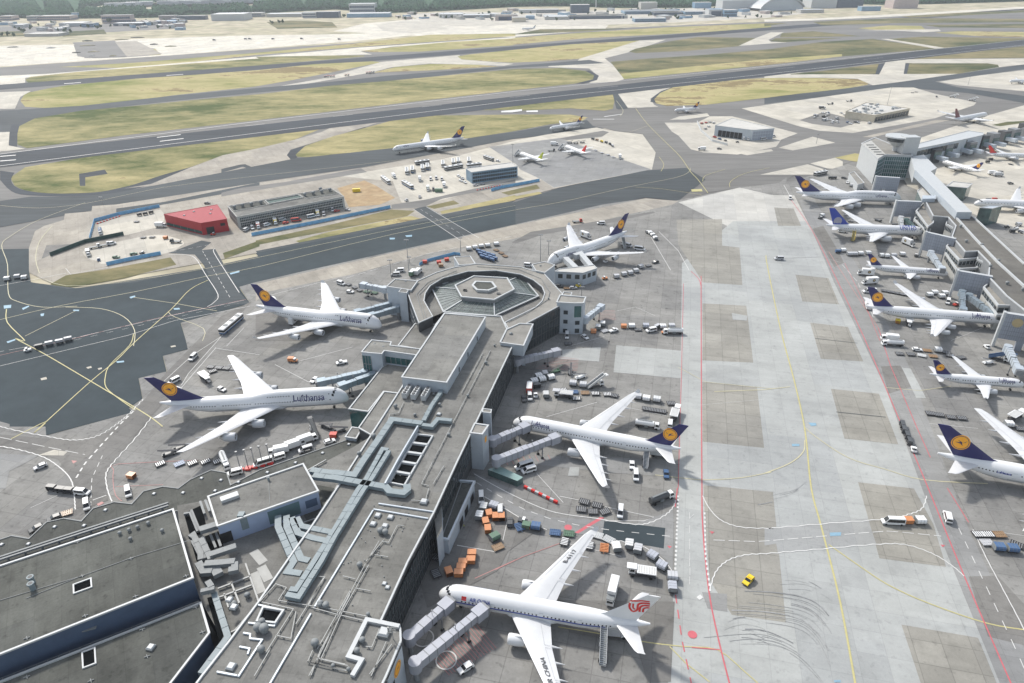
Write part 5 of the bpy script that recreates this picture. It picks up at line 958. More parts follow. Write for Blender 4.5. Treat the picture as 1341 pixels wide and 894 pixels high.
for k in range(22): a = p.lerp(q, k / 21); m.tube(a, a + Vector((0, 0, 1.1)), .05, .05, 6)
for z in (.55, 1.08): m.beam(p, q, .06, .06, 0, z)
m.build('railing', [b_galv], h2)
for q in z4(0, 3, [(735, 620), (760, 760), (1010, 505), (140, 865), (1045, 635), (470, 885)]): m = MB(); c = G(q[0], q[1], 12); m.beam(c + Vector((-.6, -.3, 0)), c + Vector((.6, .3, 0)), .15, .3); m.beam(c + Vector((-.4, .5, 0)), c + Vector((.4, -.5, 0)), .15, .25); m.build('roof_anchor', [b_galv], h2)
h3, P3 = hall('plant_building', 'rectangular hall with a grey roof, white edge and blue wall where four ducts enter', E_((200, 370), (955, 110), (1075, 325), (275, 605)), 17.5, 5, b_blue, r_felt)
c = G(*E_((372, 382))[0], 17.5); m = MB(); T = Matrix.Translation(c) @ Matrix.Rotation(math.atan2(P3[1].y - P3[0].y, P3[1].x - P3[0].x), 4, 'Z'); m.box(-2.6, 2.6, -1.1, 1.1, .05, 1.1, 0, T); m.build('roof_unit', [b_white], h3)
vent(h3, E_((680, 235))[0], 17.5, .5, 'cowl'); pipe(h3, E_((680, 235), (690, 430)), 17.5, .06, .05, b_galv)
a, b = Vector((P3[3].x, P3[3].y, 0)), Vector((P3[2].x, P3[2].y, 0))
for t, wd, z0, z1, mm in ((.05, 3.2, 10.6, 14.5, p_dark), (.63, 9.5, 11.5, 16.5, mat('teal_duct', (.10, .17, .19), .5)), (.91, 3.6, 12.5, 15.5, b_shblue), (.24, 2, 13, 17.4, b_duct)): window_at(h3, a, b, t, z0, wd, z1 - z0, mm).name = 'wall_panel'
c = G(*E_((465, 520))[0], 17.2); m = MB(); m.box(c.x - .9, c.x + .9, c.y - 1, c.y + .9, 14, 18.2); m.build('exhaust_box', [b_duct], h3)
# plant yard between the halls
yd = thing('pipe_yard', 'tangle of silver ducts and pipes in the gap between the blue halls', 'pipework')
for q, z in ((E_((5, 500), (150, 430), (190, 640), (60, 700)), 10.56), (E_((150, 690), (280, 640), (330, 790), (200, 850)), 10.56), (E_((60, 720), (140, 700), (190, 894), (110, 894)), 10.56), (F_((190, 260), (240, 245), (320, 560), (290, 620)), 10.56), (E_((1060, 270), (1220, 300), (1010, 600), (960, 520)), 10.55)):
    Pq = Gs(q, z); m = MB(); m.add(Pq, [tuple(range(4))]); m.build('dark_pit_sheet', [p_shade if z > 10.555 else r_dark], yd)  # flat sheets lying on the roof, the black ones paint pit shade
for q in (F_((620, 10), (680, 120)), F_((560, 60), (620, 220)), E_((560, 800), (640, 894))): Pq = Gs(q, 10.5); m = MB(); m.run(Pq, 2.6, .06, 0, 0); m.build('pale_deck', [b_conc], yd)
for q, w_, z in (([(100, 740), (180, 894)], 2.2, 11), ([(150, 730), (230, 894)], 1.6, 11.6), ([(140, 660), (300, 610)], 2.2, 13), ([(220, 860), (430, 790)], 2, 12), ([(60, 720), (90, 700), (150, 830), (150, 900)], 1.6, 11.2)): duct(yd, E_(*q), z, w_, 1.4, b_galv)
for q, w_, z in (([(130, 10), (170, 80), (240, 75)], 2, 11.6), ([(180, 20), (320, 10), (420, 0)], 2, 12.2), ([(370, 70), (420, 60), (420, 10)], 1.8, 12), ([(260, 50), (290, 105)], 2.6, 11.4), ([(150, 240), (260, 215)], 1.2, 12.5), ([(205, 160), (235, 205)], 1.6, 12.6)): duct(yd, F_(*q), z, w_, 1.4, b_galv)
for q in ([(10, 520), (60, 510), (120, 660)], [(70, 490), (135, 650)], [(140, 420), (175, 520)], [(180, 410), (215, 500)], [(220, 680), (265, 790)], [(265, 670), (305, 780)], [(165, 700), (210, 820)]): pipe(yd, E_(*q), 11, .35, .4, b_galv)
for q, r in zip(F_((405, 340), (385, 280), (515, 255), (210, 190)), (1.1, .7, .8, .6)): vent(yd, q, 10.5, r)
duct(yd, F_((255, 250), (365, 600), (150, 894)), 11, 1.6, 1.2, b_duct)
# ---------------------------------------------------------------- annexes on the apron
an = thing('loading_annex', 'low annex with a sunken dark roof against the pier wall beside the orange crates', 'building')
Pa = block(an, I_((190, 183), (372, 197), (165, 657), (78, 640)), 6, 0, b_pale, r_dark, (.7, .9), b_pale)
for t in (.12, .35, .55): window_at(an, Pa[1], Pa[2], t, .3, 3.5, 3.4, p_dark)
pipe(an, I_((270, 200), (110, 650)), 6, .12, .3, b_frame)
Pb = block(an, I_((48, 432), (112, 355), (118, 560), (75, 640)), 12, 0, b_pale, r_felt, None)
for z in (4, 7.5): window_at(an, Pb[0], Pb[3], .5, z, 1.6, 2)
gb_ = thing('gate_building', 'low white gate building with square windows and two glazed arms reaching the jumbo', 'building')
Pg = block(gb_, J_((405, 520), (440, 500), (715, 470), (740, 495), (630, 532)), 8, 0, b_pale, r_light, (.4, .4))
for t in (.2, .5, .8): window_at(gb_, Pg[0], Pg[4], t, 4.2, 2.6, 2.6)
for t in (.1, .45, .8): window_at(gb_, Pg[4], Pg[3], t, 4.2, 2.4, 2.6)
for q in (J_((610, 515), (490, 400)), J_((715, 490), (610, 365), (560, 380))): P = Gs(q, 8); m = MB(); m.run(P, 3.2, 3, 0, -3.2); m.build('walkway', [b_white], gb_)
# ---------------------------------------------------------------- the far pier on the right
pb = thing('far_pier', 'far terminal pier with stepped glazed terraces and a dark roof on the right', 'terminal')
RL = L_((540, 118), (640, 108), (780, 200), (925, 268), (1338, 640), (1800, 1060), (1800, 1500), (1338, 1010), (1200, 900), (1055, 745), (1065, 640), (970, 542), (870, 547), (765, 425), (795, 340), (735, 272), (615, 262))
Pq = block(pb, RL, 15, 0, b_frame, r_pier, (.6, .6))
pipe(pb, L_((780, 262), (940, 440), (1120, 630), (1338, 830), (1600, 1090)), 15, .5, .1, b_white); pipe(pb, L_((940, 280), (1338, 650)), 15, .4, .1, b_white)
for q in L_((875, 470), (1065, 670), (1200, 805), (1000, 500), (1130, 625), (1325, 855), (830, 350)): vent(pb, q, 15, .9)
for q, zz in ((L_((478, 225), (535, 165), (618, 258), (612, 320), (572, 350)), 11.5), (L_((462, 290), (505, 240), (600, 340), (575, 400)), 8), (L_((720, 505), (785, 447), (872, 547), (965, 545), (975, 600), (820, 615)), 11.5), (L_((712, 560), (740, 525), (822, 620), (960, 625), (960, 680), (800, 690)), 8),
              (N_((1015, 165), (1098, 100), (1200, 238), (1400, 250), (1400, 320), (1130, 310)), 11.5), (N_((1010, 215), (1040, 185), (1130, 315), (1400, 330), (1400, 380), (1120, 385)), 8), (L_((735, 275), (800, 340), (770, 360), (715, 330)), 12), (L_((970, 545), (1075, 640), (1040, 650), (965, 610)), 12)):
    P = block(pb, q, zz, 0, b_conc, r_tan, (.7, 1.0), b_white)
    glaze(pb, P[0], P[-1], zz - 3, zz - .8, b_glass, 6, .1, b_white); glaze(pb, P[-1], P[-2], zz - 3, zz - .8, b_glass, 5, .1, b_white)
for a, b, zz in ((L_((335, 140)), L_((525, 147)), 16), (L_((565, 390)), L_((792, 442)), 16.3), (N_((825, 30)), N_((1090, 75)), 16.3), (N_((1203, 366)), N_((1420, 400)), 18), (z6(1000, 200, [(905, 188)]), z6(1000, 200, [(1090, 200)]), 16)):
    p, q = G(*a[0], zz), G(*b[0], zz); d = (q - p).normalized(); nn = Vector((-d.y, d.x, 0)); nn = -nn if nn.y < 0 else nn
    m = MB(); m.prism([p, q, q + nn * 2.2, p + nn * 2.2], 5.2, zz, 0, 1); m.prism([p - d * 1.1, p - d * .05, p - d * .05 + nn * 2.2, p - d * 1.1 + nn * 2.2], 0, zz + .3, 1, 1); m.prism([q.lerp(p, .25), q, q + nn * 2.2, q.lerp(p, .25) + nn * 2.2], 0, 5.2, 0, 0)
    for k in range(1, 12): 
        v = p.lerp(q, k / 12) - nn * .02; m.beam(v + Vector((0, 0, 5.2 - zz)), v + Vector((0, 0, 5.2 - zz)) - nn * .06, .12, zz - 5.2, 2)
    for k in range(1, 6): z = 5.2 + (zz - 5.2) * k / 6; m.beam((p.x, p.y, z), (q.x, q.y, z), .14, .12, 2)
    m.build('gate_wall', [b_tile, b_white, b_frame], pb)
p, q = G(*N_((1203, 366))[0], 18), G(*N_((1420, 400))[0], 18); d = (q - p).normalized(); nn = Vector((d.y, -d.x, 0)); cc = p + d * 5.2 + nn * .2 + Vector((0, 0, -3.8)); m = MB()
for k in range(20): m.add([cc + (d * math.cos(t * math.tau / 20) + Vector((0, 0, math.sin(t * math.tau / 20)))) * r for t, r in ((k, .01), (k, 2.2), (k + 1, 2.2), (k + 1, .01))], [(0, 1, 2, 3)])
m.build('wall_emblem', [mat('emblem_gold', (.45, .36, .2), .5)], pb)
tr = thing('tube_roof', 'long white curved roof running along the far pier, blue-grey at its near end', 'roof')
q = K_((470, 560), (585, 560)) + L_((925, 228), (805, 228)); block(tr, q, 19.5, 14.5, b_pale, b_white, None)
block(tr, K_((435, 455), (540, 440), (645, 545), (590, 575), (470, 575)), 18.5, 10, b_white, b_white, None)
block(tr, L_((530, 95), (635, 95), (632, 120), (530, 122)), 17.5, 15, b_pale, b_pale, None)
for nm, lb, q, zz, wm, rm in (('gate_lounge', 'flat-roofed glass gate lounge on the far side of the white tube roof', K_((720, 692), (770, 655), (925, 672), (885, 706)), 10, b_gglass, r_light), ('gate_lounge', 'teal glass gate block at the nose of the cut-off wide-body', L_((985, 195), (1060, 178), (1165, 180), (1085, 202)), 12, b_gglass, b_pale), ('apron_store', 'small beige-roofed store with ramp beside the glass hall', z6(1000, 200, [(680, 165), (722, 150), (800, 240), (750, 255)]), 6, b_white, r_tan), ('link_roof', 'pale low roof between the tube roof and the nose of the jumbo', L_((490, 60), (540, 20), (640, 100), (530, 110), (520, 130)), 12, b_gglass, r_light)):
    t = thing(nm, lb, 'building'); block(t, q, zz, 0, wm, rm, (.5, .4))
gh = thing('glass_hall', 'tall hall with green glass front and white side wall ending the far pier', 'terminal')
Pq = block(gh, K_((45, 352), (150, 305), (440, 425), (446, 446), (238, 440), (176, 478)), 20, 0, b_white, r_tan, (.8, .5)); glaze(gh, Pq[4], Pq[3], 2, 18.5, b_teal, 12, .2, b_pale, 5); glaze(gh, Pq[5], Pq[4], 2, 18.5, b_teal, 5, .2, b_pale, 5)
for t in (.15, .38, .6, .82): window_at(gh, Pq[0], Pq[5], t, 11, 5, 5, b_white)
block(gh, K_((50, 352), (120, 325), (235, 435), (178, 470)), 20.8, 20.1, b_white, b_conc, None)
for t in (.2, .35, .5, .65, .8): p = Pq[0].lerp(Pq[5], t); m = MB(); m.box(p.x + 2, p.x + 8, p.y + 1, p.y + 2, 20.8, 21.2); m.build('roof_fin', [b_dark], gh)
at = thing('control_tower', 'small white control tower with a round dark-glazed cab beside the glass hall', 'tower'); c = G(*K_((400, 425))[0], 20)
m = MB(); m.box(c.x - 5, c.x + 7, c.y - 3, c.y + 6, 0, 33); m.build('shaft', [b_white], at)
m = MB(); cc = c + Vector((-5, 8, 0)); m.tube((cc.x, cc.y, 24), (cc.x, cc.y, 28), 4, 7.5, 20, 0); m.tube((cc.x, cc.y, 28), (cc.x, cc.y, 31), 8.4, 9.2, 24, 1); m.tube((cc.x, cc.y, 31), (cc.x, cc.y, 32), 10, 10, 24, 0); m.tube((cc.x, cc.y, 0), (cc.x, cc.y, 24), 2.5, 2.5, 12, 0); m.build('cab', [b_white, b_glass], at)
lw_ = thing('long_concourse', 'long low concourse with a white roof running away behind the control tower', 'building'); P = block(lw_, K_((460, 400), (500, 352), (895, 250), (1015, 268), (1010, 285), (830, 325)), 15, 0, b_pale, b_white, (.5, .4)); glaze(lw_, P[0], P[5], 8, 13, b_glass, 14)
for i, (x, y) in enumerate(K_((600, 500), (690, 470), (795, 440), (880, 440), (980, 395), (1060, 385), (1155, 350), (1230, 340), (1315, 305), (1338, 330))):
    c = G(x, y); gt = thing('gate_tower', ('first', 'second', 'third', 'fourth', 'fifth', 'sixth', 'seventh', 'eighth', 'ninth', 'tenth')[i] + ' dark gate tower from left in the row along the long concourse', 'gate tower', c, R(20), 'row of grey gate towers along the long concourse')
    m = MB(); m.box(-4, 4, -4, 4, 0, 12 + (i % 3)); m.build('tower_body', [b_frame if i % 2 else b_dark], gt)
    m = MB(); m.box(-4.2, 4.2, -4.2, -4.05, 4, 10); m.build('glazing', [b_gglass], gt); m = MB(); m.box(-2, 2, -14, -4.2, 4, 7); m.build('walkway', [b_pale], gt)
# ---------------------------------------------------------------- buildings on the island and beyond
rb = thing('fire_station', 'red building with a sloping pink-red roof on the island between the taxiways', 'building'); P = block(rb, z4(0, 1, [(845, 238), (1120, 188), (1170, 262), (1035, 284)]), 8.7, 0, b_red, b_redr, (.3, .25), b_redr)
window_at(rb, P[3], P[2], .3, .2, 5, 5, p_dark); window_at(rb, P[3], P[2], .8, 4.5, 3, 2, p_dark); glaze(rb, P[0], P[3], 1, 3, b_green, 5)
for q in z4(0, 1, [(950, 245), (1085, 235), (1090, 215), (1000, 225)]): vent(rb, q, 8.7, .6, 'sky')
q = z4(0, 1, [(900, 310), (960, 330)])
lb = thing('long_office', 'long grey office block with fine windows and roof units next to the red building', 'building'); P = block(lb, z6(290, 200, [(50, 427), (870, 282), (975, 350), (122, 512)]), 8.6, 0, b_conc, r_felt, (.5, .5), b_conc)
for k in range(2): glaze(lb, P[3], P[2], 1 + k * 3.6, 3.9 + k * 3.6, b_glass, 62, .1, b_conc, 2)
glaze(lb, P[0], P[3], 1, 7.5, b_brick if False else b_frame, 8, .08, b_conc, 2)
cq = Gs(z6(290, 200, [(350, 385), (610, 338), (650, 360), (380, 412)]), 8.6); m = MB(); m.add([v + Vector((0, 0, .06)) for v in cq], [(0, 1, 2, 3)]); m.run(cq, .6, .8, 1, 0, True); m.build('courtyard', [b_green, b_conc], lb)
for a in (z6(290, 200, [(60, 432), (335, 385), (365, 415), (105, 468)]), z6(290, 200, [(625, 335), (865, 292), (940, 325), (680, 365)])): cq = Gs(a, 8.6); m = MB(); m.add([v + Vector((0, 0, .05)) for v in cq], [(0, 1, 2, 3)]); m.run(cq, .3, .4, 1, 0, True); m.build('plant_deck', [r_dark, b_conc], lb)
for q in z6(290, 200, [(105, 445), (170, 430), (240, 420), (315, 405), (665, 345), (732, 332), (800, 320), (865, 305), (790, 300)]): vent(lb, q, 8.7, 1.3, 'dome')
def slab_building(name, label, a, b, h, depth, wm, rm, bands=((.2, .85),), gm=b_glass, par=(.4, .4), n=10, cat='building'):
    """a rectangular block whose near face stands on the ground line a-b"""
    t = thing(name, label, cat); p, q = G(*a), G(*b); d = (q - p).normalized(); nn = Vector((-d.y, d.x, 0)); nn = -nn if nn.y < 0 else nn
    P = block(t, None, h, 0, wm, rm, par, pts=[Vector((v.x, v.y, h)) for v in (p, q, q + nn * depth, p + nn * depth)])
    for z0, z1 in bands: glaze(t, P[0], P[1], h * z0, h * z1, gm, n, .1, wm)
    if bands: glaze(t, P[0] if P[0].x > 0 else P[1], P[3] if P[0].x > 0 else P[2], h * bands[0][0], h * bands[0][1], gm, 4, .1, wm)
    return t, P
z8 = lambda *p: z6(460, 160, p)
slab_building('office_block', 'blue-grey office block with ribbon windows between the buses and the light stand', z8((962, 490))[0], z8((1325, 440))[0], 9.4, 13, mat('slate_blue', (.20, .29, .38), .5, .1), r_light, ((.12, .32), (.42, .62), (.72, .9)), n=20)
p, q = Gs(z6(880, 80, [(345, 512), (645, 550)]), 10.5); t = thing('service_station', 'pale square building with dark open bays and vans outside, ringed by a white wall', 'building'); P = block(t, z6(880, 80, [(345, 512), (480, 455), (815, 535), (645, 550)]), 10.5, 0, b_pale, r_light, (.5, .4)); glaze(t, P[0], P[3], .5, 6.5, p_dark, 6, .1, b_pale, inset=(.1, .25)); glaze(t, P[3], P[2], .5, 9, b_tile, 8, .1, b_pale, 3)  # the open bays are one flat dark sheet, their inner shade painted
m = MB(); m.run(Gs(z6(880, 80, [(200, 490), (230, 560), (320, 640), (440, 672)]), 0), .6, 2.2, 0); tag(m.build('perimeter_wall', [b_white]), 'curved white wall around the yard of the pale square building', 'wall')
t = thing('cargo_depot', 'wide beige depot with a cluttered roof and dark glazed front on the pale apron', 'building'); P = block(t, z6(1060, 80, [(290, 400), (450, 330), (800, 378), (522, 432)]), 7.6, 0, b_beige, r_light, (.6, .6), b_beige); glaze(t, P[3], P[2], .6, 5.6, b_glass, 12, .1, b_beige); 
for i in range(34):
    u, v = random.random() * .9 + .05, random.random() * .9 + .05; c = P[0].lerp(P[1], u).lerp(P[3].lerp(P[2], u), v); m = MB(); s = random.uniform(.8, 2.6); m.box(c.x - s, c.x + s, c.y - 1, c.y + 1, 7.6, 7.6 + random.uniform(.5, 1.8)); m.build('roof_unit', [random.choice([b_galv, b_white, b_conc, b_white])], t)
for a, lab in ((z4(0, 1, [(465, 372), (490, 278), (620, 243), (825, 203)]), 'blue construction fence bending round the upper left yard'), (z4(0, 1, [(552, 505), (690, 475), (832, 448)]), 'short blue fence below the oval yard with parked trailers'), (z4(1, 1, [(-20, 352), (300, 290), (695, 208)]) , 'long blue fence in front of the long grey office block'), (z6(640, 130, [(20, 735), (100, 712), (250, 685), (405, 655)]), 'blue fence between the blue-grey office block and the light stand'), (A_((665, 110), (730, 80), (940, 25), (990, 30)), 'curved dark blue screen behind the octagonal pier head')):
    P = Gs(a, 0); m = MB(); m.run(P, .12, 2.6 if 'dark' not in lab else 2.2, 0); fo = thing('site_fence', lab, 'fence'); m.build('fence_panel', [b_fence], fo); m = MB()
    for p, q in zip(P, P[1:]):
        k = max(2, int((q - p).length / 4)); 
        for i in range(k): v = p.lerp(q, i / k); m.box(v.x - .5, v.x + .5, v.y - .7, v.y - .1, 0, .5)
    m.build('footing_edge', [b_white], fo)
m = MB(); m.run(Gs(z4(0, 1, [(262, 456), (440, 388), (640, 347)]), 0), .4, 2.8, 0); tag(m.build('green_screen', [b_green]), 'dark green screen wall tapering along the upper left yard', 'wall')
m = MB(); m.run(Gs(z6(560, 600, [(770, 232), (1035, 360)]), GZ), .7, .9, 0)
P = Gs(z6(560, 600, [(770, 232), (1035, 360)]), GZ); m = MB()
for k in range(9): m.beam(P[0].lerp(P[1], k / 9), P[0].lerp(P[1], (k + .96) / 9), .75, .95, k % 2)
tag(m.build('road_barrier', [p_red, b_white]), 'red and white water-filled road barrier beside the curved service road', 'barrier')
P = Gs(z4(0, 1, [(500, 290), (620, 250)]), 0); m = MB()
for k in range(15): m.beam(P[0].lerp(P[1], k / 15), P[0].lerp(P[1], (k + .9) / 15), .6, .9, k % 2)
tag(m.build('road_barrier', [p_red, b_white]), 'red and white barrier line inside the bend of the upper left blue fence', 'barrier')
P = Gs(z8((1000, 545), (1200, 505)), 0); m = MB()
for k in range(18): m.beam(P[0].lerp(P[1], k / 18), P[0].lerp(P[1], (k + .9) / 18), .6, .9, k % 2)
tag(m.build('road_barrier', [p_red, b_white]), 'red and white barrier line in front of the blue-grey office block', 'barrier')
gs = thing('glass_screen', 'pale green glass screen on the ground under the two jet bridges of the mid-pier airliner', 'screen', (0, 0, 0)); block(gs, I_((480, 90), (560, 55), (760, 150), (715, 180)), 3, .2, b_gglass, mat('screen_glass', (.25, .36, .34), .2), None)
# jet bridges: rotunda, telescoping tunnels, cab, drive legs
def bridge(a, b, label, z=4.6, m_=None, wd=2.35, group=None):
    p, q = G(*a, z + 2.8), G(*b, z + 2.8); L = (q - p).length; r = thing('jet_bridge', label, 'jet bridge', (p.x, p.y, 0), math.atan2(q.y - p.y, q.x - p.x), group); mm = m_ or b_pale
    m = MB(); m.tube((0, 0, z - .2), (0, 0, z + 3.1), wd * .72, wd * .72, 16); m.tube((0, 0, 0), (0, 0, z - .2), .7, .7, 10, 1); m.build('rotunda', [mm, b_frame], r)
    for x0, x1, s, dz in ((wd * .4, L * .52, 1, 0), (L * .5, L - 2.2, .88, .12)):
        m = MB(); m.box(x0, x1, -wd / 2 * s, wd / 2 * s, z + dz, z + dz + 2.8 * s)
        k = max(2, int((x1 - x0) / 2.2))
        for i in range(k + 1): x = x0 + (x1 - x0) * i / k; m.box(x - .07, x + .07, -wd / 2 * s - .08, wd / 2 * s + .08, z + dz - .05, z + dz + 2.8 * s + .08, 1)
        m.build('tunnel', [mm, b_galv], r)
    m = MB(); m.box(L - 2.3, L + 1.3, -wd * .68, wd * .68, z - .1, z + 2.9, 0); m.box(L + 1.3, L + 2.1, -wd * .6, wd * .6, z, z + 2.6, 1); m.build('cab', [mm, b_frame], r)
    m = MB(); x = L * .74
    for s in (1, -1): m.tube((x, s * wd * .62, .5), (x, s * wd * .62, z + .4), .22, .22, 8, 0); m.tube((x, s * wd * .62 - .25, .55), (x, s * wd * .62 + .25, .55), .55, .55, 12, 1)
    m.beam((x, -wd * .62, z - .3), (x, wd * .62, z - .3), .4, .3, 0); m.build('drive_leg', [b_frame, p_tyre], r)
    m = MB(); m.tube((L * .6, 0, z + 2.7), (L * .6, 0, z + 4.4), .09, .09, 6); m.box(L * .6 - .2, L * .6 + .2, -.2, .2, z + 4.3, z + 4.6); m.build('beacon', [b_frame], r)
b_lil = mat('bridge_grey', (.36, .375, .42), .45, .1, .05, .5); b_stl = mat('bridge_steel', (.27, .33, .38), .4, .3, .12, .5)
for a, b, l, mm in ((A_((455, 392))[0], A_((165, 462))[0], 'upper dark steel jet bridge at the jumbo beside the octagonal head', b_stl), (A_((492, 430))[0], A_((275, 490))[0], 'lower dark steel jet bridge touching the nose of the jumbo beside the octagonal head', b_stl),
        (z4(1, 2, [(560, 178)])[0], z4(1, 2, [(330, 225)])[0], 'longer steel jet bridge left of the teal glass block, short of the large jumbo', b_stl), (z4(1, 2, [(598, 192)])[0], z4(1, 2, [(440, 245)])[0], 'shorter steel jet bridge below the teal glass block, over the jumbo nose', b_stl),
        ((645, 574), (688, 555.5), 'pale grey jet bridge at the front door of the mid-pier twin-jet', b_lil), ((650, 599.5), (727, 570), 'pale grey jet bridge at the second door of the mid-pier twin-jet', b_lil),
        (z4(1, 3, [(790, 648)])[0], z4(1, 3, [(985, 475)])[0], 'pale grey jet bridge at the front door of the red-emblem airliner', b_lil), (z4(1, 3, [(820, 785)])[0], z4(1, 3, [(1160, 510)])[0], 'longer pale grey jet bridge at the second door of the red-emblem airliner', b_lil),
        (H_((470, 180))[0], H_((785, 105))[0], 'parked pale grey jet bridge on the empty stand below the square tower', b_lil), (z6(700, 380, [(405, 215)])[0], z6(700, 380, [(530, 115)])[0], 'parked pale blue jet bridge behind the square tower with windows', b_pale), (A_((385, 280))[0], A_((215, 245))[0], 'short pale jet bridge on the stand left of the octagonal head', b_pale),
        (L_((600, 540))[0], L_((690, 668))[0], 'pale jet bridge at the nose of the slim narrow-body, far pier', b_pale), (L_((360, 265))[0], L_((368, 352))[0], 'thin white jet bridge reaching the blue-tailed twin-jet', b_white), (L_((405, 285))[0], L_((482, 352))[0], 'green-grey jet bridge at the nose of the blue-tailed twin-jet', b_gglass),
        (N_((850, 185))[0], N_((858, 325))[0], 'steel jet bridge with the vertical run to the four-engine airliner, far pier', b_stl), (N_((905, 212))[0], N_((1105, 358))[0], 'long steel jet bridge under the orange roof, four-engine airliner at the far pier', b_stl), (N_((1215, 625))[0], N_((1305, 800))[0], 'pale jet bridge with glass tunnel above the smallest narrow-body on the right', b_pale), (z6(1000, 200, [(955, 262)])[0], z6(1000, 200, [(958, 318)])[0], 'white jet bridge at the jumbo beside the glass hall', b_white)):
    bridge(a, b, l, m_=mm)
# ================================================================ VEHICLES AND GROUND EQUIPMENT
VC = {'w': ('white', (.74, .75, .75)), 's': ('silver', (.50, .51, .53)), 'b': ('blue', (.07, .135, .26)), 'r': ('red', (.52, .06, .04)), 'o': ('orange', (.58, .24, .10)), 'y': ('yellow', (.72, .54, .03)),
      'g': ('green', (.10, .18, .12)), 'k': ('charcoal', (.075, .08, .085)), 'n': ('brown', (.30, .20, .12)), 'l': ('bluish grey', (.40, .42, .47)), 'c': ('pale', (.60, .61, .61))}
def vpaint(c): return mat('paint_' + VC[c][0].replace(' ', '_'), VC[c][1], .4, 0, .06, 1.5, .5)
v_frame = mat('chassis', (.06, .06, .065), .7, 0, .1, 2); v_rail = mat('roller_rail', (.55, .55, .53), .5, .3, .1, 2)
def wheels(P, xs, y, r=.36):
    for x in xs:
        for s in (1, -1): m = MB(); m.tube((x, s * (y - .12), r), (x, s * (y + .12), r), r, r, 12); P.append(('wheel', m, [p_tyre]))
def car_body(L, W, prof, glass):
    """side profile (x, z) swept across the width, cabin narrowed; glass faces on a second slot"""
    m = MB(); n = len(prof); k = lambda z: 1 if z < .95 else 1 - (z - .95) * .16
    a = [(x, W / 2 * k(z), z) for x, z in prof]; b = [(x, -W / 2 * k(z), z) for x, z in prof]
    m.add(a + b, [(i, (i + 1) % n, n + (i + 1) % n, n + i) for i in range(n)] + [tuple(range(n - 1, -1, -1)), tuple(range(n, 2 * n))])
    g = MB()
    for q in glass:
        for s in (1, -1): g.add([(x, s * (W / 2 * k(z) + .012), z) for x, z in q], [tuple(range(len(q)))])
    return m, g
_MOD = {}
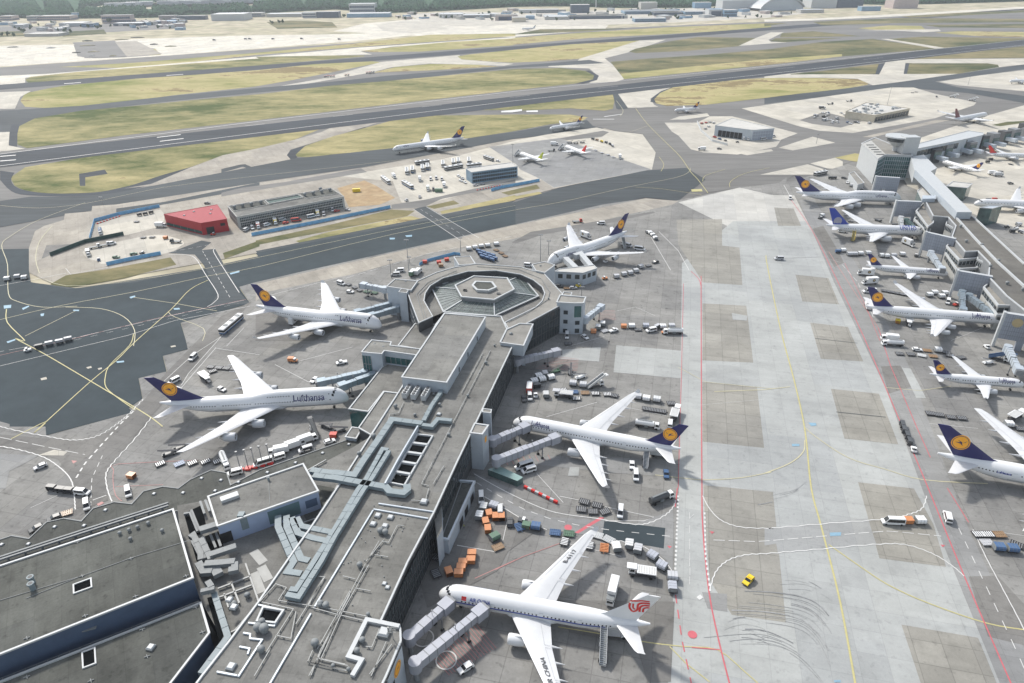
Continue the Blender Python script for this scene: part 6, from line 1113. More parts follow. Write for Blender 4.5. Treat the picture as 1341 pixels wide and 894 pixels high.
def model(kind, c):
    key = (kind, c)
    if key in _MOD: return _MOD[key]
    P = []; pm = vpaint(c); wh = vpaint('w')
    if kind in ('van', 'car', 'pickup', 'minibus'):
        if kind == 'car': L, W = 4.4, 1.85; prof = [(-2.2, .35), (-2.2, .85), (-2.0, 1.0), (-1.7, 1.42), (.15, 1.47), (.95, .98), (2.05, .82), (2.2, .6), (2.2, .35)]; gl = [[(-1.75, 1.0), (-1.5, 1.36), (.1, 1.4), (.75, 1.0)]]; fr = [(.18, 1.45), (.93, 1.0)]; rr_ = [(-2.0, 1.02), (-1.72, 1.4)]; xs = (-1.35, 1.4)
        elif kind == 'pickup': L, W = 5, 1.9; prof = [(-2.5, .4), (-2.5, 1.05), (-.5, 1.05), (-.35, 1.75), (.8, 1.78), (1.4, 1.1), (2.4, 1), (2.5, .4)]; gl = [[(-.25, 1.15), (-.2, 1.65), (.75, 1.68), (1.15, 1.15)]]; fr = [(.83, 1.76), (1.38, 1.12)]; rr_ = [(-.48, 1.1), (-.36, 1.7)]; xs = (-1.5, 1.6)
        else:
            L = 5.4 if kind == 'van' else 7; W = 2.0; h = 2.25 if kind == 'van' else 2.6; f = L / 2
            prof = [(-f, .4), (-f, h - .15), (-f + .15, h), (f - 1.7, h), (f - .75, 1.25), (f - .08, 1.05), (f, .75), (f, .4)]; gl = [[(-f + .3, 1.2), (-f + .3, h - .3), (f - 1.75, h - .3), (f - 1.05, 1.25)]]; fr = [(f - 1.67, h - .03), (f - .78, 1.28)]; rr_ = [(-f - .0, 1.2), (-f, h - .3)]; xs = (-f + 1.1, f - 1.1)
        m, g = car_body(L, W, prof, gl); k = lambda z: 1 if z < .95 else 1 - (z - .95) * .16
        for q, o in ((fr, .02), (rr_, -.02)): g.add([(q[0][0] + o, -W / 2 * k(q[0][1]) * .92, q[0][1] + .01), (q[1][0] + o, -W / 2 * k(q[1][1]) * .92, q[1][1] + .01), (q[1][0] + o, W / 2 * k(q[1][1]) * .92, q[1][1] + .01), (q[0][0] + o, W / 2 * k(q[0][1]) * .92, q[0][1] + .01)], [(0, 1, 2, 3)])
        m.box(-L / 2 - .06, L / 2 + .06, -W / 2 + .06, W / 2 - .06, .35, .55, 1)
        P += [('body', m, [pm, v_frame]), ('window_glazing', g, [p_glass])]; wheels(P, xs, W / 2 - .05)
        if kind == 'car' and c == 'y': m = MB(); m.box(-.5, -.2, -.6, .6, 1.47, 1.6); P.append(('light_bar', m, [p_orange]))
    elif kind in ('truck', 'catering', 'flatbed', 'tanker', 'stairs', 'loader'):
        L = {'truck': 7.5, 'catering': 8.5, 'flatbed': 7, 'tanker': 9.5, 'stairs': 7.5, 'loader': 8}[kind]; f = L / 2; W = 2.4; m = MB()
        m.box(-f, f - .2, -.9, .9, .55, .9); P.append(('chassis', m, [v_frame])); m = MB()
        prof = [(f - 2, .6), (f - 2, 2.6), (f - .5, 2.6), (f - .05, 1.5), (f, .6)]; cw = 1.15 if kind != 'loader' else .5
        cm, g = car_body(2, cw * 2, prof, [[(f - 1.7, 1.5), (f - 1.7, 2.4), (f - .6, 2.4), (f - .25, 1.5)]]); g.add([(f - .48, -cw * .7, 2.5), (f - .04, -cw * .75, 1.55), (f - .04, cw * .75, 1.55), (f - .48, cw * .7, 2.5)], [(0, 1, 2, 3)])
        P += [('cab', cm, [wh if kind != 'flatbed' else pm]), ('window_glazing', g, [p_glass])]
        if kind in ('truck', 'catering'):
            h = 3.3 if kind == 'truck' else 4.1; m = MB(); m.box(-f, f - 2.15, -W / 2, W / 2, .95, h); m.box(-f + .05, f - 2.2, -W / 2 + .05, W / 2 - .05, h, h + .04, 1); P.append(('cargo_box', m, [pm, wh]))
            if kind == 'catering':
                m = MB()
                for s in (1, -1):
                    for r0, mi in ((.85, 0), (.55, 1)): m.add([(-1.6 + r0 * math.cos(t * math.tau / 18), s * (W / 2 + .02 + .01 * mi), 2.6 + r0 * math.sin(t * math.tau / 18)) for t in range(18)], [tuple(range(18))], mi)
                P.append(('logo', m, [p_dark, mat('emblem_gold', (.45, .36, .2), .5)])); m = MB(); m.box(f - 2.1, f - .2, -1.1, 1.1, 2.75, 2.9); P.append(('roof_platform', m, [b_galv]))
        elif kind == 'tanker':
            m = MB(); m.tube((-f, 0, 2.0), (f - 2.3, 0, 2.0), 1.12, 1.12, 18); P.append(('tank', m, [pm])); m = MB(); m.box(-f + .8, f - 3, -.3, .3, 3.1, 3.25); m.box(-1.2, .2, -1.25, 1.25, .7, 1.5); P.append(('walkway', m, [b_galv]))
        elif kind == 'flatbed': m = MB(); m.box(-f, f - 2.1, -W / 2, W / 2, .9, 1.1); m.box(-f, -f + .1, -W / 2, W / 2, 1.1, 1.6); P.append(('bed', m, [b_galv]))
        elif kind == 'stairs':
            m = MB(); a, b = Vector((-f - .2, 0, .5)), Vector((f + .6, 0, 4.6)); m.beam(a, b, 1.7, .25); n = 18
            for i in range(n): p = a.lerp(b, i / n); m.box(p.x, p.x + .3, -.75, .75, p.z + .2, p.z + .42, 1)
            for s in (1, -1):
                m.beam(a + Vector((0, s * .9, 1.1)), b + Vector((0, s * .9, 1.1)), .1, .12); m.add([a + Vector((0, s * .9, .1)), b + Vector((0, s * .9, .1)), b + Vector((0, s * .9, 1.1)), a + Vector((0, s * .9, 1.1))], [(0, 1, 2, 3)])
            m.box(f + .4, f + 2.2, -.95, .95, 4.5, 4.75); m.beam((0, 0, .8), (1, 0, 2.4), .5, .4, 1); P.append(('stairway', m, [pm, b_galv]))
        elif kind == 'loader':
            m = MB(); m.box(-f, f - 2.4, -1.6, 1.6, 2.5, 2.8); m.box(f - 2.3, f + .6, -1.6, .6, 2.9, 3.15); P.append(('platform', m, [pm]))
            m = MB()
            for s in (1, -1): m.beam((-f + .5, s * 1.2, .9), (1, s * 1.2, 2.4), .18, .18); m.beam((1, s * 1.2, .9), (-f + .5, s * 1.2, 2.4), .18, .18)
            P.append(('scissor_lift', m, [v_frame])); m = MB()
            for i in range(7): m.box(-f + .3 + i * .75, -f + .75 + i * .75, -1.3, 1.3, 2.8, 2.87)
            P.append(('roller', m, [v_rail]))
        wheels(P, (-f + 1.4, f - 1.3), W / 2 - .15, .48)
    elif kind in ('bus', 'long_bus'):
        L = 13.5 if kind == 'bus' else 18; f = L / 2; W = 2.9; m = MB(); m.box(-f, f, -W / 2, W / 2, .35, 1.15, 1); m.box(-f, f, -W / 2, W / 2, 1.15, 3.1, 0); m.box(-f + .4, f - .4, -W / 2 + .3, W / 2 - .3, 3.1, 3.22, 0); P.append(('body', m, [wh, pm]))
        g = MB(); g.box(-f - .02, f + .03, -W / 2 - .015, W / 2 + .015, 1.45, 2.6, 0); P.append(('window_glazing', g, [p_glass])); m = MB()
        for i in range(3): m.box(-f + 2 + i * L * .3, -f + 4 + i * L * .3, -.8, .8, 3.22, 3.45)
        P.append(('roof_vent', m, [b_galv])); wheels(P, (-f + 2.6, f - 2.4), W / 2 - .1, .48)
    elif kind == 'tug':
        m = MB(); m.box(-1.5, 1.5, -.85, .85, .35, .95); m.box(-1.5, -.2, -.8, .8, .95, 1.15); P.append(('body', m, [pm])); m = MB(); m.box(-.1, .85, -.75, .75, 1.75, 1.85)
        for x in (-.05, .78):
            for y in (-.7, .64): m.box(x, x + .06, y, y + .06, .95, 1.75)
        P.append(('canopy', m, [wh])); m = MB(); m.box(.0, .7, -.7, .7, .95, 1.4); P.append(('seat', m, [v_frame])); wheels(P, (-1, 1), .8, .32)
    elif kind == 'cart':
        m = MB(); m.box(-1.6, 1.6, -.8, .8, .45, .6); m.beam((1.6, 0, .5), (2.4, 0, .4), .1, .1); P.append(('bed', m, [v_frame])); m = MB(); m.box(-1.6, 1.6, -.82, .82, 2.0, 2.1)
        for x in (-1.58, 1.5):
            m.box(x, x + .08, -.8, .8, .6, 2)
        m.box(-1.5, 1.5, -.04, .04, .6, 2.0); P.append(('canopy', m, [pm])); wheels(P, (-1.1, 1.1), .7, .25)
    elif kind == 'container':
        m = MB(); m.box(-1.7, 1.7, -1.25, 1.25, .4, .52); m.beam((1.7, 0, .45), (2.5, 0, .4), .1, .1); P.append(('trolley', m, [v_frame])); m = MB()
        m.loft([[Vector((x, y, z)) for y, z in ((-1.15, .55), (1.0, .55), (1.0, 2.15), (-1.15, 2.15), (-1.5, 1.7), (-1.5, .95))] for x in (-1.5, 1.5)]); 
        for x in (-1.52, -.5, .5, 1.46): m.loft([[Vector((xx, y * 1.02, z)) for y, z in ((-1.15, .55), (1.0, .54), (1.0, 2.18), (-1.15, 2.18), (-1.5, 1.72), (-1.5, .93))] for xx in (x, x + .06)], 1)
        P.append(('cargo_box', m, [pm, b_galv])); wheels(P, (-1.2, 1.2), .9, .2)
    elif kind == 'crate':
        m = MB(); m.box(-1.3, 1.3, -1.0, 1.0, .25, 1.75); m.box(-1.36, 1.36, -1.06, 1.06, 1.7, 1.85, 0)
        for x in (-1.3, -.43, .43, 1.24): m.box(x, x + .06, -1.04, 1.04, .25, 1.7, 1)
        P.append(('crate_box', m, [pm, mat('orange_rib', (.5, .17, .05), .6)])); m = MB(); m.box(-1.3, 1.3, -.9, .9, .1, .25); P.append(('skid', m, [v_frame]))
    elif kind == 'dolly':
        m = MB(); m.run([Vector((x, y, .4)) for x, y in ((-1.7, -1.25), (1.7, -1.25), (1.7, 1.25), (-1.7, 1.25))], .14, .18, 0, 0, True); m.box(-1.6, 1.6, -.08, .08, .4, .55, 0); m.box(-1.6, 1.6, -1.2, 1.2, .38, .42, 0); m.beam((1.7, 0, .45), (2.6, 0, .4), .1, .1, 0); P.append(('frame', m, [v_frame if c in 'wk' else pm])); m = MB()
        for i in range(5): m.box(-1.45 + i * .64, -1.15 + i * .64, -1.1, 1.1, .5, .62)
        P.append(('roller', m, [pm if c != 'k' else b_pole])); wheels(P, (-1.2, 1.2), .9, .2)
    elif kind == 'belt':
        m = MB(); m.box(-2.3, 2.3, -.9, .9, .4, .95); m.box(1.2, 2.0, .1, .85, .95, 1.5); P.append(('body', m, [pm])); m = MB(); m.beam((-3.4, -.3, .9), (3.4, -.3, 2.9), .9, .25); m.beam((-3.4, -.3, 1.16), (3.4, -.3, 3.16), .6, .06, 1); P.append(('conveyor', m, [pm if c != 'k' else b_pole, v_frame])); wheels(P, (-1.6, 1.6), .8, .38)
    elif kind == 'bin':
        m = MB(); m.box(-3, 3, -1.2, 1.2, .1, 2.4)
        for i in range(7): m.box(-2.9 + i * .95, -2.75 + i * .95, -1.26, 1.26, .1, 2.4)
        P.append(('shell', m, [pm])); m = MB(); m.box(-3.05, 3.05, -1.28, 1.28, 2.4, 2.5); P.append(('lid', m, [pm]))
    r = [(n, m.mesh(n, ms), m, ms) for n, m, ms in P]; one = MB(); ml = []
    for n, m, ms in P:
        k = len(one.v); one.v += m.v; one.f += [tuple(i + k for i in f) for f in m.f]
        for i in m.m:
            if ms[i] not in ml: ml.append(ms[i])
            one.m.append(ml.index(ms[i]))
    _MOD[key] = (r, one.mesh(kind, ml)); return _MOD[key]
KN = {'van': ('delivery_van', 'van'), 'car': ('car', 'car'), 'pickup': ('pickup', 'pickup'), 'minibus': ('minibus', 'minibus'), 'truck': ('box_truck', 'truck'), 'catering': ('catering_truck', 'catering truck'), 'flatbed': ('flatbed_truck', 'flatbed truck'), 'tanker': ('fuel_tanker', 'fuel tanker'),
      'stairs': ('stair_truck', 'stair truck'), 'loader': ('cargo_loader', 'cargo loader'), 'bus': ('apron_bus', 'apron bus'), 'long_bus': ('articulated_bus', 'long bus'), 'tug': ('baggage_tug', 'tug'), 'cart': ('baggage_cart', 'baggage cart'), 'container': ('cargo_container', 'cargo container'),
      'crate': ('cargo_crate', 'crate'), 'dolly': ('pallet_dolly', 'pallet dolly'), 'belt': ('belt_loader', 'belt loader'), 'bin': ('steel_container', 'steel container')}
ORD = ['first', 'second', 'third', 'fourth', 'fifth', 'sixth', 'seventh', 'eighth', 'ninth', 'tenth', 'eleventh', 'twelfth', 'thirteenth', 'fourteenth', 'fifteenth', 'sixteenth', 'seventeenth', 'eighteenth']
NUM = ['', 'one', 'two', 'three', 'four', 'five', 'six', 'seven', 'eight', 'nine', 'ten', 'eleven', 'twelve', 'thirteen', 'fourteen', 'fifteen', 'sixteen']
def plural(s): return s[:-3] + 'ies' if s.endswith('lly') and False else s + ('es' if s.endswith(('s', 'x')) else 's')
def put(kind, c, px, vec, label, group):
    p = G(px[0], px[1], GZ); q = G(px[0] + vec[0] * 2, px[1] + vec[1] * 2, GZ); rz = math.atan2(q.y - p.y, q.x - p.x); r, one = model(kind, c); nm, cat = KN[kind]
    if p.length > 560:
        o = link(nm, one); o.location = p; o.rotation_euler = (0, 0, rz); return tag(o, label, cat, group)
    t = thing(nm, label, cat, p, rz, group)
    for n, me, _, _ in r: link(n, me, t)
    return t
def fleet(anchor, zf, rows):
    """rows: kind+colour string, then x, y, heading vector in the survey photo; labels count along the row when look-alikes share the spot"""
    by = {}
    for r in rows:
        pts = zf([(r[1], r[2])]); by.setdefault(tuple(r[0].split('.')), []).append((pts[0], (r[3], r[4])))
    for (k, c), L in by.items():
        d = VC[c][0] + ' ' + KN[k][1]; n = len(L)
        xs = [p[0][0] for p in L]; ys = [p[0][1] for p in L]; horiz = (max(xs) - min(xs)) >= (max(ys) - min(ys)) * .8
        L.sort(key=lambda p: p[0][0] if horiz else p[0][1])
        for i, (px, v) in enumerate(L):
            if n == 1: lb = d + ' ' + anchor
            elif n == 2: lb = ('left' if i == 0 else 'right') * horiz + ('upper' if i == 0 else 'lower') * (not horiz) + ' of two ' + plural(d) + ' ' + anchor
            else: lb = ORD[i] + ' ' + d + ' from ' + ('left' if horiz else 'the top') + ' ' + anchor
            put(k, c, px, v, lb, (plural(d) + ' ' + anchor) if n > 1 else None)
zf6 = lambda ox, oy: (lambda p: z6(ox, oy, p)); zf4 = lambda c, r: (lambda p: z4(c, r, p))
D = (-.3, 1)
fleet('on the bare apron at the far left', zf6(40, 560), [('car.s', 82, 318, -1, .4), ('dolly.n', 290, 685, -1, .3)])
fleet('towing dark carts toward the zigzag canopy', zf6(40, 560), [('van.w', 418, 527, 1, .1), ('cart.k', 175, 495, 1, .1), ('cart.k', 250, 510, 1, .1), ('cart.k', 312, 516, 1, .1)])
fleet('driving down to the zigzag canopy edge', zf6(40, 560), [('van.c', 452, 628, .1, 1), ('van.w', 782, 525, .15, 1), ('car.k', 192, 728, -1, .4), ('car.k', 50, 812, -1, .5)])
fleet('above the zigzag canopy, under the large jumbo', zf6(40, 560), [('crate.o', 808, 398, 1, .2), ('dolly.w', 1035, 292, 1, -.4), ('dolly.b', 1187, 292, 1, -.4), ('belt.k', 1105, 218, -1, .25), ('belt.k', 1190, 172, -1, .25)])
fleet('in the row beside the pole racks', zf6(240, 590), [('dolly.w', 75, 102, 1, -.4), ('dolly.w', 180, 93, 1, -.4), ('dolly.w', 278, 90, 1, -.4), ('tanker.w', 335, 105, .4, 1), ('van.w', 415, 187, -1, .25), ('minibus.w', 640, 108, -1, .3), ('van.w', 755, 66, -1, .3), ('truck.w', 762, 22, -1, .2), ('car.k', 1010, 8, 1, -.2)])
fleet('between the large jumbo nose and the low canopy', zf4(1, 2), [('truck.w', 207, 572, 1, -.35), ('truck.c', 270, 545, 1, -.35), ('van.s', 258, 592, -1, .3), ('crate.r', 402, 520, 1, 0), ('car.w', 382, 548, 1, -.3), ('belt.k', 368, 472, 1, .3), ('belt.k', 432, 492, -1, .2), ('stairs.k', 305, 505, -.5, -1)])
fleet('driving on the marked road by the dark asphalt', zf6(240, 420), [('van.c', 82, 302, -.6, .6), ('long_bus.b', 388, 45, -.65, .55)])
fleet('beyond the wing of the large jumbo', zf6(240, 420), [('tug.w', 150, 440, .6, .5), ('loader.w', 180, 470, .6, .5), ('car.w', 308, 553, 1, .4), ('dolly.k', 220, 372, 1, .1), ('dolly.k', 285, 377, 1, .1), ('dolly.k', 345, 382, 1, .1), ('dolly.k', 408, 388, 1, .1), ('dolly.k', 236, 405, 1, -.3), ('van.w', -70, 490, -1, .5)])
fleet('between the two jumbos on the left', zf6(240, 420), [('crate.o', 860, 318, 1, 0), ('tug.o', 885, 325, 1, 0), ('pickup.w', 1262, 340, -1, .2), ('car.w', 1045, 480, -.6, .5)])
fleet('around the jumbo beside the octagonal head', zf4(1, 1), [('catering.w', 205, 795, .6, -.5), ('van.w', 440, 600, 1, .3), ('car.w', 487, 642, 1, .1), ('dolly.k', 478, 602, 1, .5), ('dolly.k', 510, 618, 1, .5), ('dolly.k', 535, 632, 1, .5), ('dolly.g', 572, 640, 1, .2), ('dolly.g', 612, 645, 1, .2)])
fleet('behind the octagonal pier head', zf4(1, 1), [('van.w', 742, 533, -1, .05), ('van.c', 720, 554, -1, .05), ('truck.g', 812, 550, 1, -1), ('truck.c', 838, 545, 1, -1), ('crate.r', 872, 490, 1, 0), ('crate.r', 945, 492, 1, -.1), ('crate.r', 985, 478, 1, -.1), ('crate.n', 955, 508, 1, 0)]
      + [('cart.b', 1148 + i % 4 * 25 + i // 4 * 10, 435 + i % 4 * 8 + i // 4 * 15, 1, .3) for i in range(11)])
fleet('in the row along the road behind the octagonal head', zf4(1, 1), [('container.w', 1098, 422, 1, -.1), ('container.w', 1130, 415, 1, -.1), ('container.w', 1162, 409, 1, -.1), ('container.w', 1195, 405, 1, -.1), ('container.w', 1240, 398, 1, -.1), ('dolly.n', 1240, 425, 1, .4), ('dolly.n', 1265, 440, 1, .4), ('dolly.n', 1285, 456, 1, .4)])
fleet('beside the nose-in jumbo behind the octagonal head', zf6(660, 270), [('flatbed.r', 585, 128, 1, -.05), ('van.w', 772, 142, -1, 0), ('catering.w', 650, 252, 1, .35), ('stairs.w', 952, 322, -.5, -1), ('van.s', 990, 320, 1, .3), ('minibus.w', 1080, 347, 1, .15), ('tug.w', 806, 447, 1, 0), ('van.w', 195, 478, 1, .1)])
fleet('trailing away from the tail of the nose-in jumbo', zf6(660, 270), [('tug.k', 1140, 212, .6, .6), ('container.w', 1166, 222, .6, .6), ('container.w', 1186, 240, .6, .6), ('container.w', 1206, 264, .6, .6)])
fleet('in the train by the white gate building', zf6(660, 270), [('tug.o', 802, 580, -1, .1), ('container.s', 895, 570, -1, .1), ('container.s', 955, 552, -1, .15), ('container.s', 1005, 542, -1, .15), ('container.s', 1050, 525, -1, .2), ('container.s', 1088, 492, -1, .3), ('dolly.k', 1150, 477, -1, .2), ('car.k', 1205, 450, -1, .3)])
fleet('tucked below the white gate building', zf6(660, 270), [('car.k', 440, 642, 1, .1), ('tug.y', 592, 640, 1, 0), ('car.s', 552, 655, 1, 0), ('dolly.n', 500, 655, 1, 0), ('container.s', 520, 615, 1, 0)])
fleet('at the foot of the square tower with windows', zf6(700, 380), [('van.w', 258, 372, 0, 1), ('dolly.k', 266, 430, 1, 0), ('car.w', 402, 380, .7, .5), ('crate.o', 468, 338, 1, 0), ('container.w', 508, 308, 0, 1), ('container.w', 545, 282, 0, 1), ('dolly.s', 558, 328, 1, -.3), ('pickup.w', 628, 327, 1, -.3)])
fleet('in the empty stand row below the nose-in jumbo', zf6(700, 380), [('crate.o', 710, 298, 1, 0), ('container.w', 772, 297, 1, 0), ('dolly.k', 822, 318, 1, 0), ('container.l', 885, 296, 1, 0), ('van.w', 928, 327, -1, .2), ('cart.s', 975, 302, 1, -.5), ('container.w', 1020, 302, 1, 0), ('container.s', 1090, 297, 1, 0), ('tug.o', 1035, 342, -1, 0), ('tanker.w', 1100, 345, -1, 0)])
fleet('in the cluster under the parked grey jet bridge', zf6(600, 440), [('container.w', 605, 372, 1, -.2), ('container.w', 640, 332, 1, -.2), ('container.w', 668, 357, 1, -.2), ('container.w', 738, 342, 1, -.2), ('container.s', 695, 316, .4, 1), ('cart.k', 628, 410, 1, -.1), ('belt.g', 772, 288, 1, -.3), ('truck.r', 568, 430, .1, -1), ('van.w', 570, 492, .1, 1), ('tug.w', 616, 480, .1, 1), ('car.k', 525, 507, .2, 1), ('container.c', 702, 482, .1, 1)])
fleet('spread out above the mid-pier twin-jet wing', zf6(600, 440), [('dolly.w', 835, 433, 1, -.1), ('dolly.b', 922, 450, 1, 0), ('dolly.n', 1010, 457, 1, 0), ('dolly.w', 1092, 462, 1, 0), ('dolly.w', 1187, 468, 1, 0), ('dolly.k', 1240, 478, 1, .2), ('dolly.w', 942, 502, 1, 0), ('loader.s', 838, 487, -1, -.1), ('belt.w', 970, 335, -1, .3), ('container.s', 915, 390, 1, .1), ('container.s', 995, 402, 1, .1), ('stairs.c', 1092, 402, 1, -.3), ('belt.k', 890, 290, .1, -1)])
fleet('in the row off the mid-pier twin-jet far wing', zf4(2, 2), [('container.s', 650, 321, 1, .15), ('container.w', 694, 331, 1, .15), ('container.c', 748, 336, 1, .15), ('dolly.k', 695, 378, 1, .15), ('dolly.k', 735, 385, 1, .15), ('dolly.k', 775, 391, 1, .15), ('dolly.k', 822, 350, 1, 0), ('loader.w', 840, 412, .3, -1), ('tanker.w', 700, 470, 1, .15), ('van.w', 817, 458, .1, -1)])
fleet('below the fuselage of the mid-pier twin-jet', zf4(2, 2), [('car.w', 620, 672, .05, 1), ('van.w', 640, 727, .05, 1), ('car.b', 796, 718, .1, 1), ('tanker.k', 772, 848, 1, -.4), ('stairs.s', 691, 655, .05, -1), ('truck.c', 765, 618, 1, .15), ('minibus.w', 64, 678, -1, .3), ('van.w', 88, 699, -1, .3), ('dolly.k', 375, 858, 1, .25), ('dolly.k', 440, 876, 1, .25)])
fleet('stored in the corner of the curved road', zf6(700, 640), [('dolly.k', 372, 170, 1, .1), ('dolly.k', 465, 187, 1, .05), ('dolly.k', 560, 187, 1, -.3), ('van.w', 683, 197, -.1, 1)])
fleet('in the arc behind the red-emblem airliner', zf6(700, 640), [('dolly.w', 238, 427, -.3, 1), ('dolly.w', 438, 457, -.2, 1), ('dolly.o', 555, 476, -.1, 1), ('dolly.c', 500, 376, 1, .3), ('dolly.c', 590, 410, 1, .5), ('container.w', 655, 482, .3, 1), ('container.c', 758, 462, -.1, 1), ('container.s', 826, 500, -.2, 1), ('container.l', 940, 548, 1, .6), ('container.l', 1012, 628, 1, .5), ('container.s', 1095, 712, 1, .1), ('container.l', 1100, 802, .1, 1), ('loader.w', 855, 692, -1, -.15)])
fleet('at the rear of the red-emblem airliner', zf4(2, 3), [('catering.w', 518, 445, -.25, 1), ('stairs.c', 470, 745, .02, -1), ('truck.s', 530, 648, 1, .1)])
fleet('near the orange crates by the low annex', zf6(560, 600), [('van.w', 428, 330, .05, 1), ('container.c', 450, 410, -.3, 1), ('container.w', 416, 477, -.3, 1), ('container.l', 530, 393, 1, .3), ('van.c', 578, 420, 0, -1), ('container.g', 532, 642, 1, -.5), ('dolly.n', 560, 712, 1, -.4), ('car.k', 656, 518, 0, -1)])
fleet('in the group between the low annex and the curved road', zf6(560, 600), [('crate.o', 490, 458, .3, 1), ('crate.o', 541, 482, .05, 1), ('crate.o', 589, 482, .05, 1), ('crate.o', 462, 522, .3, 1), ('crate.o', 480, 580, .1, 1)])
fleet('stacked out in front of the red-emblem airliner nose', zf4(1, 3), [('crate.o', 1115, 238, 1, 0), ('crate.o', 1110, 272, 1, 0), ('crate.o', 1069, 285, 1, 0), ('crate.o', 1060, 310, 1, 0), ('crate.o', 1047, 340, 1, 0), ('crate.o', 996, 332, .4, 1), ('dolly.k', 930, 335, .5, 1), ('dolly.k', 932, 252, 1, .5)])
fleet('along the outer edge of the curved road', zf6(560, 600), [('dolly.b', 730, 552, .6, 1), ('crate.g', 787, 550, 1, .2), ('tug.k', 758, 508, 1, .2), ('container.b', 862, 558, 1, .15), ('dolly.b', 1015, 597, 1, .1), ('dolly.g', 1125, 606, 1, .1)])
fleet('by the painted rings under the grey jet bridges', zf4(1, 3), [('car.w', 1082, 824, -.8, .5)])
fleet('alone on the old slabs beside the taxilane', zf4(2, 3), [('car.y', 1220, 372, -.7, .75)])
fleet('on the road crossing the taxilane', zf4(3, 3), [('minibus.w', 660, 72, -1, -.05), ('crate.o', 738, 67, 1, 0), ('container.w', 797, 67, 1, 0), ('van.w', 942, 47, -.25, -1)])
fleet('at the right edge below the cut-off jumbo', zf4(3, 3), [('dolly.w', 1102, 132, 1, 0), ('dolly.w', 1152, 132, 1, 0), ('dolly.n', 1210, 133, 1, 0), ('container.b', 1202, 205, 1, .1), ('container.b', 1272, 212, 1, .1), ('dolly.s', 1145, 174, 1, 0), ('dolly.k', 1300, 185, 1, .4)])
fleet('in the train along the red line', zf4(3, 2), [('tug.w', 768, 592, .3, 1), ('cart.k', 745, 553, .3, 1), ('cart.k', 733, 522, .3, 1), ('cart.k', 716, 492, .3, 1), ('cart.k', 708, 466, .3, 1)])
fleet('near the far wing of the cut-off jumbo', zf6(1121, 480), [('dolly.k', 590, 377, 1, .1), ('dolly.k', 662, 388, 1, .1), ('dolly.k', 755, 407, 1, .1), ('dolly.k', 840, 414, 1, .1), ('loader.w', 1262, 412, 1, -.6), ('container.w', 1208, 472, 1, .1), ('dolly.k', 1305, 500, 1, .1)])
fleet('below the four-engine airliner, far pier', zf6(1121, 350), [('truck.w', 262, 580, -1, -.1), ('tanker.w', 285, 622, -1, -.05), ('car.w', 485, 662, 1, .1), ('dolly.n', 565, 667, 1, .1), ('dolly.n', 612, 712, 1, .1), ('container.w', 647, 670, 1, .1), ('dolly.c', 522, 706, 1, .2), ('dolly.k', 718, 683, 1, .2), ('dolly.k', 748, 708, 1, .2), ('dolly.k', 836, 722, 1, -.1), ('dolly.k', 345, 692, 1, .05), ('dolly.k', 435, 697, 1, .05)])
fleet('near the emblem panel of the far pier', zf6(1121, 350), [('tug.w', 1040, 642, .6, .5), ('belt.w', 1048, 765, -1, .1), ('stairs.b', 1132, 738, 1, .2)])
fleet('around the tail of the four-engine airliner, far pier', zf6(1121, 350), [('truck.w', 92, 318, .25, 1), ('car.w', 238, 360, 1, .5), ('crate.y', 330, 442, .1, 1), ('loader.w', 418, 450, .2, 1), ('minibus.w', 105, 200, -1, 0)] + [('dolly.k', 225 + i * 52, 190 + i * 10, 1, .15) for i in range(5)])
fleet('by the nose bridges of the four-engine airliner, far pier', zf6(1121, 350), [('container.w', 580, 230, 1, 0), ('container.w', 620, 212, 1, 0), ('container.w', 676, 242, 1, 0), ('container.w', 702, 216, 1, 0), ('van.w', 730, 283, -.3, 1), ('tug.r', 792, 303, 1, -.3)])
fleet('at the tail of the slim narrow-body', zf6(1121, 350), [('catering.w', 72, 62, -1, -.1), ('catering.w', 105, 132, -1, .05)])
fleet('on the far red line by the taxilane', zf6(1000, 200), [('van.w', 210, 367, .2, 1), ('van.s', 120, 850, -1, 0), ('tug.k', 450, 525, 1, -.3), ('container.w', 462, 508, 1, -.3)])
fleet('in the row behind the slim narrow-body tail', zf6(1000, 200), [('cart.b', 590, 797, 1, 0), ('container.w', 630, 787, 1, 0), ('container.s', 682, 817, 1, 0), ('container.s', 722, 817, 1, 0), ('container.w', 768, 812, 1, 0), ('container.w', 828, 808, 1, 0), ('container.w', 940, 828, 1, 0), ('container.w', 975, 832, 1, 0), ('container.s', 1032, 828, 1, 0), ('container.w', 1100, 818, 1, 0)])
fleet('beside the blue-tailed twin-jet', zf6(1000, 200), [('catering.w', 1148, 735, 1, .4), ('stairs.y', 710, 690, .05, -1), ('van.w', 628, 632, 1, .1), ('belt.k', 912, 545, 1, .3), ('dolly.k', 1040, 570, 1, .1), ('dolly.k', 690, 548, 1, .1), ('dolly.k', 760, 555, 1, .1), ('tug.k', 1212, 825, .2, 1)])
fleet('behind the jumbo beside the glass hall', zf6(1000, 200), [('bus.k', 450, 175, -1, .2), ('cart.k', 530, 207, 1, 0), ('cart.k', 562, 207, 1, 0), ('car.k', 640, 205, 1, .2), ('car.w', 665, 240, .4, 1), ('cart.s', 520, 292, 1, 0), ('container.s', 700, 268, 1, 0), ('tug.k', 780, 300, 1, 0)])
fleet('in the upper rows of parked buses', zf6(460, 160), [('bus.c', 443, 400, .05, 1), ('bus.b', 487, 388, .05, 1), ('bus.c', 568, 375, .05, 1), ('bus.b', 607, 365, .05, 1), ('bus.c', 730, 342, .05, 1), ('bus.c', 813, 328, .05, 1), ('bus.c', 853, 320, .05, 1), ('bus.b', 937, 316, .05, 1), ('bus.k', 565, 330, 1, -.15), ('long_bus.k', 815, 370, 1, -.18), ('bus.w', 978, 354, 1, -.12), ('bus.k', 1095, 298, 1, .35)])
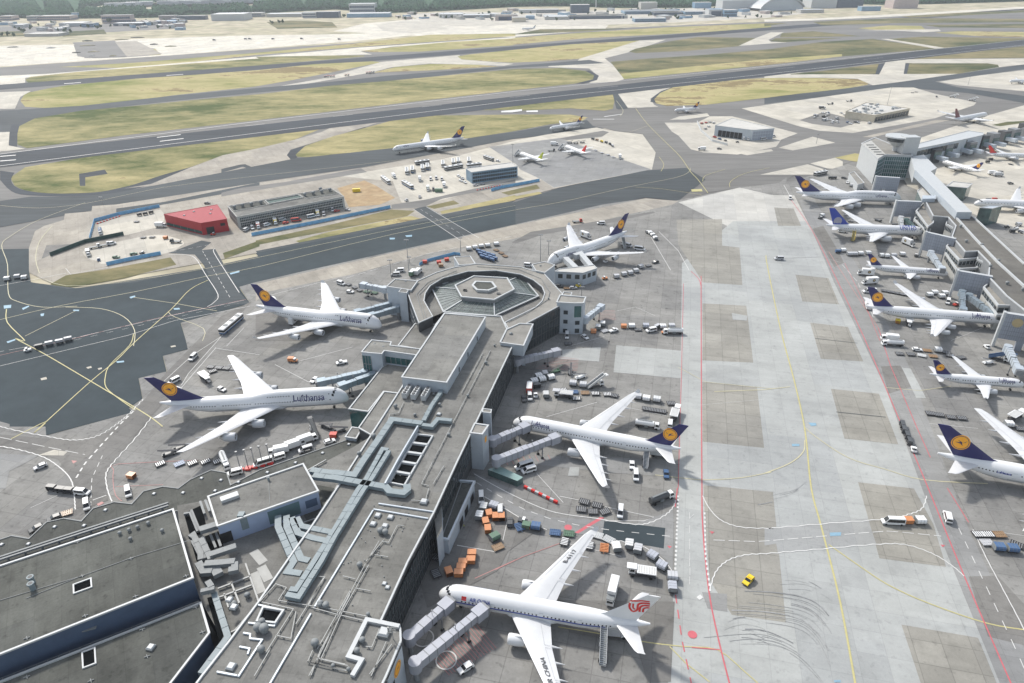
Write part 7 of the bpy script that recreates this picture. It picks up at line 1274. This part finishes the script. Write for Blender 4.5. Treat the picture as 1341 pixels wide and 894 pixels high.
fleet('on the yard between the sand heap and the parked buses', zf6(460, 160), [('long_bus.s', 275, 472, .75, .6), ('long_bus.b', 450, 510, .75, .45), ('truck.w', 340, 440, .5, .5), ('truck.c', 547, 465, .05, 1), ('van.w', 633, 458, .05, 1), ('van.s', 677, 452, .05, 1), ('van.c', 722, 460, .05, 1), ('truck.w', 740, 512, .05, 1), ('truck.g', 612, 540, .05, 1), ('van.k', 655, 542, .1, 1), ('tug.s', 440, 626, .8, -.4), ('pickup.s', 546, 598, .05, 1), ('bin.g', 698, 553, 1, 0), ('bin.y', 42, 552, 1, -.05)])
fleet('parked at the gable of the blue-grey office block', zf6(460, 160), [('car.w', 855, 432, 1, .5), ('car.s', 885, 452, 1, .5), ('car.w', 872, 470, 1, .5), ('car.w', 905, 484, 1, .5), ('car.s', 990, 505, 1, -.1), ('car.s', 1045, 494, 1, -.1), ('car.w', 1170, 312, 1, .2)])
fleet('parked in front of the long grey office block', zf6(290, 200), [('van.c', 200, 618, .8, -.5), ('van.w', 247, 605, .6, 1), ('truck.r', 294, 594, .3, 1), ('van.w', 365, 580, 1, -.3), ('truck.y', 430, 562, .4, 1), ('van.c', 487, 540, 1, -.2), ('car.r', 512, 562, 1, -.2), ('minibus.r', 597, 544, 1, -.1), ('minibus.c', 720, 514, 1, -.2), ('truck.y', 768, 496, .3, 1), ('van.s', 816, 494, .2, 1), ('van.w', 885, 462, .6, 1), ('car.r', 920, 468, 1, -.2), ('car.s', 1005, 458, 1, .2)])
fleet('in the oval yard left of the red building', zf4(0, 1), [('flatbed.w', 490, 412, 1, -.2), ('flatbed.s', 540, 402, 1, -.2), ('van.w', 577, 394, 1, -.2), ('dolly.k', 740, 360, 1, 0), ('dolly.k', 785, 358, 1, 0), ('crate.o', 855, 364, 1, 0), ('flatbed.k', 907, 384, -1, 0), ('truck.k', 458, 448, .2, 1), ('car.g', 600, 463, 1, 0), ('car.g', 690, 445, 1, -.2), ('tug.k', 735, 442, 1, 0), ('tug.b', 510, 476, 0, 1)])
fleet('inside the bend of the blue fence, upper left', zf4(0, 1), [('tanker.b', 520, 335, .1, 1), ('dolly.k', 705, 278, 1, 0), ('cart.k', 720, 245, 1, -.2), ('cart.k', 750, 240, 1, -.2), ('cart.k', 780, 233, 1, -.2), ('truck.w', 832, 303, 1, 0), ('tug.r', 1100, 345, 1, 0), ('car.k', 1070, 184, 1, 0)])
fleet('on the road at the left picture edge', zf4(0, 1), [('container.w', 40, 578, -1, .1), ('container.s', 92, 567, -1, .1), ('container.w', 128, 572, -1, .1)])
fleet('in the train on the far-left dark asphalt', zf4(0, 2), [('tug.w', 145, 77, -1, .2), ('cart.k', 205, 62, -1, .2), ('cart.s', 257, 47, -1, .2), ('cart.s', 310, 37, -1, .2), ('cart.s', 355, 24, -1, .2)])
fleet('at the two small jets on the light stand', zf6(640, 130), [('stairs.c', 225, 450, .7, -.25), ('stairs.c', 575, 402, .7, -.25), ('truck.w', 523, 364, 1, 0), ('flatbed.k', 500, 413, 1, 0), ('belt.k', 645, 350, 1, 0), ('belt.k', 695, 352, 1, 0), ('belt.k', 745, 347, 1, 0)])
fleet('lined up on the light stand by the dark junction', zf6(640, 130), [('cart.k', 830, 322, 1, .2), ('cart.n', 862, 330, 1, .3), ('cart.y', 900, 342, 1, .3), ('cart.k', 935, 350, 1, .3), ('cart.s', 985, 375, .8, .6), ('dolly.s', 850, 407, 1, .5), ('dolly.s', 900, 428, 1, .5), ('dolly.s', 950, 443, 1, .5), ('dolly.s', 992, 462, 1, .5), ('truck.s', 1045, 468, .2, 1), ('cart.k', 965, 362, .8, .5)])
fleet('by the white wall of the pale square building', zf6(880, 80), [('truck.w', 236, 708, -1, 0), ('car.k', 376, 700, 1, 0), ('car.r', 238, 497, 1, -.3), ('car.r', 272, 492, 1, -.3), ('car.w', 302, 487, 1, -.3), ('car.w', 332, 493, 1, -.3), ('car.w', 292, 522, 1, -.3), ('car.s', 266, 540, 1, -.3), ('car.r', 340, 607, 1, .3), ('car.b', 380, 622, 1, .3), ('tug.k', 425, 635, 1, .3), ('tug.k', 520, 647, 1, 0), ('truck.w', 572, 622, .1, 1), ('truck.s', 606, 626, .1, 1), ('minibus.w', 730, 625, 1, -.1), ('van.c', 805, 602, 1, -.1)])
rows = []
for i in range(44):
    x = random.uniform(30, 480); y = random.uniform(395 + max(0, 200 - x) * .2, 500 - max(0, 160 - x) * .3); rows.append((random.choice(('car', 'car', 'van')) + '.' + random.choice('wwscskbr'), x, y, 1, random.choice((-.2, .3))))
fleet('in the crowded car park beside the beige depot', zf6(1060, 80), rows)
fleet('on the pale apron around the beige depot', zf6(1060, 80), [('flatbed.k', 165, 344, 1, 0), ('flatbed.k', 315, 322, 1, 0), ('truck.k', 100, 379, 1, 0), ('dolly.k', 820, 252, 1, 0), ('dolly.k', 850, 246, 1, 0), ('car.k', 1012, 285, .3, 1), ('stairs.w', 1140, 290, 1, .1), ('stairs.w', 1295, 315, 1, .1)])
fleet('on the far stands behind the white tube roof', zf6(1121, 130), [('car.k', 1228, 672, 1, 0), ('cart.k', 1045, 505, 1, 0), ('cart.k', 1070, 485, 1, 0), ('dolly.k', 1150, 575, 1, 0), ('dolly.k', 1230, 518, 1, .2), ('truck.w', 1085, 598, 1, 0), ('truck.s', 1130, 610, 1, 0), ('cart.r', 1100, 805, 1, 0), ('cart.k', 1050, 810, 1, 0)])
fleet('beside the cut-off wide-body behind the far pier', zf6(1121, 240), [('tug.k', 1200, 352, 1, 0), ('belt.w', 1270, 362, 1, -.3), ('container.s', 1290, 335, 1, 0), ('cart.k', 1240, 390, 1, 0), ('cart.s', 1310, 395, 1, .3)])
# lamp masts and pole racks
def mast(px, h, label, head=2, base=None):
    p = G(*px, GZ); t = thing('light_mast', label, 'light mast', p); m = MB(); m.tube((0, 0, 0), (0, 0, h), .22, .12, 8); m.build('pole', [b_pole], t); m = MB(); m.box(-head * .7, head * .7, -.25, .25, h, h + .35)
    for i in range(3): m.box(-head * .6 + i * head * .5, -head * .4 + i * head * .5, -.5, -.25, h - .2, h + .3)
    m.build('lamp_head', [b_pole], t)
    if base: m = MB(); m.box(-1, 1, -1, 1, 0, .7); m.build('base', [base], t)
for i, x in enumerate((458, 520, 575, 635, 697)): mast(z6(240, 590, [(x, 160 - i * 15)])[0], 8.5, ORD[i] + ' from left of five thin poles on red bases above the low canopy', .5, p_red)
for px, h, l in ((J_((290, 440))[0], 17, 'taller light mast behind the octagonal head near the jumbo nose'), (J_((355, 385))[0], 9, 'shorter light mast behind the octagonal head near the jumbo wing'), (A_((442, 205))[0], 11, 'light mast behind the left jetty tower of the octagonal head'), (A_((585, 190))[0], 22, 'tallest thin mast behind the green-white trucks at the octagonal head'), (z4(1, 1, [(1057, 430)])[0], 9, 'light mast at the foot of the road crossing behind the octagonal head'),
                 (z4(0, 1, [(530, 190)])[0], 6, 'short white mast beside the upper left taxiway bend'), (z6(640, 130, [(192, 520)])[0], 18, 'tall mast behind the blue-grey office block'), (z6(1060, 80, [(620, 345)])[0], 20, 'tall mast behind the beige depot'), (B_((982, 360))[0], 6, 'thin mast beside the square tower with windows'), (z4(1, 1, [(793, 490)])[0], 4, 'short mast on the road behind the octagonal head'),
                 (z6(1060, 80, [(1262, 190)])[0], 14, 'mast on the far stand beyond the dark taxiway, top right'), (z6(880, 80, [(1150, 655)])[0], 9, 'mast on the pale island in front of the pale square building')): mast(px, h, l)
# two people on the apron
def person(px, face, vest, label):
    p = G(*px, GZ); me = bpy.data.meshes.new('person')
    J = dict(pel=(0, 0, .95), che=(0, 0, 1.35), nec=(0, 0, 1.52), hea=(.02, 0, 1.66), top=(.01, 0, 1.78), shl=(0, .19, 1.42), ell=(-.02, .26, 1.15), hal=(.1, .25, .92), shr=(0, -.19, 1.42), elr=(-.02, -.26, 1.15), har=(.1, -.25, .92), hil=(0, .1, .9), knl=(.05, .11, .5), anl=(-.03, .11, .08), tol=(.14, .12, .04), hir=(0, -.1, .9), knr=(-.02, -.11, .5), anr=(-.1, -.11, .08), tor=(.08, -.12, .04))
    k = list(J); rad = dict(pel=.14, che=.16, nec=.065, hea=.105, top=.07, shl=.08, ell=.055, hal=.04, shr=.08, elr=.055, har=.04, hil=.1, knl=.07, anl=.05, tol=.045, hir=.1, knr=.07, anr=.05, tor=.045)
    E = ['pel che', 'che nec', 'nec hea', 'hea top', 'che shl', 'shl ell', 'ell hal', 'che shr', 'shr elr', 'elr har', 'pel hil', 'hil knl', 'knl anl', 'anl tol', 'pel hir', 'hir knr', 'knr anr', 'anr tor']
    me.from_pydata([J[q] for q in k], [tuple(k.index(q) for q in e.split()) for e in E], []); tmp = bpy.data.objects.new('person', me); COL.objects.link(tmp); md = tmp.modifiers.new('skin', 'SKIN')
    for i, v in enumerate(me.skin_vertices[0].data): v.radius = (rad[k[i]],) * 2; v.use_root = k[i] == 'pel'
    tmp.modifiers.new('smooth', 'SUBSURF').levels = 1; bpy.context.view_layer.update()
    body = bpy.data.meshes.new_from_object(tmp.evaluated_get(bpy.context.evaluated_depsgraph_get())); bpy.data.objects.remove(tmp)
    body.materials.clear()
    for m_ in (vest, mat('trousers', (.03, .035, .06), .8), mat('skin', (.45, .28, .2), .6), mat('hair', (.05, .035, .025), .7)): body.materials.append(m_)
    for f in body.polygons: z = f.center.z; f.material_index = 3 if z > 1.7 else 2 if z > 1.5 or (abs(f.center.y) > .2 and z < 1.0) else 0 if z > .92 else 1
    o = link('person', body); o.location = p; o.rotation_euler = (0, 0, R(face)); tag(o, label, 'person')
person(I_((290, 556))[0], 200, mat('vest_lime', (.5, .6, .05), .7), 'person in a lime high-visibility vest walking beside the low annex')
person(z6(700, 380, [(592, 425)])[0], 90, mat('dark_jacket', (.03, .03, .035), .8), 'person in dark clothes standing alone on the empty stand below the nose-in jumbo')
# ================================================================ FAR SIDE: forest, works, hangars
f_leaf = mat('forest_leaf', (.02, .062, .035), .95, 0, 0, .02, .05, 4, second=(.05, .115, .05), var2=.3, scale2=.05)
f_bark = mat('bark', (.10, .08, .06), .9); f_leaf2 = mat('tree_leaf', (.03, .065, .02), .9, 0, .35, .3, .15)
rng = np.random.default_rng(5)
def crown(n=1, squash=1.25):
    """a ragged low crown: jittered icosphere halves"""
    b = bmesh.new(); bmesh.ops.create_icosphere(b, subdivisions=n, radius=1); v = np.array([tuple(q.co) for q in b.verts]); f = np.array([[q.index for q in t.verts] for t in b.faces]); b.free()
    v[:, 2] *= squash; return v, f
cv, cf = crown(1)
edge = [(-120, 27), (0, 22), (60, 25), (100, 24), (200, 23), (250, 19), (330, 18), (400, 14), (440, 12), (500, 17), (560, 15), (680, 8.5), (740, 8), (800, 10), (900, 10), (985, 5), (1060, 3), (1100, 4.5), (1160, 6), (1220, 5), (1341, 1.5), (1460, -6)]
E_w = [G(x, y) for x, y in edge]; pts = []
for a, b in zip(E_w, E_w[1:]):
    L = (b - a).length; back = Vector((a.x + b.x, a.y + b.y, 0)).normalized()
    for depth, step, dens in ((60, 6.5, 1.5), (500, 11, .8), (1500, 16, .75)):
        k = int(L / step * depth / step * dens * .8); 
        u, d = rng.random(k), rng.random(k) * depth + (0 if depth == 60 else 50 if depth == 500 else 500)
        pts.append(np.stack([a.x + (b.x - a.x) * u + back.x * d, a.y + (b.y - a.y) * u + back.y * d, np.full(k, step * .5)], 1))
pts = np.concatenate(pts)
# clearings: the pale village strips seen through the wood
clear = [(G(160, 8.5), 90), (G(185, 7), 80), (G(232, 5.5), 110), (G(262, 5), 110), (G(300, 4), 110), (G(332, 3), 90)]
keep = np.ones(len(pts), bool)
for c, r in clear: keep &= ((pts[:, 0] - c.x) / (r * 1.5)) ** 2 + ((pts[:, 1] - c.y) / (r * 3.2)) ** 2 > 1
pts = pts[keep]; n = len(pts); r = pts[:, 2] * rng.uniform(.75, 1.3, n); h = rng.uniform(8, 19, n)
V = cv[None] * (1 + rng.uniform(-.34, .34, (n, len(cv), 1))); V = V * r[:, None, None]; V[:, :, 2] = V[:, :, 2] * .9 + h[:, None] * .68
V[:, :, 0] += pts[:, 0, None]; V[:, :, 1] += pts[:, 1, None]
Fc = (cf[None] + (np.arange(n) * len(cv))[:, None, None]).reshape(-1, 3); V = V.reshape(-1, 3)
me = bpy.data.meshes.new('forest'); me.vertices.add(len(V)); me.vertices.foreach_set('co', V.astype(np.float32).ravel()); me.loops.add(Fc.size); me.loops.foreach_set('vertex_index', Fc.astype(np.int32).ravel())
me.polygons.add(len(Fc)); me.polygons.foreach_set('loop_start', np.arange(0, Fc.size, 3, dtype=np.int32)); me.materials.append(f_leaf); me.update(); me.validate()
tag(link('forest', me), kind='stuff')
gf = [G(x, y + .3) for x, y in edge]; me = bpy.data.meshes.new('forest_floor'); me.from_pydata([(p.x, p.y, .5) for p in gf] + [(p.x * 2.2, p.y * 2.2, .5) for p in reversed(gf)], [], [tuple(range(2 * len(gf)))]); me.materials.append(f_leaf); tag(link('forest_floor', me), kind='structure')
for i, (c, r) in enumerate(clear):
    p = G(*((160, 8.5), (185, 7), (232, 5.5), (262, 5), (300, 4), (332, 3))[i]); o = MB(); o.add([(p.x + r * 1.4 * math.cos(a * math.tau / 14), p.y + r * 3 * math.sin(a * math.tau / 14), .8) for a in range(14)], [tuple(range(14))]); tag(o.build('forest_clearing', m_earth), kind='structure')
    t = thing('far_shed', ('first', 'second', 'third', 'fourth', 'fifth', 'sixth')[i] + ' pale house block from left seen through the gaps in the forest', 'building', (p.x, p.y, 0), .3, 'pale house blocks in the forest gaps'); m = MB(); m.box(-r * .7, r * .6, -12, 12, 0, 15); m.box(-r * .2, r * .1, -30, -14, 0, 11); m.build('wall', [b_white], t)
_tm = {}
def tree(px, h, label, group=None):
    p = G(*px); t = thing('broadleaf_tree', label, 'tree', p, random.random() * 6, group); k = int(h)
    if k not in _tm:
        rg = np.random.default_rng(k); m = MB(); m.tube((0, 0, 0), (0, 0, h * .5), .35, .15, 7); m.beam((0, 0, h * .3), (h * .15, 0, h * .55), .2, .2); tm = m.mesh('trunk', [f_bark]); m = MB()
        for i in range(9):
            c = rg.normal(0, 1, 3) * np.array([.22, .22, .16]) * h + np.array([0, 0, h * .62]); q = cv * rg.uniform(.75, 1.2, (len(cv), 1)) * h * rg.uniform(.16, .26) + c; m.add([tuple(v) for v in q], [tuple(f) for f in cf])
        _tm[k] = (tm, m.mesh('crown', [f_leaf2]))
    link('trunk', _tm[k][0], t); link('crown', _tm[k][1], t)
for i, q in enumerate(zt(0, [(20, 262), (60, 262), (100, 266), (175, 240), (805, 170), (480, 245), (520, 242), (690, 195), (735, 205), (1080, 160)])): tree(q, (9, 11, 9, 12, 15, 9, 10, 9, 10, 8)[i], ORD[i] + ' from left of ten small trees among the sheds below the forest', 'trees among the sheds below the forest')
for i, q in enumerate(zt(440, [(60, 128), (770, 132), (810, 134), (850, 136), (890, 132), (1120, 105)])): tree(q, (12, 10, 9, 10, 9, 12)[i], ORD[i] + ' from left of six trees in front of the white sheds, top centre', 'trees in front of the white sheds')
for i, q in enumerate(zt(220, [(760, 172), (815, 168), (838, 166)])): tree(q, 9, ORD[i] + ' from left of three bushy trees on the dry earth below the forest', 'trees on the dry earth')
# sheds, offices and hangars along the far edge: (strip x0, left, right, base y, height m, depth, wall, roof, bands, label)
lw, dk = b_white, mat('far_dark_glass', (.06, .09, .13), .3, 0, .2, .1); gy = b_conc; bl = mat('far_blue', (.20, .33, .46), .5); pk = mat('far_pinkish', (.45, .38, .36), .7)
BD = [(0, 0, 90, 150, 13, 40, pk, r_light, 1, 'pinkish block at the left picture edge below the forest'), (0, 0, 85, 185, 8, 30, bl, r_light, 0, 'low blue shed at the left picture edge'), (0, 90, 175, 203, 8, 40, lw, b_white, 0, 'small white shed right of the low blue shed'),
      (0, 200, 275, 152, 14, 30, gy, r_light, 1, 'grey-green office at the left, below the forest'), (0, 275, 520, 150, 13, 45, pk, r_light, 1, 'long pale office row with window bands below the forest'), (0, 530, 570, 135, 17, 15, bl, r_light, 0, 'narrow pale blue tower block beside the long pale office row'),
      (0, 435, 600, 195, 9, 60, lw, b_white, 0, 'white shed with a bright rounded roof, far left'), (0, 600, 690, 200, 10, 30, bl, r_light, 1, 'blue-grey block right of the bright rounded shed'), (0, 750, 965, 170, 22, 25, pk, r_light, 1, 'tall pale block standing before the forest, far left'),
      (0, 830, 1040, 190, 7, 40, dk, b_white, 0, 'low dark hall with white roof below the tall pale block'), (0, 270, 330, 225, 8, 20, lw, b_white, 0, 'tiny white cabin in front of the sheds, far left'), (0, 180, 430, 268, 6, 50, gy, r_light, 0, 'low grey works cabins on the building site, far left'),
      (0, 1165, 1280, 145, 12, 25, pk, r_light, 1, 'pale flat block with window bands, right of the tall pale block'), (0, 1130, 1335, 172, 6, 40, dk, bl, 0, 'long dark low shed with a blue-white roof edge'), (0, 1280, 1340, 220, 6, 20, bl, bl, 0, 'small bright blue shed on the building site'),
      (220, 65, 275, 145, 11, 25, dk, r_light, 1, 'dark glazed long office left of the slanted white hall'), (220, 320, 560, 152, 18, 80, lw, b_white, 0, 'white hall with a slanted roof at the end of the dry earth bank'), (220, 525, 690, 125, 12, 40, gy, r_light, 1, 'grey office row behind the slanted white hall'),
      (220, 720, 975, 125, 9, 60, gy, b_white, 0, 'long white-roofed shed, top centre left'), (220, 985, 1085, 132, 16, 40, lw, b_white, 1, 'white office wing left of the dark glass block'), (220, 1090, 1250, 130, 17, 40, dk, r_light, 1, 'dark blue glass block, top centre left'),
      (440, 100, 285, 95, 28, 60, lw, b_white, 1, 'tall white stepped plant building before the forest'), (440, 80, 390, 128, 11, 60, bl, b_white, 0, 'white-roofed hall in front of the tall stepped plant building'), (440, 755, 925, 128, 9, 70, lw, b_white, 0, 'white shed behind the row of trees, top centre'), (440, 930, 1125, 132, 8, 60, gy, b_white, 1, 'grey-white shed right of the row of trees, top centre'),
      (440, 1165, 1330, 150, 14, 50, pk, r_tan, 0, 'brown-roofed hangar with a dark blue door, top centre'), (660, 60, 160, 162, 12, 40, b_beige, r_light, 0, 'beige wing of the brown-roofed hangar'), (660, 110, 235, 95, 9, 40, lw, b_white, 0, 'low white shed below the forest, right of centre'), (660, 235, 400, 95, 10, 50, gy, r_light, 1, 'grey hall below the forest, right of centre'), (660, 160, 225, 142, 9, 30, bl, bl, 0, 'small bright blue hall among the sheds'),
      (660, 300, 470, 145, 8, 70, gy, b_white, 0, 'white-roofed hall in front of the square dark tower'), (660, 490, 625, 95, 24, 45, dk, r_light, 1, 'square dark glass tower block, top right of centre'), (660, 480, 880, 140, 8, 60, dk, r_dark, 0, 'long dark-roofed depot below the square dark tower'), (660, 1000, 1120, 65, 20, 50, gy, r_light, 0, 'plain grey block at the forest edge, right of centre'), (660, 880, 1280, 105, 9, 70, bl, dk, 1, 'long blue-grey works hall below the plain grey block'), (660, 955, 1185, 162, 9, 40, bl, r_light, 1, 'teal glazed shed with white end wall'),
      (880, -130, 75, 115, 9, 60, dk, r_dark, 0, 'dark low depot left of the white-door hangar'), (880, 165, 285, 60, 18, 40, bl, r_light, 0, 'blue-grey block at the forest edge, top right'), (880, 95, 270, 108, 9, 60, bl, r_light, 1, 'blue-grey shed left of the white-door hangar'), (880, 268, 375, 120, 19, 45, lw, bl, 0, 'white hangar with a dark open door'), (880, 378, 475, 122, 18, 45, bl, r_light, 1, 'blue glazed office beside the white-door hangar'),
      (880, 365, 640, 75, 30, 80, lw, b_white, 0, 'big bright white hangar left of the arched hall'), (880, 1015, 1200, 60, 32, 80, lw, b_white, 0, 'large white hangar block right of the arched hall'), (1101, -30, 160, 55, 36, 80, dk, r_light, 0, 'large dark-door hangar beside the white hangar block'), (880, 940, 1110, 95, 9, 40, gy, b_white, 0, 'low white wing below the arched hall'), (1101, 150, 290, 80, 13, 30, bl, r_light, 0, 'plain blue-grey shed, top right'), (1101, 380, 560, 62, 30, 60, pk, b_white, 0, 'light boxy hangar alone at the top right'), (880, 790, 865, 105, 5, 20, lw, b_white, 0, 'tiny white cabin below the arched hall')]
for ox, x0, x1, y, h, dp, wm, rm, bands, lb_ in BD:
    a, b = zt(ox, [(x0, y), (x1, y)]); sl_ = -.012 * (b[0] - a[0])
    t, P = slab_building('far_building', lb_, a, (b[0], b[1] + sl_), h, dp, wm, rm, ((.15, .38), (.55, .8)) if bands else (), dk, (1.2, .6), 14)
    if 'dark' in lb_ and 'door' in lb_: window_at(t, P[0], P[1], .5, .3, (P[1] - P[0]).length * .7, h * .75, dk).name = 'hangar_door'
    if 'brown-roofed hangar with' in lb_: window_at(t, P[0], P[1], .55, .3, (P[1] - P[0]).length * .8, h * .6, mat('deep_navy', (.05, .08, .2), .5)).name = 'hangar_door'
ah = thing('arched_hall', 'white hangar with a wide arched roof, top right', 'building'); a, b = [G(*q) for q in zt(880, [(640, 82), (960, 70)])]; d = (b - a).normalized(); nn = Vector((-d.y, d.x, 0)); L = (b - a).length
arc = [(a + d * L * t, 8 + 34 * math.sin(math.pi * min(1, max(0, t))) ** .8) for t in [k / 16 for k in range(17)]]
m = MB(); m.add([Vector((p.x, p.y, z)) for p, z in arc] + [a, b], [tuple(range(17)) + (18, 17)]); m.build('front_wall', [b_pale], ah)
m = MB(); m.loft([[Vector((p.x, p.y, z + k)) - nn * 6 for p, z in arc for k in (0,)], [Vector((p.x, p.y, z)) + nn * 110 for p, z in arc]], 0, False, False); m.loft([[Vector((p.x, p.y, z)) - nn * 6 for p, z in arc], [Vector((p.x, p.y, z + 4)) - nn * 6 for p, z in arc]], 0, False, False); m.build('arched_roof', [b_white], ah)
mt = thing('radio_mast', 'thin white mast against the forest, top right of centre', 'mast', G(*zt(660, [(672, 55)])[0])); m = MB(); m.tube((0, 0, 0), (0, 0, 45), 2.2, 1.8, 10); m.build('shaft', [b_white], mt); m = MB(); m.tube((0, 0, 45), (0, 0, 47), 3, 3, 10); m.build('head', [b_galv], mt)
# small sheds and single trees between the works
fr = random.Random(11); SH = [('white', b_white), ('pale grey', b_conc), ('slate blue', bl), ('pinkish', pk)]
for ox, x0, x1, y0, y1, zone in ((0, 10, 760, 170, 232, 'in the works at the left, below the forest'), (0, 800, 1335, 155, 215, 'on the earth left of the slanted white hall'), (440, 420, 1330, 100, 150, 'in the works, top centre'), (660, 20, 900, 75, 150, 'in the works around the square dark tower'), (660, 860, 1335, 70, 150, 'in the works right of the square dark tower'), (880, 20, 900, 70, 135, 'below the arched hall and bright hangars')):
    L = sorted((fr.uniform(x0, x1), fr.uniform(y0, y1), fr.randrange(4)) for _ in range(22)); cnt = [0] * 4
    for x, y, k in L:
        wd_ = fr.uniform(14, 62); a, b = zt(ox, [(x, y), (x + wd_, y - wd_ * .06)]); lb_ = ORD[cnt[k]] + ' ' + SH[k][0] + ' small shed from left ' + zone; cnt[k] += 1
        t = thing('far_shed', lb_, 'shed', (0, 0, 0), 0, SH[k][0] + ' small sheds ' + zone); p, q = G(*a), G(*b); d = (q - p).normalized(); nn = Vector((-d.y, d.x, 0)); nn = -nn if nn.y < 0 else nn; dp = fr.uniform(14, 40)
        block(t, None, fr.uniform(4, 9), 0, SH[k][1], fr.choice([b_white, r_light, r_light, r_tan, r_dark]), None, pts=[p, q, q + nn * dp, p + nn * dp])
    for i in range(14):
        x = x0 + (x1 - x0) * (i + fr.random()) / 14; tree(zt(ox, [(x, fr.uniform(y0, y1))])[0], fr.choice((6, 7, 9, 10)), ORD[i] + ' small tree from left ' + zone, 'small trees ' + zone)
# building-site clutter on the bright far apron
for i, (x, y, L) in enumerate(zt_ for zt_ in ((375, 352, 60), (560, 385, 45), (675, 410, 30), (640, 335, 70), (690, 380, 60), (830, 410, 30), (100, 345, 60), (640, 300, 60), (890, 290, 70), (1010, 275, 80), (1130, 325, 40), (1250, 340, 60))):
    p = G(*zt(0, [(x, y)])[0]); t = thing('spoil_heap', ORD[i] + ' from left of twelve dark heaps on the far bright building site', 'heap', p, .2, 'heaps on the far bright building site'); m = MB(); q = cv * np.array([L * .25, 5, 2.2]) * rng.uniform(.7, 1.2, (len(cv), 1)); m.add([tuple(v) for v in q], [tuple(f) for f in cf]); m.build('earth', [random.choice([r_dark, b_conc, m_earth])], t)
for i, (x, y) in enumerate(((340, 296), (570, 288), (600, 287), (770, 288), (980, 286), (1255, 290))): put('truck', 'k', zt(220, [(x, y)])[0], (1, 0), ORD[i] + ' from left of six dark trucks along the far bright apron', 'trucks along the far bright apron')
for i, (x, y, c) in enumerate(((365, 398, 'r'), (395, 397, 'r'), (470, 390, 'o'), (580, 378, 'r'), (600, 376, 'k'))): put('loader', c, z4(1, 0, [(x, y)])[0], (1, 0), ORD[i] + ' from left of five works machines on the pale cross taxiway', 'machines on the pale cross taxiway')
# the air: a thin even haze over the whole place
hz = MB(); hz.box(-6500, 6500, -900, 8200, -1.5, 172); ho = hz.build('haze', []); tag(ho, kind='stuff')
hm = bpy.data.materials.new('haze_air'); hm.use_nodes = True; nn_ = hm.node_tree.nodes; nn_.remove(nn_['Principled BSDF']); pv = nn_.new('ShaderNodeVolumePrincipled'); pv.inputs['Color'].default_value = (.86, .92, 1, 1); pv.inputs['Density'].default_value = HAZE; pv.inputs['Anisotropy'].default_value = .2
hm.node_tree.links.new(pv.outputs[0], nn_['Material Output'].inputs['Volume']); ho.data.materials.append(hm)
